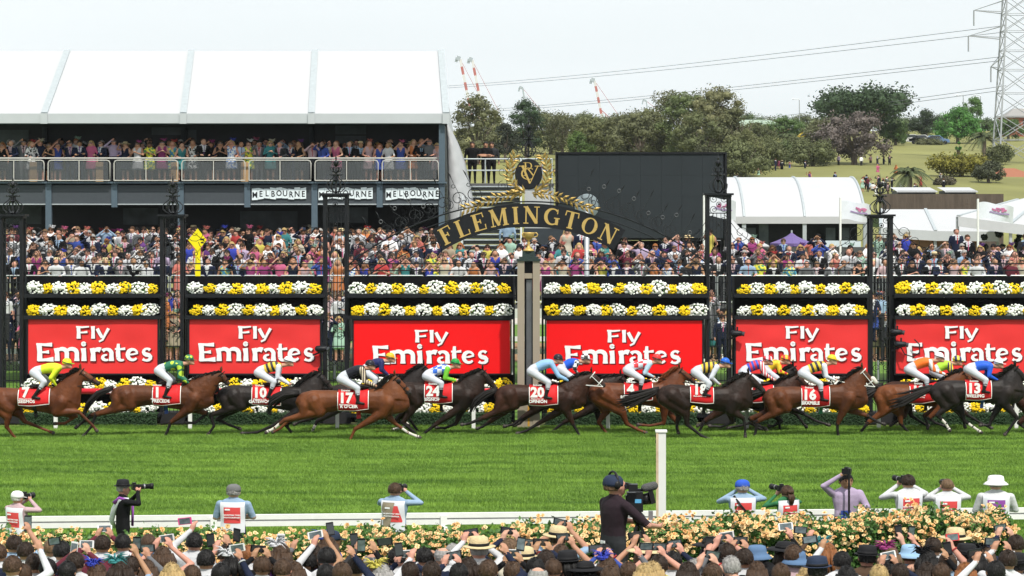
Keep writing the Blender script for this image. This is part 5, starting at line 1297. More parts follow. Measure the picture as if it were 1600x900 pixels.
R1, R2, R3, R4, R5 = (0, 540), (320, 540), (640, 540), (920, 540), (1200, 540)
def c3(r, g, b): return (r, g, b)
YK = lambda nm, s=5, rot=0: pattern(nm, 'stripe', (.72, .47, .03), (.02, .02, .03), s, .5, rot)
S_lime = mat('lime silk', (.62, .74, .03), .5, bump=.5, bscale=8); S_green = pattern('green silk with lime spots', 'spot', (.01, .13, .065), (.45, .65, .04), 4.6)
S_white = mat('white silk', (.60, .62, .68), .45, var=.10, scale=5, bump=.6, bscale=8); S_yk = YK('yellow and black striped silk', 2.2, .35); S_navy = mat('navy silk', (.02, .025, .10), .45, var=.10, scale=5, bump=.6, bscale=8)
S_black = mat('black silk', (.014, .014, .022), .45, var=.10, scale=5, bump=.6, bscale=8); S_cream = pattern('cream striped sleeve', 'stripe', (.62, .52, .38), (.05, .03, .03), 5)
S_bw = pattern('blue white check silk', 'check', (.03, .14, .62), (.72, .74, .80), 7.5); S_grn = mat('green sleeve', (.16, .50, .04), .45, var=.10, scale=5, bump=.6, bscale=8)
S_sky = mat('pale blue silk', (.24, .42, .66), .45, var=.10, scale=5, bump=.6, bscale=8); S_blue = mat('blue silk', (.02, .10, .58), .45, var=.10, scale=5, bump=.6, bscale=8); S_chk = pattern('black white check', 'check', (.02, .02, .02), (.75, .75, .76), 9)
S_rw = pattern('red pale check silk', 'check', (.66, .03, .04), (.62, .68, .76), 7.5); S_pale = mat('pale blue sleeve', (.42, .58, .70), .45, var=.10, scale=5, bump=.6, bscale=8)
S_rb = pattern('blue silk with red hoops', 'stripe', (.03, .08, .50), (.62, .03, .06), 2.4, .5, .3); S_rws = pattern('red white sleeve', 'stripe', (.66, .03, .04), (.74, .74, .76), 4)
S_yr = pattern('yellow silk with red spots', 'spot', (.80, .55, .02), (.62, .04, .03), 5); S_org = mat('orange silk', (.80, .16, .02), .45, var=.10, scale=5, bump=.6, bscale=8)
S_lg = mat('lime green silk', (.38, .66, .05), .45, var=.10, scale=5, bump=.6, bscale=8); S_ny = pattern('navy yellow sleeve', 'stripe', (.02, .03, .12), (.75, .65, .04), 4)
def cap_m(n, c): return mat(n + ' cap silk', c, .35, var=.05)
H = 1; Fn = 0
HORSES = [
 ('A', R1, 74.0, dict(rump=(-110, 300), croup=(-40, 262), withers=(320, 258), poll=(503, 148), nose=(628, 232), tail=[(-100, 280), (-180, 320), (-230, 400)],
   legs=[([(48, 505), (95, 565), (118, 588)], H, -1), ([(150, 478), (275, 528), (318, 545)], H, 1), ([(498, 412), (585, 498), (605, 524)], Fn, -1), ([(472, 442), (400, 488), (345, 490)], Fn, 1)]),
   '7', 'SEISMOS', 'chestnut bay horse number 7, last of the field at the left edge', CHEST, M_mane_k, M_mane_k, '', '', None, False,
   dict(cap=(418, 105), sh=(368, 138), butt=(198, 150), knee=(288, 222), boot1=(225, 325), hand=(355, 250), elb=(325, 200), cl=(125, 0), cr=(318, 0), num=(172, 290), nam=(180, 345)), 'jockey in lime yellow silks and cap on the leftmost horse', S_lime, S_lime, cap_m('lime', (.72, .76, .03)), S_grn),
 ('B', R1, 74.6, dict(rump=(692, 290), croup=(745, 245), withers=(1145, 238), poll=(1385, 165), nose=(1440, 238), tail=[(705, 262), (610, 300), (545, 370), (515, 450)],
   legs=[([(605, 428), (580, 500), (530, 560)], H, -1), ([(560, 440), (515, 480), (475, 510)], H, 1), ([(1070, 478), (1048, 540), (1032, 566)], Fn, -1), ([(1290, 425), (1215, 485), (1170, 485)], Fn, 1)]),
   '1?'[:1], 'PRECEDE', 'bay horse with black tail, second from the left', BAY, M_mane_k, M_mane_k, 'k', '', None, False,
   dict(cap=(1182, 82), sh=(1130, 118), butt=(975, 138), knee=(1072, 214), boot1=(1040, 320), hand=(1190, 240), elb=(1128, 195), cl=(962, 0), cr=(1135, 0), num=(992, 290), nam=(1015, 342), girth=mat('blue striped girth', (.03, .06, .22), .6)), 'jockey in green silks with lime spots and white breeches', S_green, S_green, pattern('green cap with spots', 'spot', (.01, .13, .065), (.45, .65, .04), 9), None),
 ('C', R2, 75.0, dict(rump=(78, 295), croup=(130, 246), withers=(560, 248), poll=(716, 168), nose=(806, 262), tail=[(88, 268), (0, 300), (-80, 335), (-120, 350)],
   legs=[([(40, 432), (62, 500), (28, 548)], H, -1), ([(72, 462), (150, 500), (208, 520)], H, 1), ([(440, 492), (330, 540), (245, 545)], Fn, -1), ([(505, 500), (540, 545), (552, 572)], Fn, 1)]),
   '10', 'GATEWOO', 'near black horse number 10, third from the left', NEARBLK, M_mane_k, M_mane_k, 'k', '', None, False,
   dict(cap=(522, 92), sh=(465, 128), butt=(318, 150), knee=(438, 222), boot1=(405, 322), hand=(530, 242), elb=(458, 195), cl=(300, 0), cr=(480, 0), num=(350, 292), nam=(352, 345)), 'jockey in yellow and black stripes with white sleeves and white cap', S_yk, S_white, cap_m('white', (.76, .77, .80)), None),
 ('D', R2, 76.2, dict(rump=(760, 280), croup=(810, 240), withers=(1200, 220), poll=(1370, 122), nose=(1450, 220), tail=[(770, 262), (700, 290), (640, 330)],
   legs=[([(705, 470), (680, 520), (665, 555)], H, -1), ([(640, 465), (590, 480), (565, 492)], H, 1), ([(1262, 430), (1310, 500), (1345, 545)], Fn, -1), ([(1240, 470), (1275, 500), (1180, 528)], Fn, 1)]),
   None, None, 'dark horse mostly hidden behind number 17', NEARBLK, M_mane_k, M_mane_k, 'k', '03', None, False,
   dict(cap=(1158, 70), sh=(1105, 100), butt=(975, 140), knee=(1070, 205), boot1=(1050, 300), hand=(1150, 188), elb=(1105, 150), cl=(0, 0), cr=(0, 0), num=(0, 0), nam=(0, 0)), 'jockey in navy silks with a gold cap behind number 17', S_navy, S_navy, cap_m('gold', (.72, .42, .03)), None),
 ('E', R2, 73.2, dict(rump=(572, 330), croup=(640, 280), withers=(1070, 262), poll=(1188, 186), nose=(1296, 292), tail=[(590, 300), (500, 305), (420, 350), (392, 395)],
   legs=[([(502, 462), (440, 512), (395, 536)], H, -1), ([(520, 470), (470, 520), (430, 540)], H, 1), ([(940, 520), (915, 575), (905, 600)], Fn, -1), ([(1190, 490), (1270, 548), (1335, 574)], Fn, 1)]),
   '17', "R O'CEIR", 'bright bay horse number 17 running nearest the camera', LBAY, M_mane_k, M_mane_k, '', '03', None, True,
   dict(cap=(1032, 115), sh=(985, 145), butt=(835, 188), knee=(958, 262), boot1=(962, 358), hand=(1070, 252), elb=(1000, 222), cl=(835, 0), cr=(1025, 0), num=(885, 325), nam=(905, 376), girth=mat('red girth', (.4, .02, .03), .6)), 'jockey in black silks with cream striped sleeves on number 17', S_black, S_cream, cap_m('black', (.02, .02, .03)), None),
 ('F', R3, 75.2, dict(rump=(-90, 280), croup=(-40, 228), withers=(300, 222), poll=(458, 150), nose=(552, 266), tail=[(-80, 260), (-150, 300), (-200, 350)],
   legs=[([(-40, 480), (40, 545), (60, 560)], H, -1), ([(-90, 470), (-10, 500), (5, 530)], H, 1), ([(150, 500), (80, 555), (50, 575)], Fn, -1), ([(290, 490), (220, 518), (172, 515)], Fn, 1)]),
   '24', 'SIGNOF', 'dark horse number 24 left of the winning post', BROWN, M_mane_k, M_mane_k, 'k', '', None, False,
   dict(cap=(285, 106), sh=(238, 142), butt=(88, 172), knee=(200, 232), boot1=(198, 318), hand=(292, 220), elb=(222, 200), cl=(95, 0), cr=(268, 0), num=(148, 282), nam=(142, 332)), 'jockey in blue and white checks with green sleeves and cap', S_bw, S_grn, cap_m('green', (.02, .28, .06)), None),
 ('G', R3, 74.8, dict(rump=(535, 300), croup=(600, 242), withers=(935, 238), poll=(1138, 170), nose=(1228, 246), tail=[(550, 272), (470, 300), (405, 350), (375, 420)],
   legs=[([(430, 462), (370, 485), (335, 490)], H, -1), ([(500, 480), (455, 510), (430, 518)], H, 1), ([(1022, 490), (1050, 540), (1062, 560)], Fn, -1), ([(800, 492), (730, 535), (680, 550)], Fn, 1)]),
   '20', 'OPINION', 'dark bay horse number 20 passing the winning post', DBAY, M_mane_k, M_mane_k, 'k', '', M_wleather, False,
   dict(cap=(928, 78), sh=(885, 108), butt=(742, 142), knee=(868, 228), boot1=(850, 325), hand=(1000, 222), elb=(932, 190), cl=(748, 0), cr=(925, 0), num=(798, 290), nam=(802, 345)), 'jockey in pale blue silks with a black cap by the winning post', S_sky, S_sky, cap_m('black', (.02, .02, .03)), None),
 ('H', R3, 76.3, dict(rump=(720, 285), croup=(780, 240), withers=(1130, 228), poll=(1320, 185), nose=(1395, 262), tail=[(735, 262), (660, 300), (600, 340)],
   legs=[([(700, 450), (650, 490), (600, 500)], H, -1), ([(720, 455), (690, 490), (660, 500)], H, 1), ([(960, 480), (890, 535), (855, 548)], Fn, -1), ([(1180, 470), (1210, 530), (1225, 548)], Fn, 1)]),
   None, None, 'dark brown horse hidden behind number 20', BROWN, M_mane_k, M_mane_k, 'k', '', None, False,
   dict(cap=(1098, 76), sh=(1045, 102), butt=(925, 130), knee=(1020, 200), boot1=(1000, 300), hand=(1048, 172), elb=(1030, 140), cl=(0, 0), cr=(0, 0), num=(0, 0), nam=(0, 0)), 'jockey in blue with black and white checked cap and sleeves', S_blue, S_chk, S_chk, None),
 ('I', R4, 75.3, dict(rump=(-5, 300), croup=(50, 232), withers=(430, 222), poll=(566, 140), nose=(684, 228), tail=[(5, 262), (-80, 285), (-130, 320), (-160, 350)],
   legs=[([(235, 485), (300, 520), (350, 540)], H, -1), ([(62, 482), (95, 525), (108, 545)], H, 1), ([(468, 482), (380, 498), (315, 492)], Fn, -1), ([(550, 480), (556, 520), (560, 540)], Fn, 1)]),
   '4', 'RED CADEA', 'red chestnut horse number 4 right of the winning post', CHEST, M_mane_r, M_mane_r, '', '', None, False,
   dict(cap=(425, 78), sh=(378, 110), butt=(222, 136), knee=(328, 204), boot1=(318, 292), hand=(405, 196), elb=(348, 168), cl=(220, 0), cr=(395, 0), num=(258, 270), nam=(268, 318)), 'jockey in red and pale checks with a red cap', S_rw, S_pale, cap_m('red', (.62, .04, .04)), None),
 ('J', R4, 73.6, dict(rump=(425, 300), croup=(492, 242), withers=(845, 248), poll=(998, 176), nose=(1108, 280), tail=[(440, 275), (350, 310), (260, 340), (180, 355)],
   legs=[([(612, 490), (700, 560), (755, 582)], H, -1), ([(555, 480), (552, 520), (560, 540)], H, 1), ([(965, 452), (975, 520), (975, 558)], Fn, -1), ([(900, 482), (830, 510), (765, 505)], Fn, 1)]),
   '18', '', 'dark brown horse number 18 with a red breast strap', BROWN, M_mane_k, M_mane_k, 'k', '', None, False,
   dict(cap=(852, 102), sh=(798, 130), butt=(648, 148), knee=(748, 234), boot1=(718, 308), hand=(815, 242), elb=(762, 195), cl=(632, 0), cr=(775, 0), num=(690, 272), nam=(690, 330)), 'jockey in yellow and black stripes with a blue cap', YK('yellow black striped silk upright', 2.4), S_white, cap_m('blue', (.02, .12, .55)), None),
 ('K', R4, 76.0, dict(rump=(760, 300), croup=(820, 250), withers=(1150, 240), poll=(1300, 180), nose=(1400, 270), tail=[(770, 270), (700, 300), (640, 340)],
   legs=[([(720, 470), (690, 530), (700, 545)], H, -1), ([(780, 450), (720, 480), (690, 500)], H, 1), ([(1010, 480), (1060, 515), (1100, 525)], Fn, -1), ([(1060, 470), (960, 500), (880, 515)], Fn, 1)]),
   '1', '', 'dark horse behind number 18 with the red and blue jockey', DBAY, M_mane_k, M_mane_k, 'k', '', None, False,
   dict(cap=(1118, 86), sh=(1075, 112), butt=(945, 150), knee=(1050, 215), boot1=(1075, 300), hand=(1160, 215), elb=(1095, 175), cl=(975, 0), cr=(1150, 0), num=(1010, 275), nam=(1040, 325)), 'jockey in blue with red hoops and striped sleeves', S_rb, S_rws, pattern('red white cap', 'stripe', (.66, .03, .05), (.75, .75, .78), 2.2), None),
 ('L', R4, 76.6, dict(rump=(880, 270), croup=(930, 225), withers=(1150, 210), poll=(1278, 125), nose=(1350, 235), tail=[(890, 250), (830, 290), (780, 320)],
   legs=[([(1200, 470), (1150, 500), (1130, 500)], H, -1), ([(1190, 440), (1195, 500), (1198, 525)], H, 1), ([(1330, 420), (1420, 470), (1490, 492)], Fn, -1), ([(1300, 430), (1345, 490), (1358, 505)], Fn, 1)]),
   None, None, 'black horse with raised head left of number 16', NEARBLK, M_mane_k, M_mane_k, 'k', '', None, False,
   dict(cap=(1228, 82), sh=(1182, 108), butt=(1085, 140), knee=(1170, 200), boot1=(1160, 290), hand=(1250, 180), elb=(1190, 160), cl=(0, 0), cr=(0, 0), num=(0, 0), nam=(0, 0)), 'jockey in yellow with red spots and a red and yellow cap', S_yr, S_yr, pattern('red yellow cap', 'stripe', (.62, .05, .02), (.80, .45, .02), 2.0), None),
 ('M', R5, 74.6, dict(rump=(-32, 320), croup=(30, 258), withers=(430, 235), poll=(588, 142), nose=(690, 252), tail=[(-20, 285), (-100, 310), (-170, 350), (-200, 400)],
   legs=[([(-70, 470), (-80, 530), (-85, 562)], H, -1), ([(-110, 460), (-60, 500), (-20, 518)], H, 1), ([(430, 490), (432, 540), (437, 566)], Fn, -1), ([(622, 440), (690, 480), (725, 492)], Fn, 1)]),
   '16', 'BRAMBLE', 'bay horse number 16 with white bridle and noseband', BAY, M_mane_k, M_mane_k, 'k', '', M_wleather, False,
   dict(cap=(398, 82), sh=(348, 122), butt=(198, 155), knee=(320, 235), boot1=(330, 338), hand=(420, 216), elb=(358, 190), cl=(205, 0), cr=(378, 0), num=(250, 305), nam=(258, 355), girth=mat('green girth', (.02, .14, .06), .6)), 'jockey in yellow and black stripes with a yellow cap on number 16', S_yk, S_white, cap_m('yellow', (.75, .55, .03)), None),
 ('N', R5, 75.6, dict(rump=(662, 305), croup=(705, 245), withers=(1060, 222), poll=(1225, 150), nose=(1310, 260), tail=[(675, 275), (600, 310), (545, 340)],
   legs=[([(620, 478), (585, 525), (562, 552)], H, -1), ([(835, 490), (870, 530), (895, 552)], H, 1), ([(1000, 450), (1040, 480), (1100, 500)], Fn, -1), ([(980, 440), (1000, 490), (1002, 510)], Fn, 1)]),
   '12', '', 'bay horse number 12 with the orange jockey', LBAY, M_mane_k, M_mane_k, 'k', '', None, False,
   dict(cap=(1070, 68), sh=(1008, 98), butt=(862, 132), knee=(980, 208), boot1=(985, 285), hand=(1112, 182), elb=(1030, 150), cl=(880, 0), cr=(1055, 0), num=(930, 280), nam=(960, 330)), 'jockey in orange silks with a white cap', S_org, pattern('orange white sleeve', 'stripe', (.80, .16, .02), (.76, .76, .78), 1.6), cap_m('white', (.76, .77, .80)), None),
 ('O', R5, 76.6, dict(rump=(700, 270), croup=(760, 225), withers=(1100, 205), poll=(1270, 150), nose=(1345, 245), tail=[(720, 250), (650, 280), (600, 310)],
   legs=[([(850, 440), (800, 470), (770, 490)], H, -1), ([(900, 440), (960, 480), (1000, 500)], H, 1), ([(1240, 430), (1320, 480), (1385, 510)], Fn, -1), ([(1200, 430), (1230, 480), (1235, 505)], Fn, 1)]),
   None, None, 'dark bay horse hidden behind numbers 12 and 13', DBAY, M_mane_k, M_mane_k, 'k', '', None, False,
   dict(cap=(1182, 88), sh=(1130, 115), butt=(1020, 145), knee=(1110, 210), boot1=(1095, 295), hand=(1175, 190), elb=(1140, 155), cl=(0, 0), cr=(0, 0), num=(0, 0), nam=(0, 0)), 'jockey in lime silks with a navy and yellow cap', S_lg, S_ny, pattern('navy yellow cap', 'stripe', (.02, .03, .12), (.75, .65, .04), 2.2), None),
 ('P', R5, 74.4, dict(rump=(1015, 285), croup=(1080, 218), withers=(1425, 200), poll=(1545, 128), nose=(1645, 225), tail=[(1030, 262), (940, 300), (850, 345), (770, 370)],
   legs=[([(1052, 432), (1105, 485), (1125, 520)], H, -1), ([(1230, 470), (1285, 510), (1330, 540)], H, 1), ([(1552, 450), (1510, 510), (1480, 548)], Fn, -1), ([(1400, 470), (1390, 500), (1340, 500)], Fn, 1)]),
   '13', 'WILLING', 'near black horse number 13 at the right edge', NEARBLK, M_mane_k, M_mane_k, 'k', '01', None, False,
   dict(cap=(1440, 106), sh=(1385, 125), butt=(1235, 130), knee=(1350, 212), boot1=(1335, 288), hand=(1435, 216), elb=(1372, 185), cl=(1228, 0), cr=(1385, 0), num=(1275, 265), nam=(1285, 310), girth=mat('blue girth', (.03, .08, .3), .6)), 'jockey in plain blue silks with a white cap', S_blue, S_blue, cap_m('white', (.76, .77, .80)), None),
 ('Q', R5, 75.4, dict(rump=(1548, 330), croup=(1590, 270), withers=(1960, 250), poll=(2100, 170), nose=(2200, 270), tail=[(1560, 290), (1535, 330), (1525, 380)],
   legs=[([(1560, 480), (1580, 500), (1600, 510)], H, -1), ([(1620, 480), (1700, 520), (1730, 540)], H, 1), ([(1950, 490), (1955, 540), (1960, 560)], Fn, -1), ([(2100, 450), (2160, 490), (2200, 500)], Fn, 1)]),
   None, None, 'brown horse cut off by the right edge of the picture', DBAY, M_mane_k, M_mane_k, 'k', '', None, False, None)]
for h in HORSES:
    tagn, reg, Yh, K, num, nam, lab, ct, mn, tl, pts_, sk, brd, blk, jk = h[:15]
    horse(tagn, reg, Yh, K, num, nam, lab, ct, mn, tl, pts_, sk, brd, blk, jk)
    if jk: jockey(tagn, reg, Yh, jk, h[15], h[16], h[17], h[18], h[19])
# ------------------------------------------------------------------ people: body templates, hair, hats
SXP = 1.17
def hand(mb, w_, d, palm_n, m, fine, curl=.5):
    """palm and five fingers at the wrist w_, pointing along d"""
    d = V(d).normalized(); n_ = V(palm_n); n_ = (n_ - d * n_.dot(d)).normalized(); s_ = d.cross(n_)
    c = w_ + d * .05; mb.cap(w_, c + d * .01, .03, .036, 8, m)
    for i, (o_, L_) in enumerate(((-.030, .062), (-.010, .075), (.010, .072), (.030, .058))):
        a = c + s_ * o_ + d * .028; k1 = a + d * L_ * .5 + n_ * L_ * .18 * curl; k2 = k1 + d * L_ * .35 * (1 - .5 * curl) + n_ * L_ * .55 * curl
        mb.cap(a, k1, .0105, .0098, 6, m); mb.cap(k1, k2, .0098, .0085, 6, m)
    a = w_ + d * .025 + s_ * .03; mb.cap(a, a + d * .03 + s_ * .028 + n_ * .01, .013, .011, 6, m); mb.cap(a + d * .03 + s_ * .028 + n_ * .01, a + d * .058 + s_ * .03 + n_ * .022, .011, .009, 6, m)
POSES = {  # elbow and wrist for right (-x) then left (+x) arm; figure faces -y
 'rail': ((-.27, -.06, 1.14), (-.15, -.30, 1.07), (.27, -.06, 1.14), (.15, -.30, 1.07)),
 'shade': ((-.34, -.20, 1.42), (-.11, -.19, 1.66), (.26, -.04, 1.13), (.13, -.28, 1.06)),
 'binoc': ((-.29, -.22, 1.36), (-.07, -.21, 1.58), (.29, -.22, 1.36), (.07, -.21, 1.58)),
 'phone': ((-.25, -.22, 1.40), (-.06, -.42, 1.60), (.27, -.04, 1.14), (.20, -.25, 1.05)),
 'clap': ((-.26, -.10, 1.16), (-.05, -.30, 1.27), (.26, -.10, 1.16), (.05, -.30, 1.25)),
 'down': ((-.255, .02, 1.14), (-.26, -.06, .89), (.255, .02, 1.14), (.26, -.06, .89)),
 'cross': ((-.26, -.06, 1.15), (.08, -.20, 1.17), (.26, -.06, 1.13), (-.08, -.22, 1.12)),
 'up2': ((-.31, -.22, 1.47), (-.08, -.34, 1.68), (.31, -.22, 1.47), (.08, -.34, 1.68)),
 'up1': ((-.31, -.18, 1.52), (-.16, -.30, 1.76), (.255, .02, 1.14), (.25, -.08, .90)),
 'up1b': ((-.255, .02, 1.14), (-.25, -.08, .90), (.31, -.22, 1.50), (.13, -.36, 1.72)),
 'eye2': ((-.31, -.18, 1.38), (-.08, -.24, 1.57), (.29, -.22, 1.33), (.04, -.30, 1.53)),
 'eyehigh': ((-.36, -.12, 1.55), (-.15, -.22, 1.74), (.26, -.10, 1.16), (.12, -.28, 1.20))}
def figure(pose, fem=False, voxel=.022, fine=False, deci=1.0, lean=0, sm=3):
    mb = MB(); sw = .185 if not fem else .165
    T = [(.84, .16, .11), (.93, .172, .12), (1.02, .165, .115), (1.12, .16, .115), (1.27, .185, .13), (1.38, .20, .125), (1.44, .165, .10), (1.475, .085, .075)] if not fem else \
        [(.84, .165, .12), (.93, .178, .125), (1.04, .14, .10), (1.12, .132, .098), (1.25, .158, .125), (1.36, .17, .115), (1.42, .14, .09), (1.455, .07, .065)]
    mb.headv = {}
    def rg(z_, a, b): return [V((a * math.cos(2 * math.pi * j / 16), b * math.sin(2 * math.pi * j / 16), z_)) for j in range(16)]
    mb.rings([rg(*q) for q in T[:3]], 4); mb.rings([rg(*q) for q in T[2:]], 1)
    mb.cap((0, .005, 1.42), (0, -.012, 1.54), .057 if not fem else .047, .054 if not fem else .045, 10, 0)
    hz_ = 1.635 if not fem else 1.60
    mb.cap((-.11, .015, 1.425), (0, .015, 1.475), .055, .062, 8, 1); mb.cap((.11, .015, 1.425), (0, .015, 1.475), .055, .062, 8, 1)
    h0 = len(mb.v); mb.ell((0, -.01, hz_), (.077, .097, .112), 0, 14, 10); mb.ell((0, -.042, hz_ - .055), (.057, .058, .062), 0, 10, 8)
    mb.cap((0, -.100, hz_ + .0), (0, -.121, hz_ - .03), .013, .016, 6, 0); mb.cap((-.02, -.092, hz_ - .068), (.02, -.092, hz_ - .068), .012, .012, 6, 0)
    for s_ in (-1, 1):
        h1 = len(mb.v); mb.ell((s_ * .079, .005, hz_ - .005), (.012, .022, .034), 0, 8, 6); mb.ell((s_ * .03, -.082, hz_ + .035), (.03, .018, .012), 0, 8, 5)
        for q in range(h0 if s_ < 0 else h1, len(mb.v)): mb.headv[q] = 1
        e, w_ = POSES[pose][0:2] if s_ < 0 else POSES[pose][2:4]; e, w_ = V(e), V(w_); sh = V((s_ * sw, 0, 1.395 if not fem else 1.37))
        if fem: e.z -= .03; w_.z -= .03; e.x *= .94
        mb.cap(sh, e, .062 if not fem else .050, .048 if not fem else .038, 10, 6); mb.cap(e, w_, .046 if not fem else .037, .031 if not fem else .026, 10, 7)
        pn = V((-s_, 0, 0)) if pose in ('down',) else V((-s_ * .6, -.6, 0)); d = (w_ - e)
        if pose in ('up1', 'up1b', 'up2') and w_.z > 1.5: d = V((-s_ * .25, -.25, .9))
        if pose in ('binoc', 'eye2', 'shade', 'eyehigh') and w_.z > 1.45: d = V((-s_ * .6, .15, .55))
        hand(mb, w_, d, pn, 0, fine)
        mb.cap((s_ * .085, 0, .92), (s_ * .09, -.015, .50), .092, .062, 10, 4); mb.cap((s_ * .09, -.015, .50), (s_ * .095, .015, .09), .058, .042, 10, 8)
        mb.cap((s_ * .095, .03, .045), (s_ * .11, -.15, .04), .042, .038, 8, 5)
    if fem: mb.rings([rg(.98, .15, .11), rg(.88, .19, .14), rg(.70, .21, .17), rg(.52, .22, .19)], 4)
    for i, p in enumerate(mb.v):                          # head a little fuller
        if p[2] > 1.50 and abs(p[0]) < .13 and -.19 < p[1] < .13 and mb.headv.get(i): mb.v[i] = (p[0] * 1.10, p[1] * 1.08, 1.52 + (p[2] - 1.52) * 1.03 - .036)
    if lean:
        for i, p in enumerate(mb.v):
            if p[2] > .9: a = lean * min(1, (p[2] - .9) / .5); mb.v[i] = (p[0], p[1] - (p[2] - .9) * math.sin(a), p[2] - (p[2] - .9) * (1 - math.cos(a)))
    mb.v = [(p[0] * SXP, p[1], p[2]) for p in mb.v]
    me = blob(mb, voxel, sm, 'figure', deci)
    mi = np.zeros(len(me.polygons), int); me.polygons.foreach_get('material_index', mi)
    for p in me.polygons:                                     # open collar, shirt front and tie
        c = p.center
        if mi[p.index] == 1 and p.normal.y < -.2 and c.z > (1.10 if not fem else 1.27) and abs(c.x) < max(0, (c.z - (1.08 if not fem else 1.27)) * (.26 if not fem else .55)):
            mi[p.index] = 3 if (abs(c.x) < .026 and not fem) else 2
        elif mi[p.index] == 1 and c.z > 1.44: mi[p.index] = 2
    me.polygons.foreach_set('material_index', mi.tolist())
    return me
def hairm(kind, seed=0, fine=False):
    mb = MB(); r = random.Random(seed); n, k = (26, 16) if fine else (18, 11); c = V((0, .003, 1.645)); rs = []
    drop = {'short': .10, 'buzz': .085, 'long': .12, 'bun': .09, 'bald': .06, 'bob': .13}[kind]
    rr = (.086, .106, .124) if kind != 'buzz' else (.080, .102, .118)
    for i in range(k + 1):
        rg = []
        for j in range(n):
            a = 2 * math.pi * j / n; front = max(0, -math.sin(a))        # -y is the face
            tmax = 1.98 - .75 * front ** .6 if kind != 'bald' else 1.95 - .95 * front ** .5
            tmin = .03 if kind != 'bald' else .9
            t = tmin + (tmax - tmin) * i / k; q = 1 + (r.uniform(-.035, .05) if kind != 'buzz' else r.uniform(-.01, .01))
            rg.append(c + V((rr[0] * math.sin(t) * math.cos(a) * q, rr[1] * math.sin(t) * math.sin(a) * q, rr[2] * math.cos(t) * q)))
        rs.append(rg)
    mb.rings(rs, 0, caps=kind != 'bald')
    if fine and kind != 'bald':                            # loose strands and tufts
        for j in range(420 if kind != 'buzz' else 200):
            a = r.uniform(0, 6.283); fr = max(0, -math.sin(a)); t = r.uniform(.05, 1.9 - .75 * fr ** .6); nrm = V((math.sin(t) * math.cos(a), math.sin(t) * math.sin(a), math.cos(t)))
            p = c + V((rr[0] * nrm.x, rr[1] * nrm.y, rr[2] * nrm.z)) * 1.0; dn = V((math.cos(t) * math.cos(a), math.cos(t) * math.sin(a), -math.sin(t))) + V((r.gauss(0, .5), r.gauss(0, .5), r.gauss(0, .2)))
            L_ = r.uniform(.012, .027) if kind != 'buzz' else .010; sd2 = nrm.cross(dn).normalized() * r.uniform(.002, .005); e = p + dn.normalized() * L_ + nrm * L_ * r.uniform(.15, .5)
            mb.add([p - sd2, p + sd2, e], [(0, 1, 2)])
    if kind in ('long', 'bob'):
        L_ = .30 if kind == 'long' else .16
        for j in range(40 if fine else 22):
            a = math.radians(r.uniform(-15, 195)); p = c + V((.080 * math.cos(a), .095 * math.sin(a), -.01))
            q = p + V((.03 * math.cos(a), .02 * math.sin(a) + .01, -L_ * r.uniform(.7, 1.05)))
            mb.tube([p + V((0, 0, .04)), p.lerp(q, .5) + V((.015 * math.cos(a), .012, 0)), q], [.022, .026, .008], 5)
    if kind == 'bun':
        mb.ell((0, .115, 1.66), (.05, .045, .045), 0, 10, 7)
        for j in range(8): mb.tube([(r.uniform(-.03, .03), .11, 1.63), (r.uniform(-.04, .04), .15, 1.55), (r.uniform(-.03, .03), .13, 1.42)], [.02, .022, .006], 5)
    mb.v = [(p[0] * SXP * 1.10, p[1] * 1.08, 1.52 + (p[2] - 1.52) * 1.03 - .036) for p in mb.v]
    return mb.mesh('hair', True)
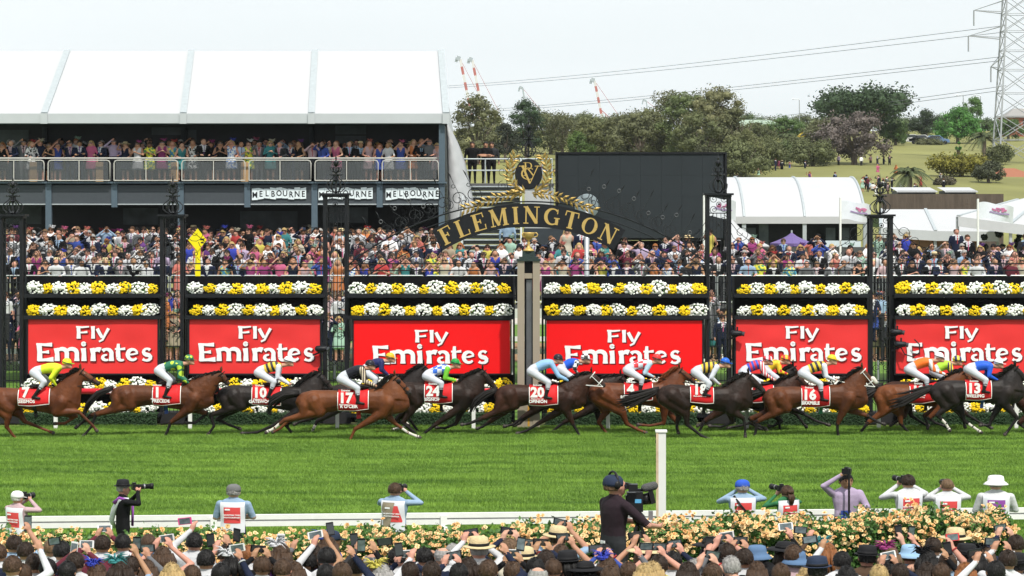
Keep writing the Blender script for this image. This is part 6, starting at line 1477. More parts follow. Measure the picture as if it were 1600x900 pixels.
def hatm(kind, seed=0):
    mb = MB(); c = V((0, .0, 1.70)); r = random.Random(seed)
    if kind == 'panama':
        mb.lathe([(.158, -.004), (.162, .004), (.146, .012), (.098, .016), (.094, .06), (.085, .112), (.055, .128), (.02, .118), (.001, .116)], c, 22, 0, 1, 1.12); mb.lathe([(.101, .016), (.098, .05), (.095, .05), (.095, .016)], c, 22, 1, 1, 1.12)
        mb.v = [(p[0], p[1], p[2] + (.25 * (p[0] ** 2) - .12 * p[1] ** 2 if abs(p[2] - 1.70) < .02 else 0)) for p in mb.v]
    elif kind == 'fedora':
        mb.lathe([(.126, .004), (.13, .010), (.115, .010), (.096, .012), (.092, .06), (.082, .108), (.05, .118), (.02, .104), (.001, .10)], c, 20, 0, 1, 1.12); mb.lathe([(.099, .012), (.096, .042), (.093, .042), (.093, .012)], c, 20, 1, 1, 1.12)
    elif kind == 'bucket':
        mb.lathe([(.148, -.05), (.15, -.044), (.122, -.01), (.10, .01), (.098, .05), (.088, .095), (.06, .108), (.001, .11)], c, 20, 0, 1, 1.1)
    elif kind == 'wide':
        mb.lathe([(.20, -.01), (.202, -.004), (.16, .012), (.1, .015), (.095, .05), (.08, .085), (.001, .10)], c, 22, 0, 1, 1.05); mb.lathe([(.103, .015), (.10, .045), (.096, .045), (.096, .015)], c, 20, 1, 1, 1.05)
    elif kind == 'cap':
        mb.lathe([(.092, -.03), (.094, .0), (.088, .045), (.068, .08), (.035, .098), (.001, .10)], c, 18, 0, 1, 1.15)
        mb.add([c + V((-.075, -.085, -.015)), c + V((.075, -.085, -.015)), c + V((.06, -.17, -.035)), c + V((0, -.19, -.035)), c + V((-.06, -.17, -.035)), c + V((-.075, -.085, -.027)), c + V((.075, -.085, -.027)), c + V((.06, -.17, -.047)), c + V((0, -.19, -.047)), c + V((-.06, -.17, -.047))], [(0, 1, 2, 3, 4), (9, 8, 7, 6, 5), (0, 5, 6, 1), (1, 6, 7, 2), (2, 7, 8, 3), (3, 8, 9, 4), (4, 9, 5, 0)])
    elif kind == 'fascinator':
        d = V((.05, .0, .055)); mb.ell(c + d, (.065, .065, .02), 0, 12, 5)
        for j in range(46):
            a = r.uniform(0, 6.28); e = V((math.cos(a) * .12, math.sin(a) * .09, r.uniform(.0, .13))) * r.uniform(.5, 1.15)
            mb.tube([c + d, c + d + e * .55 + V((0, 0, .025)), c + d + e + V((0, 0, -.02))], [.006, .008, .002], 4)
        for j in range(7):
            a = r.uniform(0, 6.28); mb.ell(c + d + V((math.cos(a) * .04, math.sin(a) * .04, .02)), (.03, .03, .02), 0, 7, 4)
    elif kind == 'boater':
        mb.lathe([(.17, 0), (.17, .008), (.096, .012), (.094, .075), (.001, .08)], c, 20, 0, 1, 1.1); mb.lathe([(.099, .012), (.098, .045), (.094, .045), (.094, .012)], c, 20, 1, 1, 1.1)
    mb.v = [(p[0] * SXP * 1.10, p[1] * 1.08, 1.52 + (p[2] - 1.52) * 1.03 - .054) for p in mb.v]
    return mb.mesh('hat', True)
def glassesm():
    mb = MB(); z_ = 1.655
    for s_ in (-1, 1): mb.obox((s_ * .036, -.108, z_), ((.030, 0, 0), (0, .004, 0), (0, 0, .019))); mb.bar((s_ * .066, -.105, z_ + .008), (s_ * .083, .0, z_ + .008), .006)
    mb.bar((-.01, -.112, z_ + .008), (.01, -.112, z_ + .008), .006); mb.v = [(p[0] * SXP * 1.10, p[1] * 1.08, 1.52 + (p[2] - 1.52) * 1.03 - .036) for p in mb.v]
    return mb.mesh('sunglasses')
def facem():
    mb = MB(); z_ = 1.65
    for s_ in (-1, 1): mb.ell((s_ * .032, -.098, z_), (.013, .008, .008), 0, 8, 5); mb.bar((s_ * .018, -.105, z_ + .026), (s_ * .05, -.096, z_ + .024), .007)
    mb.bar((-.022, -.108, 1.568), (.022, -.108, 1.568), .009); mb.v = [(p[0] * SXP * 1.10, p[1] * 1.08, 1.52 + (p[2] - 1.52) * 1.03 - .036) for p in mb.v]
    return mb.mesh('face_features')
SKINS = [mat('skin fair', (.50, .285, .205), .55, var=.08, scale=14), mat('skin tan', (.40, .21, .135), .55, var=.08, scale=14), mat('skin rosy', (.50, .25, .185), .55, var=.08, scale=14), mat('skin brown', (.20, .10, .06), .55, var=.08, scale=14), mat('skin olive', (.36, .20, .115), .55, var=.08, scale=14)]
def mute(c): g = sum(c) / 3; return tuple((x * .82 + g * .18) * .74 for x in c)
CLO = {n: mat(n + ' cloth', mute(c), .8, var=.16, scale=7, bump=.5, bscale=14, spec=.1) for n, c in dict(black=(.012, .012, .014), navy=(.016, .024, .06), charcoal=(.04, .042, .048), grey=(.17, .175, .19), white=(.70, .71, .74), 
    red=(.56, .03, .03), blue=(.03, .08, .42), royal=(.02, .05, .55), teal=(.03, .28, .30), pink=(.66, .10, .26), lilac=(.50, .38, .58), purple=(.16, .04, .26), yellow=(.72, .62, .05), cream=(.62, .56, .42), 
    coral=(.68, .16, .12), green=(.03, .22, .08), mint=(.36, .60, .46), skyblue=(.30, .46, .66), maroon=(.16, .02, .04), orange=(.70, .20, .03), brown=(.12, .065, .035), beige=(.42, .34, .23), denim=(.07, .13, .24), magenta=(.40, .03, .22), palepink=(.64, .42, .46)).items()}
CLO['floral'] = pattern('floral print cloth', 'blotch', (.60, .57, .55), (.30, .05, .16), 16, .8); CLO['bluefloral'] = pattern('blue floral cloth', 'blotch', (.66, .70, .74), (.05, .16, .48), 15, .8)
CLO['blackwhite'] = pattern('black and white print cloth', 'blotch', (.66, .66, .66), (.02, .02, .02), 16, .8); CLO['lime'] = pattern('yellow green print cloth', 'blotch', (.70, .66, .06), (.10, .24, .10), 9, .8)
CLO['tealprint'] = pattern('teal print cloth', 'blotch', (.06, .26, .40), (.62, .60, .12), 10, .8); CLO['stripe'] = pattern('blue striped cloth', 'stripe', (.66, .70, .76), (.14, .24, .5), 12, .8)
HAIRC = {n: mat(n + ' hair', c, .5, var=.45, scale=40, bump=.6, bscale=70, spec=.2, stretch=(1, 1, .3)) for n, c in dict(black=(.010, .009, .009), darkbrown=(.025, .015, .010), brown=(.060, .034, .020), lightbrown=(.13, .080, .045), blonde=(.36, .25, .11), grey=(.28, .27, .26), white=(.52, .50, .48), ginger=(.22, .085, .03)).items()}
HATC = dict(straw=mat('woven straw', (.56, .45, .26), .8, var=.15, scale=30, bump=.5), black=mat('black felt', (.012, .012, .014), .8), navy=mat('navy felt', (.02, .03, .06), .8), white=mat('white cotton', (.74, .74, .73), .8), blue=mat('blue cotton', (.03, .09, .46), .8), denim=mat('denim blue cotton', (.09, .16, .28), .8), lightblue=mat('light blue cotton', (.26, .42, .60), .8), grey=mat('grey cotton', (.14, .14, .14), .8), brown=mat('brown felt', (.13, .08, .05), .8))
M_band = mat('black hat band', (.01, .01, .011), .7); M_shades = mat('sunglass lens', (.006, .006, .008), .15, spec=.7); M_feat = mat('dark brows and lips', (.09, .035, .028), .6)
M_shoe = mat('black shoe', (.015, .014, .014), .4)

print('building figures')
FAR = {(p, f): figure(p, f, .024, False, .55, .12 if p == 'rail' else 0, 2) for p, f in (('rail', 0), ('shade', 0), ('binoc', 0), ('cross', 0), ('down', 0), ('phone', 0), ('rail', 1), ('shade', 1), ('clap', 1), ('phone', 1), ('down', 1), ('binoc', 1))}
LOW = {k_: figure(k_[0], k_[1], .034, False, .4, 0, 1) for k_ in (('rail', 0), ('shade', 0), ('down', 0), ('binoc', 0), ('rail', 1), ('clap', 1), ('phone', 1))}
NEAR = {(p, f): figure(p, f, .0125, True, .6, 0, 3) for p, f in (('down', 0), ('down', 1), ('up2', 0), ('up2', 1), ('up1', 0), ('up1', 1), ('up1b', 0), ('up1b', 1), ('eye2', 0), ('eye2', 1), ('eyehigh', 0), ('cross', 0))}
HAIRF = {k_: [hairm(k_, i) for i in range(2)] for k_ in ('short', 'long', 'bald', 'bob', 'bun')}; HAIRN = {k_: [hairm(k_, i + 5, True) for i in range(3)] for k_ in ('short', 'buzz', 'long', 'bald', 'bob', 'bun')}
HATS = {k_: hatm(k_) for k_ in ('panama', 'fedora', 'bucket', 'wide', 'cap', 'boater')}; FASC = [hatm('fascinator', i) for i in range(4)]
GL, FC = glassesm(), facem()
def person(loc, pose, fem, look, near=False, rz=0, scale=1.0, label='', group=None, tilt=0):
    """look: dict skin, top, shirt, tie, bottom, sleeves (long/short/none), hair=(kind,colour), hat=(kind,colour), shades"""
    bank = NEAR if near else FAR
    me = bank[(pose, fem)]; sk = look['skin']; top = look['top']; sh = look.get('shirt', top); ti = look.get('tie', sh); bo = look.get('bottom', top)
    sl = look.get('sleeves', 'long'); up = top if sl != 'none' else sk; fo = top if sl == 'long' else sk
    slots = [sk, top, sh if not (fem and sl == 'none') else sk, ti, bo, M_shoe, up, fo, sk if fem else bo]
    o = obj('person', me, None, None, loc, rz); o.scale = (scale,) * 3
    if tilt: o.rotation_euler = (0, tilt, rz)
    if len(me.materials) == 0:
        for m in slots: me.materials.append(None)
    for i, m in enumerate(slots): o.material_slots[i].link = 'OBJECT'; o.material_slots[i].material = m
    tag(o, label, 'person', group)
    dz = 0 if not fem else -.035
    def kid(nm, m_, mats):
        c = obj(nm, m_, None, o, (0, 0, dz))
        if len(m_.materials) == 0:
            for q in mats: m_.materials.append(None)
        for i, q in enumerate(mats): c.material_slots[i].link = 'OBJECT'; c.material_slots[i].material = q
        return c
    hk, hc = look['hair']
    if hk: kid('hair', RN.choice((HAIRN if near else HAIRF)[hk]), [HAIRC[hc]])
    if look.get('hat'):
        k_, c = look['hat']
        if k_ == 'fascinator': kid('fascinator', RN.choice(FASC), [CLO[c]])
        else: kid('hat', HATS[k_], [HATC[c], M_band] if len(set(p.material_index for p in HATS[k_].polygons)) > 1 else [HATC[c]])
    if look.get('shades'): kid('sunglasses', GL, [M_shades])
    elif not near or look.get('face'): kid('face_features', FC, [M_feat])
    return o
def random_look(r, fem):
    L_ = {}; L_['skin'] = r.choice(SKINS[:3] * 4 + SKINS[3:]); L_['shades'] = r.random() < .62
    if not fem:
        u = r.random()
        if u < .70:
            n = r.choice(['navy', 'black', 'charcoal', 'navy', 'grey', 'black', 'black', 'navy']); s = r.choice(['white', 'white', 'skyblue', 'palepink', 'white']); t = r.choice(['blue', 'red', 'purple', 'navy', 'white', 'pink', 'black'])
            L_.update(top=CLO[n], shirt=CLO[s], tie=CLO[t], bottom=CLO[n]); d = f'{n} suit and {s if s != "skyblue" else "pale blue"} shirt'
        else:
            n = r.choice(['white', 'white', 'skyblue', 'lilac', 'palepink', 'stripe', 'grey', 'blue', 'white', 'maroon']); t = r.choice([n, n, 'navy', 'red', 'black'])
            L_.update(top=CLO[n], tie=CLO[t], bottom=CLO['charcoal'], sleeves=r.choice(['long', 'long', 'short'])); d = f'{dict(stripe="striped", skyblue="pale blue", palepink="pale pink").get(n, n)} shirt'
        L_['hair'] = (r.choice(['short', 'short', 'short', 'short', 'bald']), r.choice(['black', 'darkbrown', 'brown', 'brown', 'lightbrown', 'grey', 'darkbrown']))
        if r.random() < .06: L_['hat'] = (r.choice(['boater', 'fedora', 'panama']), r.choice(['straw', 'straw', 'navy'])); d = d.split(' and ')[0] + f' with {L_["hat"][1]} hat'
    else:
        n = r.choice(['red', 'black', 'black', 'black', 'navy', 'blackwhite', 'floral', 'bluefloral', 'blackwhite', 'pink', 'royal', 'coral', 'cream', 'white', 'purple', 'teal', 'lime', 'navy', 'palepink', 'yellow', 'mint', 'magenta', 'orange', 'blue', 'beige', 'tealprint'])
        L_.update(top=CLO[n], bottom=CLO[n], sleeves=r.choice(['none', 'none', 'none', 'short', 'long'])); d = f'{dict(blackwhite="monochrome", bluefloral="blue floral", lime="yellow print", tealprint="teal print", palepink="pale pink").get(n, n)} dress'
        L_['hair'] = (r.choice(['long', 'long', 'bob', 'bun']), r.choice(['darkbrown', 'brown', 'brown', 'blonde', 'blonde', 'lightbrown', 'black', 'ginger']))
        if r.random() < .42: c = r.choice(['black', 'red', 'pink', 'royal', 'cream', 'white', 'purple', 'mint', 'coral', 'magenta']); L_['hat'] = ('fascinator', c); d += f' with {c} fascinator'
        elif r.random() < .08: L_['hat'] = ('wide', 'straw'); d += ' with straw hat'
    return L_, d
MALEP, FEMP = ['rail', 'rail', 'shade', 'binoc', 'cross', 'down', 'phone', 'rail'], ['rail', 'rail', 'shade', 'clap', 'phone', 'down', 'binoc']
# ------------------------------------------------------------------ terrace rows, one by one
def zone(px):
    for i, (a, b) in enumerate(((-50, 20), (20, 270), (270, 525), (525, 826), (826, 1122), (1122, 1375), (1375, 1700))):
        if a <= px < b: return i
ZN = ['left of pillars', 'above leftmost banner', 'above second banner', 'above third banner', 'above fourth banner', 'above fifth banner', 'above rightmost banner']
r = random.Random(77)
for ri, (step, rowname) in enumerate(((21.5, 'front row'), (21.5, 'second row'))):
    Y_, fz = ROWS[ri]; cnt = {}; px = 6 + 10 * ri
    while px < 1600:
        fem = int(r.random() < (.46 if 400 < px < 1400 else .40)); lk, d = random_look(r, fem); pose = r.choice(FEMP if fem else MALEP); z_ = zone(px); cnt[z_] = cnt.get(z_, -1) + 1
        person((X(px, Y_), Y_ + r.uniform(-.12, .12), fz), pose, fem, lk, False, r.uniform(-.45, .45), r.uniform(.93, 1.05), f'person in {d}, {ordinal(cnt[z_])} from left, {rowname} {ZN[z_]}', 'terrace spectators')
        px += step * r.uniform(.78, 1.25)
# ------------------------------------------------------------------ balcony
px = 4; n = 0
while px < 686:
    fem = int(r.random() < .5); lk, d = random_look(r, fem); pose = r.choice(['rail', 'shade', 'binoc', 'cross', 'phone', 'rail'] if not fem else FEMP); Yq = YF + .75 + r.uniform(0, .25)
    person((X(px, Yq), Yq, zbal), pose, fem, lk, False, r.uniform(-.5, .5), r.uniform(.92, 1.02), f'person in {d}, {ordinal(n)} from left along balcony rail', 'balcony spectators')
    n += 1; px += 15.8 * r.uniform(.7, 1.3)
# staff on the stairs landing and a man climbing the stairs
for i, (px, Y_, z_, lk, lab, rz) in enumerate((
    (738, 109.0, 7.66, dict(skin=SKINS[1], top=CLO['black'], bottom=CLO['black'], hair=('short', 'darkbrown')), 'person in black standing leftmost on the stairs landing', 0),
    (759, 109.0, 7.66, dict(skin=SKINS[1], top=CLO['black'], bottom=CLO['black'], hair=('short', 'black'), sleeves='short'), 'person in black short sleeves, middle of three on the landing', 0),
    (768, 109.6, 7.66, dict(skin=SKINS[1], top=CLO['charcoal'], bottom=CLO['black'], hair=('short', 'darkbrown')), 'person in dark suit, rightmost of three on the landing', 0),
    (793, 104.6, 4.42, dict(skin=SKINS[1], top=CLO['skyblue'], bottom=CLO['charcoal'], hair=('short', 'black')), 'person in pale blue shirt climbing the stairs, seen from behind', math.pi),
    (1224, 112, 3.55, dict(skin=SKINS[0], top=CLO['navy'], shirt=CLO['skyblue'], tie=CLO['blue'], bottom=CLO['navy'], hair=('short', 'brown'), shades=True), 'person in navy suit and blue tie standing above the right crowd', 0),
    (1269, 112, 3.55, dict(skin=SKINS[2], top=CLO['coral'], bottom=CLO['charcoal'], hair=('short', 'darkbrown'), shades=True), 'person in coral jacket pointing above the right crowd', 0),
    (886, 100.7, 4.1, dict(skin=SKINS[0], top=CLO['cream'], bottom=CLO['cream'], sleeves='none', hair=('long', 'blonde'), shades=True), 'person in cream dress standing above the crowd near the pole mirror', 0))):
    person((X(px, Y_), Y_, z_), ('down', 'cross', 'down', 'down', 'clap', 'binoc', 'down')[i] if i not in (4,) else 'cross', 1 if i == 6 else 0, lk, False, rz, 1.02, lab)
# boots of platforms for the two standing figures
o = MB().box(X(1205, 112), X(1290, 112), -.5, .5, 0, 3.54).build('viewing_box', M_char, loc=(0, 112, 0)); tag(o, 'dark raised platform behind the right hand crowd', 'platform')
# ------------------------------------------------------------------ the rest of the crowd as one mass
def arrays(me):
    me.calc_loop_triangles(); a = np.empty(len(me.vertices) * 3, np.float32); me.vertices.foreach_get('co', a)
    t = np.empty(len(me.loop_triangles) * 3, np.int32); me.loop_triangles.foreach_get('vertices', t); m = np.empty(len(me.loop_triangles), np.int32); me.loop_triangles.foreach_get('material_index', m)
    return a.reshape(-1, 3), t.reshape(-1, 3), m
ARR = {}
def crowd(name, label, spots, rr):
    vs, fs, cols = [], [], []; off = 0
    def col(m): return tuple(m.diffuse_color[:3])
    for (x, y, z_, rz) in spots:
        fem = int(rr.random() < .38); key = rr.choice([k_ for k_ in LOW if k_[1] == fem]); lk, d = random_look(rr, fem); s_ = rr.uniform(.93, 1.05); ca, sa = math.cos(rz), math.sin(rz)
        sk = lk['skin']; top = lk['top']; sl = lk.get('sleeves', 'long'); sh = lk.get('shirt', top)
        sc_ = [col(m) for m in (sk, top, sh, lk.get('tie', sh), lk.get('bottom', top), M_shoe, top if sl != 'none' else sk, top if sl == 'long' else sk, sk if fem else lk['bottom'])]
        hk, hc = lk['hair']; items = [(LOW[key], sc_, 0), (HAIRF[hk][0], [col(HAIRC[hc])], 1)]
        if lk.get('hat'): items.append((FASC[0], [col(CLO[lk['hat'][1]])], 1) if lk['hat'][0] == 'fascinator' else (HATS[lk['hat'][0]], [col(HATC[lk['hat'][1]]), (.01, .01, .01)], 1))
        if lk.get('shades'): items.append((GL, [(.006, .006, .008)], 1))
        for em, ec, hd_ in items:
            if em not in ARR: ARR[em] = arrays(em)
            a, t, m = ARR[em]; a = a * s_
            vs.append(np.stack([a[:, 0] * ca - a[:, 1] * sa + x, a[:, 0] * sa + a[:, 1] * ca + y, a[:, 2] + z_ - (.035 if fem and hd_ else 0)], 1)); fs.append(t + off); cols.append(np.array(ec)[np.minimum(m, len(ec) - 1)]); off += len(a)
    vs, fs, cols = np.concatenate(vs), np.concatenate(fs), np.concatenate(cols)
    me = bpy.data.meshes.new(name); me.vertices.add(len(vs)); me.vertices.foreach_set('co', vs.astype(np.float32).ravel())
    me.loops.add(len(fs) * 3); me.loops.foreach_set('vertex_index', fs.astype(np.int32).ravel()); me.polygons.add(len(fs)); me.polygons.foreach_set('loop_start', np.arange(0, len(fs) * 3, 3, dtype=np.int32))
    at = me.color_attributes.new('cloth', 'FLOAT_COLOR', 'CORNER'); c4 = np.ones((len(fs), 3, 4), np.float32); c4[:, :, :3] = cols[:, None, :]
    at.data.foreach_set('color', c4.ravel()); me.polygons.foreach_set('use_smooth', np.ones(len(fs), bool)); me.update(calc_edges=True)
    o = obj(name, me, M_crowd); tag(o, label, 'crowd', kind='stuff'); return o
M_crowd = bpy.data.materials.new('crowd clothes and skin'); M_crowd.use_nodes = True
_a = M_crowd.node_tree.nodes.new('ShaderNodeVertexColor'); _a.layer_name = 'cloth'; _b = M_crowd.node_tree.nodes['Principled BSDF']; _b.inputs['Roughness'].default_value = .8; _b.inputs['Specular IOR Level'].default_value = .1
_n = M_crowd.node_tree.nodes.new('ShaderNodeTexNoise'); _n.inputs['Scale'].default_value = 6; _m = M_crowd.node_tree.nodes.new('ShaderNodeMix'); _m.data_type = 'RGBA'; _m.blend_type = 'OVERLAY'; _m.inputs[0].default_value = .5
M_crowd.node_tree.links.new(_a.outputs[0], _m.inputs[6]); M_crowd.node_tree.links.new(_n.outputs['Fac'], _m.inputs[7]); M_crowd.node_tree.links.new(_m.outputs[2], _b.inputs['Base Color'])
r = random.Random(5); sp = []
for ri, (Y_, fz) in enumerate(ROWS[2:5]):
    px = r.uniform(0, 10)
    while px < 1610:
        if not (738 < px < 812 and ri == 2) and not (px > 700 and ri >= 1 and r.random() < (.55 if ri == 1 else .88)): sp.append((X(px, Y_), Y_ + r.uniform(-.2, .2), fz, r.uniform(-.5, .5)))
        px += 22 * r.uniform(.7, 1.4)
    
for d in (.6, 1.5, 2.4):
    px = r.uniform(0, 12)
    while px < 686:
        Yq = 103.0 + d; sp.append((X(px, Yq), Yq, 4.08, r.uniform(-.5, .5))); px += 21 * r.uniform(.7, 1.7)
px = 4
while px < 686:
    Yq = YF + 1.7 + r.uniform(0, .8); sp.append((X(px, Yq), Yq, zbal, r.uniform(-.6, .6))); px += 15 * r.uniform(.6, 2.2)
for i in range(60):                                     # people at ground level behind the pillars
    px = r.choice([(5, 40), (255, 290), (510, 545), (1105, 1140), (1360, 1395)]); p_ = r.uniform(*px); Yq = r.uniform(90.5, 93); sp.append((X(p_, Yq), Yq, r.choice((1.2, 1.9)), r.uniform(-.5, .5)))
for i in range(10): px = r.uniform(1395, 1600); Yq = r.uniform(103, 108); sp.append((X(px, Yq), Yq, 3.3, r.uniform(-.5, .5)))
crowd('crowd', 'dense mass of spectators in the back rows of the terrace and pavilion', sp, r)
sp = []
for i in range(90):
    px, Yq = r.choice([(r.gauss(1385, 25), r.uniform(262, 275)), (r.gauss(1200, 40), r.uniform(300, 340)), (r.uniform(1150, 1480), r.uniform(262, 340)), (r.gauss(905, 40), 300)]); x = X(px, Yq); sp.append((x, Yq, hz(x, Yq) - r.choice((.3, .8, .9)), r.uniform(0, 6)))
crowd('picnic_crowd', 'scattered picnickers on the dry grass hillside', sp, r)
# ------------------------------------------------------------------ near rail and finish post
A0, A1 = V((X(-40, 46.4), 46.4, 0)), V((X(1640, 47.9), 47.9, 0)); dv = A1 - A0; LR = dv.length; ang = math.atan2(dv.y, dv.x)
nr = thing('track_rail', 'white aluminium running rail along the near side of the track', 'rail', A0, rz=ang)
MB().box(0, LR, -.04, .04, .90, .99).build('top_rail', M_white, nr); MB().box(0, LR, -.025, .025, .87, .899).build('rail_groove', mat('grey rail groove', (.35, .35, .36), .5), nr); MB().box(0, LR, -.04, .04, .78, .869).build('lower_rail', M_white, nr)
for px in (-20, 325, 680, 1018, 1345, 1625):
    u = (px + 40) / 1680 * LR; MB().box(u - .06, u + .06, -.09, -.042, 0, .95).build('post', M_white, nr)
    MB().bar((u, -.10, .75), (u + .35, -.9, .02), .09, .07).build('brace', M_white, nr)
Yf = 45.6; kf = Yf / FPX; fp_ = thing('finish_post', 'tall square white post on the near side of the track', 'post', (X(1033, Yf), Yf, 0))
hw = 7.2 * kf; MB().box(-hw, hw, -.07, .09, 0, Z(675, Yf)).build('shaft', mat('chalky white paint', (.68, .68, .66), .6, var=.06, scale=3), fp_)
MB().box(-hw - .012, -hw + .03, -.078, -.072, .1, Z(674, Yf)).build('corner_strip', mat('rusty shaded edge', (.55, .42, .30), .8, var=.4, scale=6), fp_)  # rusty tint also carries the shade of the narrow left face
MB().box(-hw - .02, hw + .02, -.09, .11, Z(675, Yf), Z(672, Yf)).build('cap', M_white, fp_)
for zz in (Z(682, Yf), Z(690, Yf)): MB().box(-hw - .02, -hw - .013, -.02, .03, zz - .03, zz + .03).build('bolt', M_black, fp_)

# ------------------------------------------------------------------ rose hedge
r = random.Random(21)
HX0, HX1 = X(-30, 40), X(1583, 43.6)
def hy(x): u = (x - HX0) / (HX1 - HX0); return 40.0 + 3.6 * max(0, u - .3) / .7
def htop(x): return 1.31 + .05 * math.sin(x * 2.1) + .04 * math.sin(x * 5.3 + 1)
hg = thing('rose_hedge', 'long rose hedge covered in peach blooms between crowd and rail', 'hedge', (0, 0, 0))
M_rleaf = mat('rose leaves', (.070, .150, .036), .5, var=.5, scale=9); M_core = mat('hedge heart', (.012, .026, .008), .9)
mb = MB(); n = 40
rsx = [HX0 + .15 + (HX1 - HX0 - .3) * i / n for i in range(n + 1)]
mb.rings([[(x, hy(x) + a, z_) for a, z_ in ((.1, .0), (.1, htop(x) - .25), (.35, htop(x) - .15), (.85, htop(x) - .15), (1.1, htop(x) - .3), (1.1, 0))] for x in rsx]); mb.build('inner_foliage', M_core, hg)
mb = MB()
def hpoint():
    x = r.uniform(HX0, HX1); u = r.random(); t = htop(x)
    if u < .60: return V((x, hy(x) + r.uniform(-.12, .16), .35 + (t - .35) * r.random() ** .7))
    return V((x, hy(x) + r.uniform(-.05, 1.25), t + r.gauss(-.05, .07)))
for i in range(40000):
    c = hpoint(); d1 = V((r.gauss(0, 1), r.gauss(0, 1), r.gauss(0, .8))).normalized() * r.uniform(.026, .05); d2 = d1.cross(V((r.gauss(0, 1), r.gauss(0, 1), r.gauss(0, 1)))).normalized() * d1.length * .6
    mb.quad(c - d1, c - d2, c + d1, c + d2)
stuff(mb.build('leaves', M_rleaf, hg))
ROSEC = [mat('peach rose', (.84, .54, .25), .6, var=.2, scale=20), mat('apricot rose', (.82, .44, .18), .6, var=.2, scale=20), mat('cream rose', (.85, .62, .34), .6, var=.15, scale=20), mat('pale peach rose', (.84, .54, .27), .6, var=.15, scale=20)]
def rose(seed):
    q = random.Random(seed); m = MB()
    for (n_, rad, tilt, z0) in ((6, .040, .35, 0), (5, .028, .9, .006), (3, .015, 1.3, .012)):
        for j in range(n_):
            a = 6.283 * j / n_ + q.uniform(-.3, .3); d = V((math.cos(a), math.sin(a), 0)); s_ = V((-d.y, d.x, 0)); L_ = rad * q.uniform(.85, 1.2)
            e = d * L_ * math.cos(tilt) + V((0, 0, L_ * math.sin(tilt) + z0)); m.add([V((0, 0, z0)) + s_ * .006, V((0, 0, z0)) - s_ * .006, e * .7 - s_ * rad * .45, e + V((0, 0, -.004)), e * .7 + s_ * rad * .45], [(0, 1, 2, 3, 4)])
    return m.mesh('rose')
ROSES = []
for i in range(8): me = rose(i); me.materials.append(ROSEC[i % 4]); ROSES.append(me)
spots = []
for i in range(1300):                                     # sprays: a few blooms close together
    c = hpoint(); c.y -= .11; c.z += .03
    if c.z < .75: continue
    for j in range(r.choice((2, 3, 4, 5, 6))): spots.append(c + V((r.gauss(0, .075), r.gauss(0, .04), r.gauss(0, .05))))
spots.sort(key=lambda p: p.y)
rest = MB(); rest_m = []
for i, p in enumerate(spots):
    s_ = r.uniform(.75, 1.25); e = Euler((r.uniform(.2, 1.5), r.uniform(-.5, .5), r.uniform(-.6, .6)))
    if i % 15 == 0 and i // 15 < 300: o = obj('rose', r.choice(ROSES), None, hg, p); o.scale = (s_,) * 3; o.rotation_euler = e
    else:
        me = r.choice(ROSES); M4 = Matrix.LocRotScale(p, e, (s_,) * 3); rest.add([M4 @ v_.co for v_ in me.vertices], [tuple(q.vertices) for q in me.polygons], ROSES.index(me) % 4)
stuff(rest.build('rose_blooms', ROSEC, hg))
mb = MB()
for i in range(30): x = r.uniform(HX0, HX1); mb.tube([(x, hy(x) + .5, .0), (x + r.uniform(-.2, .2), hy(x) + .4, 1.2), (x + r.uniform(-.3, .3), hy(x) + .4, htop(x) + r.uniform(.05, .28))], [.015, .01, .004], 4)
stuff(mb.build('stems', M_rleaf, hg))

# ------------------------------------------------------------------ photographers at the rail
M_bib = mat('white bib nylon', (.70, .71, .76), .55, var=.05, scale=3); M_bibred = mat('red bib print', (.66, .07, .07), .6, var=.08); M_bibpur = mat('purple bib print', (.26, .07, .34), .6, var=.08)
M_cam = mat('black camera plastic', (.014, .014, .015), .4); M_lens = mat('lens glass', (.02, .02, .04), .08, spec=.8); M_grey = mat('grey camera metal', (.25, .25, .26), .4, .5)
BVS = {}
def drape(o, x0, x1, z0, z1, off, back=True, nx=14, nz_=14, slant=0):
    """cloth panel laid on the body: every point dropped onto the figure's skin"""
    me = o.data
    if me not in BVS: BVS[me] = BVHTree.FromPolygons([v_.co.copy() for v_ in me.vertices], [tuple(p.vertices) for p in me.polygons])
    bv = BVS[me]; sg = 1 if back else -1; mb = MB(); vs = []
    for j in range(nz_ + 1):
        for i in range(nx + 1):
            z_ = z0 + (z1 - z0) * j / nz_; x = x0 + (x1 - x0) * i / nx + slant * (z_ - (z0 + z1) / 2); h = bv.ray_cast(V((x, .6 * sg, z_)), V((0, -sg, 0)))[0]; vs.append([x, h.y if h else 0, z_])
    for j in range(nz_ + 1):
        ys_ = [vs[j * (nx + 1) + i][1] for i in range(nx + 1)]
        for i in range(nx + 1): vs[j * (nx + 1) + i][1] = max(sg * ys_[max(0, i - 1)], sg * ys_[i], sg * ys_[min(nx, i + 1)]) * sg + sg * off
    f = [(j * (nx + 1) + i + 1, j * (nx + 1) + i, (j + 1) * (nx + 1) + i, (j + 1) * (nx + 1) + i + 1) for j in range(nz_) for i in range(nx)]
    mb.add(vs, f if back else [q[::-1] for q in f]); return mb
def bib(o, patch, slant=0):
    b = drape(o, -.20, .20, .88, 1.43, .010).build('bib', M_bib, o, True)
    pm = drape(o, -.135, .135, 1.05, 1.34, .016, slant=slant).build('bib_patch', patch, b, True)
    yb_ = max(v_.co.y for v_ in pm.data.vertices) + .003
    for s_, zz in (('MOUNTING YARD', 1.20), ('PHOTOGRAPHER', 1.155)):
        obj('lettering', text_mesh(s_, .034, .001), M_let, b, (0, yb_, zz), math.pi)
    MB().obox((.07, yb_ - .002, 1.30), ((.042, 0, 0), (0, .003, 0), (0, 0, .014))).build('logo_box', M_let, b)
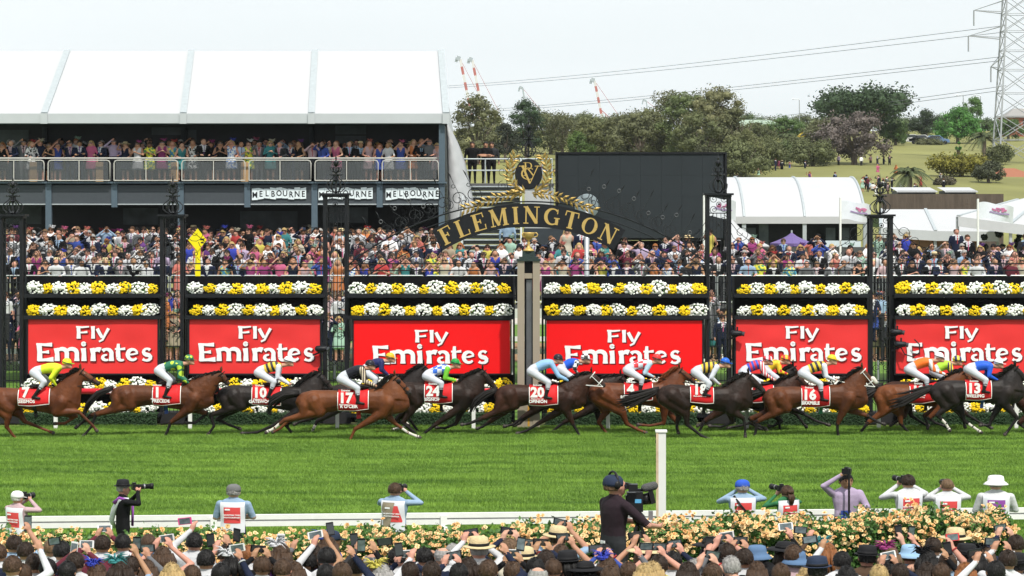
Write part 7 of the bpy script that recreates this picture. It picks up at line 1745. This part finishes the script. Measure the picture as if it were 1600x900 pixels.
def dslr(loc, rz, label, long=.22, tilt=0, parent=None):
    t = thing('photo_camera', label, 'camera', loc, 'cameras of the press photographers', rz)
    MB().obox((0, 0, 0), ((.075, 0, 0), (0, .035, 0), (0, 0, .05))).obox((0, 0, .06), ((.03, 0, 0), (0, .03, 0), (0, 0, .018))).obox((-.06, -.02, -.0), ((.018, 0, 0), (0, .045, 0), (0, 0, .048))).build('camera_body', M_cam, t)
    MB().tube([(0, -.03, 0), (0, -.08, 0), (0, -.081, 0), (0, -long, 0), (0, -long - .001, 0), (0, -long - .06, 0)], [.036, .036, .042, .044, .052, .055], 14).build('lens', M_cam, t, True)
    MB().tube([(0, -long * .6, 0), (0, -long * .6 - .025, 0)], .047, 14).build('lens_ring', M_grey, t)
    if tilt: t.rotation_euler = (tilt, 0, rz)
    return t
def rotpt(loc, rz, p, s=1.0): c, s_ = math.cos(rz), math.sin(rz); return V((loc[0] + (p[0] * c - p[1] * s_) * s, loc[1] + (p[0] * s_ + p[1] * c) * s, loc[2] + p[2] * s))
PH = [  # px, head top py, rz, pose, female, look, patch, label, camera label
 (27, 762, 2.55, 'eye2', 0, dict(skin=SKINS[2], top=CLO['palepink'], bottom=CLO['charcoal'], hair=('buzz', 'white'), hat=('cap', 'white')), M_bibred, 'person in white cap and grey bib photographing at the left edge'),
 (192, 745, 1.95, 'eye2', 0, dict(skin=SKINS[2], top=CLO['black'], bottom=CLO['black'], hair=('buzz', 'grey'), hat=('fedora', 'black')), None, 'person in black suit and black hat with purple and white sash'),
 (365, 751, 3.0, 'cross', 0, dict(skin=SKINS[0], top=CLO['skyblue'], bottom=CLO['navy'], hair=('short', 'grey'), hat=('cap', 'grey'), sleeves='short'), M_bibred, 'person in grey cap and pale blue shirt with red and white bib'),
 (617, 753, 2.75, 'eye2', 0, dict(skin=SKINS[2], top=CLO['skyblue'], bottom=CLO['beige'], hair=('short', 'brown')), M_bibred, 'person in beige vest with a skewed bib, left of the cameraman'),
 (1160, 744, 3.2, 'eye2', 0, dict(skin=SKINS[0], top=CLO['skyblue'], bottom=CLO['grey'], hair=('short', 'grey'), hat=('cap', 'blue')), M_bibred, 'person in bright blue cap with black strap across a red bib'),
 (1230, 757, 3.6, 'eye2', 1, dict(skin=SKINS[0], top=CLO['green'], bottom=CLO['black'], hair=('bun', 'brown')), M_bibred, 'person with brown ponytail and green sleeves under a bib'),
 (1322, 738, .35, 'eyehigh', 0, dict(skin=SKINS[4], top=CLO['lilac'], bottom=CLO['charcoal'], hair=('short', 'black'), face=True), None, 'person in pale pink shirt facing us with raised camera'),
 (1419, 740, 3.45, 'eye2', 0, dict(skin=SKINS[0], top=CLO['white'], bottom=CLO['charcoal'], hair=('short', 'darkbrown')), M_bibred, 'person in white shirt and red bib with lens pointing left'),
 (1480, 746, 3.2, 'eye2', 0, dict(skin=SKINS[2], top=CLO['white'], bottom=CLO['charcoal'], hair=('buzz', 'lightbrown')), M_bibred, 'person with cropped hair in red bib, second photographer from right'),
 (1556, 738, 3.05, 'cross', 0, dict(skin=SKINS[0], top=CLO['white'], bottom=CLO['black'], hair=('buzz', 'grey'), hat=('bucket', 'white')), M_bibpur, 'person in wide white sun hat with purple bib patch')]
for i, (px, pt, rz, pose, fem, lk, patch, lab) in enumerate(PH):
    Y_ = 45.4 if px < 800 else 46.0; zt = Z(pt, Y_); hat = lk.get('hat'); hgt = 1.755 + (.06 if hat else 0) - (.035 if fem else 0); s_ = zt / hgt
    loc = (X(px, Y_), Y_, 0); o = person(loc, pose, fem, lk, True, rz, s_, lab, 'press photographers at the rail'); o.scale = (s_ * 1.15, s_, s_)
    if patch: bib(o, patch, .0 if i != 3 else .25)
    if i == 3:
        v_ = drape(o, .0, .21, .90, 1.40, .020, slant=-.2).build('vest', CLO['beige'], o, True)
    if i == 1:
        m = MB(); m.tube([(-.20, -.05, 1.42), (-.12, .10, 1.43), (.0, .16, 1.25), (.12, .17, 1.05), (.2, .1, .9)], .05, 6, flat=.35); m.build('sash', M_bib, o, True)
        m = MB(); m.tube([(-.215, -.07, 1.40), (-.13, .09, 1.45), (-.05, .17, 1.36)], .045, 6, flat=.4); m.build('sash_print', M_bibpur, o, True)
        m = MB(); m.tube([(-.02, -.17, 1.3), (-.02, -.165, .95)], .06, 6, flat=.3); m.build('sash_end', M_bibpur, o, True)
    if i == 4: m = MB(); m.tube([(.14, .05, 1.46), (.05, .185, 1.3), (-.1, .19, 1.1), (-.2, .12, 1.0)], .022, 5); m.build('strap', M_leather, o)
    if i == 6: m = drape(o, -.13, .02, .98, 1.12, .010, False); m.build('blue_pass', CLO['blue'], o, True)
    if pose == 'eye2': dslr(rotpt(loc, rz, (0, -.20, 1.63), s_), rz, f'black camera held by the {" ".join(lab.split(",")[0].split()[:10])}', .28 if i in (1, 5, 7) else .16)
    if i == 6:
        dslr(rotpt(loc, rz, (-.13, -.26, 1.80), s_), rz + 2.4, 'black camera lifted overhead by the person in pale pink shirt', .12)
        mp_ = thing('monopod', 'black monopod hanging from the raised camera', 'monopod', rotpt(loc, rz, (-.10, -.30, .55), s_)); MB().tube([(0, 0, 0), (0, 0, .6), (0, 0, .601), (0, 0, 1.28)], [.014, .014, .02, .02], 8).build('tube', M_cam, mp_)

# ------------------------------------------------------------------ television cameraman on his platform
Yc = 35.2; kc = Yc / FPX; cx_ = X(958, Yc); zt = Z(736, Yc); pz = .95
o = MB().box(-.75, 1.5, -.6, .8, 0, pz).build('camera_platform', mat('black stage deck', (.02, .02, .022), .8), loc=(cx_, Yc, 0)); tag(o, 'black camera platform under the television cameraman', 'platform')
POSES['camera'] = ((-.30, -.22, 1.16), (-.10, -.50, 1.10), (.30, -.10, 1.18), (.16, -.42, 1.12)); NEAR[('camera', 0)] = figure('camera', 0, .0125, True, .7, .05)
s_ = (zt - pz) / 1.80; co_ = person((cx_, Yc, pz), 'camera', 0, dict(skin=SKINS[2], top=mat('plum t-shirt', (.022, .013, .018), .85, bump=.5, bscale=12), bottom=CLO['charcoal'], sleeves='short', hair=('buzz', 'lightbrown'), hat=('cap', 'navy')), True, 2.05, s_, 'person in dark plum t-shirt with cap and headphones operating the television camera'); co_.scale = (s_ * 1.18, s_ * 1.1, s_)
m = MB(); m.tube([(.105 * math.cos(a) , .0, 1.66 + .135 * math.sin(a)) for a in [math.pi * j / 14 for j in range(15)]], .014, 6); m.build('headband', M_cam, co_, True)
for sx in (-1, 1): MB().ell((sx * .10, .005, 1.64), (.03, .045, .055), 0, 12, 8).build('ear_cup', M_cam, co_, True)
MB().obox((.0, .135, .93), ((.045, 0, 0), (0, .004, 0), (0, 0, .02))).build('pass_card', M_let, co_)
tv = thing('television_camera', 'large black broadcast camera on a tripod beside the white post', 'camera', (X(1000, Yc), Yc + .1, 0)); kz = lambda py: Z(py, Yc); kx = lambda px: (px - 1000) * kc
m = MB(); m.box(kx(980), kx(1005), -.10, .10, kz(800), kz(770)); m.box(kx(978), kx(990), -.08, .08, kz(806), kz(775)); m.build('camera_body', M_cam, tv)
MB().box(kx(992), kx(1002), -.107, -.101, kz(786), kz(780)).build('label_plate', mat('blue plate', (.1, .35, .6), .5), tv)
MB().tube([(kx(1004), 0, kz(782)), (kx(1016), .02, kz(780))], [.07, .085], 14).build('lens', M_cam, tv, True); MB().obox((kx(1019), .02, kz(777)), ((.03, 0, .01), (0, .13, 0), (-.02, 0, .085))).build('lens_hood', M_cam, tv)
MB().cap((kx(1008), -.05, kz(763)), (kx(1022), -.03, kz(760)), .055, .06).build('microphone', mat('grey fur windshield', (.09, .09, .09), .9, bump=1), tv, True)
MB().box(kx(982), kx(996), -.2, -.05, kz(767), kz(756)).bar((kx(985), -.1, kz(760)), (kx(976), -.1, kz(758)), .08).build('viewfinder', M_cam, tv)
MB().box(kx(994), kx(1012), -.03, .03, kz(769), kz(765)).build('handle', M_cam, tv)
MB().cap((kx(995), 0, kz(804)), (kx(999), 0, kz(812)), .07, .09).build('fluid_head', M_cam, tv, True)
MB().tube([(kx(996), -.05, kz(808)), (kx(975), -.3, kz(800))], .013, 6).build('pan_bar', M_cam, tv)
for (ex, ey) in ((-.42, -.25), (.55, -.1), (.02, .55)):
    t0 = V((kx(998), 0, kz(815))); e = V((kx(998) + ex, ey, pz)); MB().tube([t0, t0.lerp(e, .5)], .024, 6).tube([t0.lerp(e, .5), e], .017, 6).build('tripod_leg', M_cam, tv)
MB().obox((kx(1017), -.05, kz(806)), ((.03, 0, 0), (0, .02, 0), (0, 0, .06))).build('zoom_control', M_grey, tv)

# ------------------------------------------------------------------ foreground crowd, one by one
FGD = """2 862 short brown navy down - - ;14 848 short darkbrown skyblue up1 - black;45 859 short darkbrown white down - -;78 853 buzz lightbrown white down - -;60 878 short darkbrown black down - -
44 893 short brown charcoal down - -;87 885 short black maroon down - -;108 858 short black maroon down - -;125 876 short darkbrown maroon up2 - white;160 848 short darkbrown maroon up2 - white;200 846 short black black down - -;231 846 buzz brown denim down - -
145 892 long brown black down fascinator.royal -;182 888 bob darkbrown skyblue up1 fascinator.teal black;235 887 long brown orange down - -;297 844 short black white up1b - pink;325 872 short black black up1 - black;280 893 bob blonde cream down - -;305 896 short brown black down - -;365 876 bob black navy up1b fascinator.white black
390 864 short ginger black down - -;345 862 short darkbrown charcoal down - -;260 866 bob brown black up2 - white;428 862 long brown purple down fascinator.white -;442 886 short brown charcoal down - -;466 890 long brown yellow down - -;506 850 long brown navy down fascinator.blue -;488 864 bob darkbrown purple up1 - black
519 868 short black white up1b - white;500 894 short black black down - -;560 884 short darkbrown black up1 - black;585 876 bald grey charcoal up1b - black;612 875 short black black down - -;608 893 bob grey magenta down fascinator.yellow -;632 868 short black charcoal down - -;655 868 short black black down - -;640 891 short darkbrown navy up2 - white;676 869 bald darkbrown skyblue down - -
711 860 buzz grey lilac down - -;750 856 short grey white up2 panama.straw black;752 888 short grey palepink down - -;735 884 bob darkbrown black down - -;690 866 bald grey navy down - -;792 853 short lightbrown navy up2 - black;775 888 short brown navy up1 - black;818 872 short brown cream up2 panama.straw black;864 838 short brown skyblue up2 panama.straw black;871 862 short brown skyblue up2 - black
830 884 short black navy down - -;866 886 short brown navy down - -;838 898 bald grey white down - -;895 877 bob black skyblue down fedora.black -;914 890 bob black teal down wide.black -;945 862 short black navy down - -;938 882 bob brown blue up2 fascinator.royal black;1004 862 bob lightbrown cream up2 wide.straw black;1035 880 short darkbrown yellow up2 - black;1008 894 bob blonde cream down - -
1022 891 long blonde white down - -;950 898 short brown grey down - -;1090 886 short grey brown down - -;1112 852 long black black down wide.black -;1141 862 short darkbrown purple up2 - white;1152 882 short grey grey up1b - black;1190 868 short brown denim down bucket.denim -;1184 890 long brown black down - -;1070 892 long darkbrown navy down - -;1216 860 long darkbrown black up1 wide.black white
1248 864 short brown palepink down - -;1238 876 short grey skyblue down bucket.denim -;1214 894 short brown grey down - -;1286 858 long ginger brown up1b fascinator.teal black;1284 887 short black navy down fedora.navy -;1346 868 short black brown down fedora.black -;1330 897 bob black black down - -;1385 886 short black white down - -;1380 866 bob lightbrown cream up1 fascinator.magenta black;1416 866 short brown skyblue up1 bucket.lightblue black
1440 891 long darkbrown black down - -;1375 896 short blonde white down - -;1262 898 bob blonde cream down - -;1478 876 short brown skyblue up1 - red;1490 842 short brown white down panama.straw -;1464 852 short darkbrown black down - -;1500 866 short black black down fedora.black -;1521 876 bob black navy down - -;1506 892 long ginger white down - -;1536 866 long brown black down fascinator.black -;1545 890 short black white up2 - black
30 882 short brown white up1 - black;112 890 short black navy up1b - white;212 882 short darkbrown grey up2 - black;332 893 short black navy up1 - white;405 882 short brown black up2 - black;472 874 short black grey up1b - white;540 892 short brown navy up1 - black;665 891 short darkbrown white up1b - black;722 893 short black navy up2 - black;802 890 short brown black up2 - white;850 872 short darkbrown navy up2 - black;985 891 short brown grey up1 - black;1052 874 short black navy up2 - black;1122 893 short brown skyblue up2 - black;1166 870 short darkbrown black up2 - black;1306 874 short black white up1b - black;1408 893 short darkbrown navy up2 - white;1468 893 short brown black up1 - black;1562 872 short darkbrown white up2 - black
1583 848 short darkbrown navy up2 - black;1594 880 short black navy down fedora.black -;1450 872 bob black black down fascinator.black -"""
PHC = {'black': mat('black phone case', (.012, .012, .014), .3), 'white': mat('white phone case', (.75, .75, .75), .3), 'pink': mat('pink phone case', (.7, .06, .25), .4), 'red': mat('red phone case', (.6, .04, .05), .4)}
M_screen = mat('phone screen', (.10, .13, .14), .08, var=.6, scale=20, spec=.7)
fg = [q.split() for q in FGD.replace('\n', ';').split(';') if q.strip()]
fg.sort(key=lambda q: float(q[0])); fgo = lambda i: f'{ordinal(i)} from left' if i < len(fg) / 2 else f'{ordinal(len(fg) - 1 - i)} from right'; r = random.Random(31); ng = 0
for i, q in enumerate(fg):
    px, py = float(q[0]), float(q[1]); kind, hc, top, pose = q[2], q[3], q[4], q[5]; fem = int(kind in ('long', 'bob', 'bun')); hd = 1.64 - (.035 if fem else 0); s_ = r.uniform(.97, 1.05)
    Y_ = FPX * (HC - .56 - hd * s_) / (py - YH); sk = SKINS[1] if r.random() < .3 else SKINS[r.choice((0, 2, 2, 4))]
    lk = dict(skin=sk, top=CLO[top], bottom=CLO['charcoal'], hair=(kind, hc), sleeves=('none' if fem and r.random() < .5 else 'short' if top in ('skyblue', 'purple', 'yellow', 'denim') else 'long'))
    if top in ('black', 'navy', 'charcoal', 'maroon') and not fem: lk['shirt'] = CLO['white']
    ht = ''
    if q[6] != '-':
        k_, c = q[6].split('.'); lk['hat'] = (k_, c); c = c.replace('lightblue', 'blue'); ht = f' and {c} {dict(panama="straw hat", wide="hat", bucket="bucket hat").get(k_, k_)}'.replace('straw straw', 'straw')
    ph = q[7] if len(q) > 7 else '-'
    act = ' with phone' if ph != '-' else ''
    hn = dict(short='short', buzz='cropped', long='long', bob='bobbed', bald='thinning', bun='tied')[kind] + ' ' + dict(darkbrown='dark brown', lightbrown='light brown').get(hc, hc) + ' hair'
    loc = (X(px, Y_), Y_, .56); rz = math.pi + r.uniform(-.35, .35)
    tn = dict(skyblue='pale blue', palepink='pale pink').get(top, top)
    desc = f'{hn if not ht else tn + " top" + ht}'
    o = person(loc, pose, fem, lk, True, rz, s_, f'person with {desc}{act}, {fgo(i)} in foreground', 'foreground spectators', r.uniform(-.06, .06))
    if r.random() < .2 and pose.startswith('up'):
        e, w_ = POSES[pose][0:2] if pose != 'up1b' else POSES[pose][2:4]; c = V(e).lerp(V(w_), .88); c.x *= SXP; m = MB(); d = (V(w_) - V(e)).normalized(); u = d.orthogonal().normalized(); v_ = d.cross(u)
        m.tube([c + (u * math.cos(a) + v_ * math.sin(a)) * .037 for a in [6.283 * j / 12 for j in range(13)]], .010, 5); m.build('wristband', r.choice((CLO['red'], CLO['white'], CLO['red'])), o)
    if ph != '-':
        if pose == 'up2': lp = (0, -.40, 1.78); land = True
        elif pose == 'up1': lp = (-.21 * SXP, -.36, 1.87); land = r.random() < .4
        else: lp = (.17 * SXP, -.43, 1.83); land = r.random() < .4
        if fem: lp = (lp[0], lp[1], lp[2] - .03)
        tp = thing('phone', f'{ph} phone held up by the foreground spectator {fgo(i)}', 'phone', rotpt(loc, rz, lp, s_), 'phones held up in the foreground', rz); a, b = (.072, .037) if land else (.037, .072)
        a *= SXP * 1.12; b *= 1.12
        MB().obox((0, 0, 0), ((a, 0, 0), (0, .005, 0), (0, 0, b))).obox((0, 0, 0), ((a - .004, 0, 0), (0, .0045, 0), (0, 0, b + .004))).build('case', PHC[ph], tp)
        MB().obox((0, .0062, 0), ((a * (.80 if land else .9), 0, 0), (0, .0008, 0), (0, 0, b * (.9 if land else .80)))).build('screen', M_screen if ph != 'black' or r.random() < .5 else M_glassdark, tp)
        tp.rotation_euler = (r.uniform(-.25, .25), r.uniform(-.2, .2), rz + r.uniform(-.3, .3))
# man in the navy cap between crowd and hedge
Yn = 38.2; person((X(520, Yn), Yn, .0), 'down', 0, dict(skin=SKINS[3], top=CLO['royal'], bottom=CLO['navy'], hair=('buzz', 'black'), hat=('cap', 'navy'), face=True), True, 2.0, 1.0, 'person in navy cap and blue jacket standing tall in front of the hedge')
bpy.data.scenes.remove(TMP)
# ------------------------------------------------------------------ thin haze over the whole place
hm = bpy.data.materials.new('thin summer haze'); hm.use_nodes = True; ht_ = hm.node_tree; ht_.nodes.clear()
ho = ht_.nodes.new('ShaderNodeOutputMaterial'); hv = ht_.nodes.new('ShaderNodeVolumePrincipled'); hv.inputs['Color'].default_value = (.90, .95, 1, 1); hv.inputs['Density'].default_value = .00008; hv.inputs['Anisotropy'].default_value = .2
ht_.links.new(hv.outputs[0], ho.inputs['Volume'])
hb = MB().box(-1500, 1500, -60, 2400, -1.2, 140).build('haze', hm); hb['kind'] = 'stuff'; hb['label'] = 'thin summer haze filling the air over the racecourse'
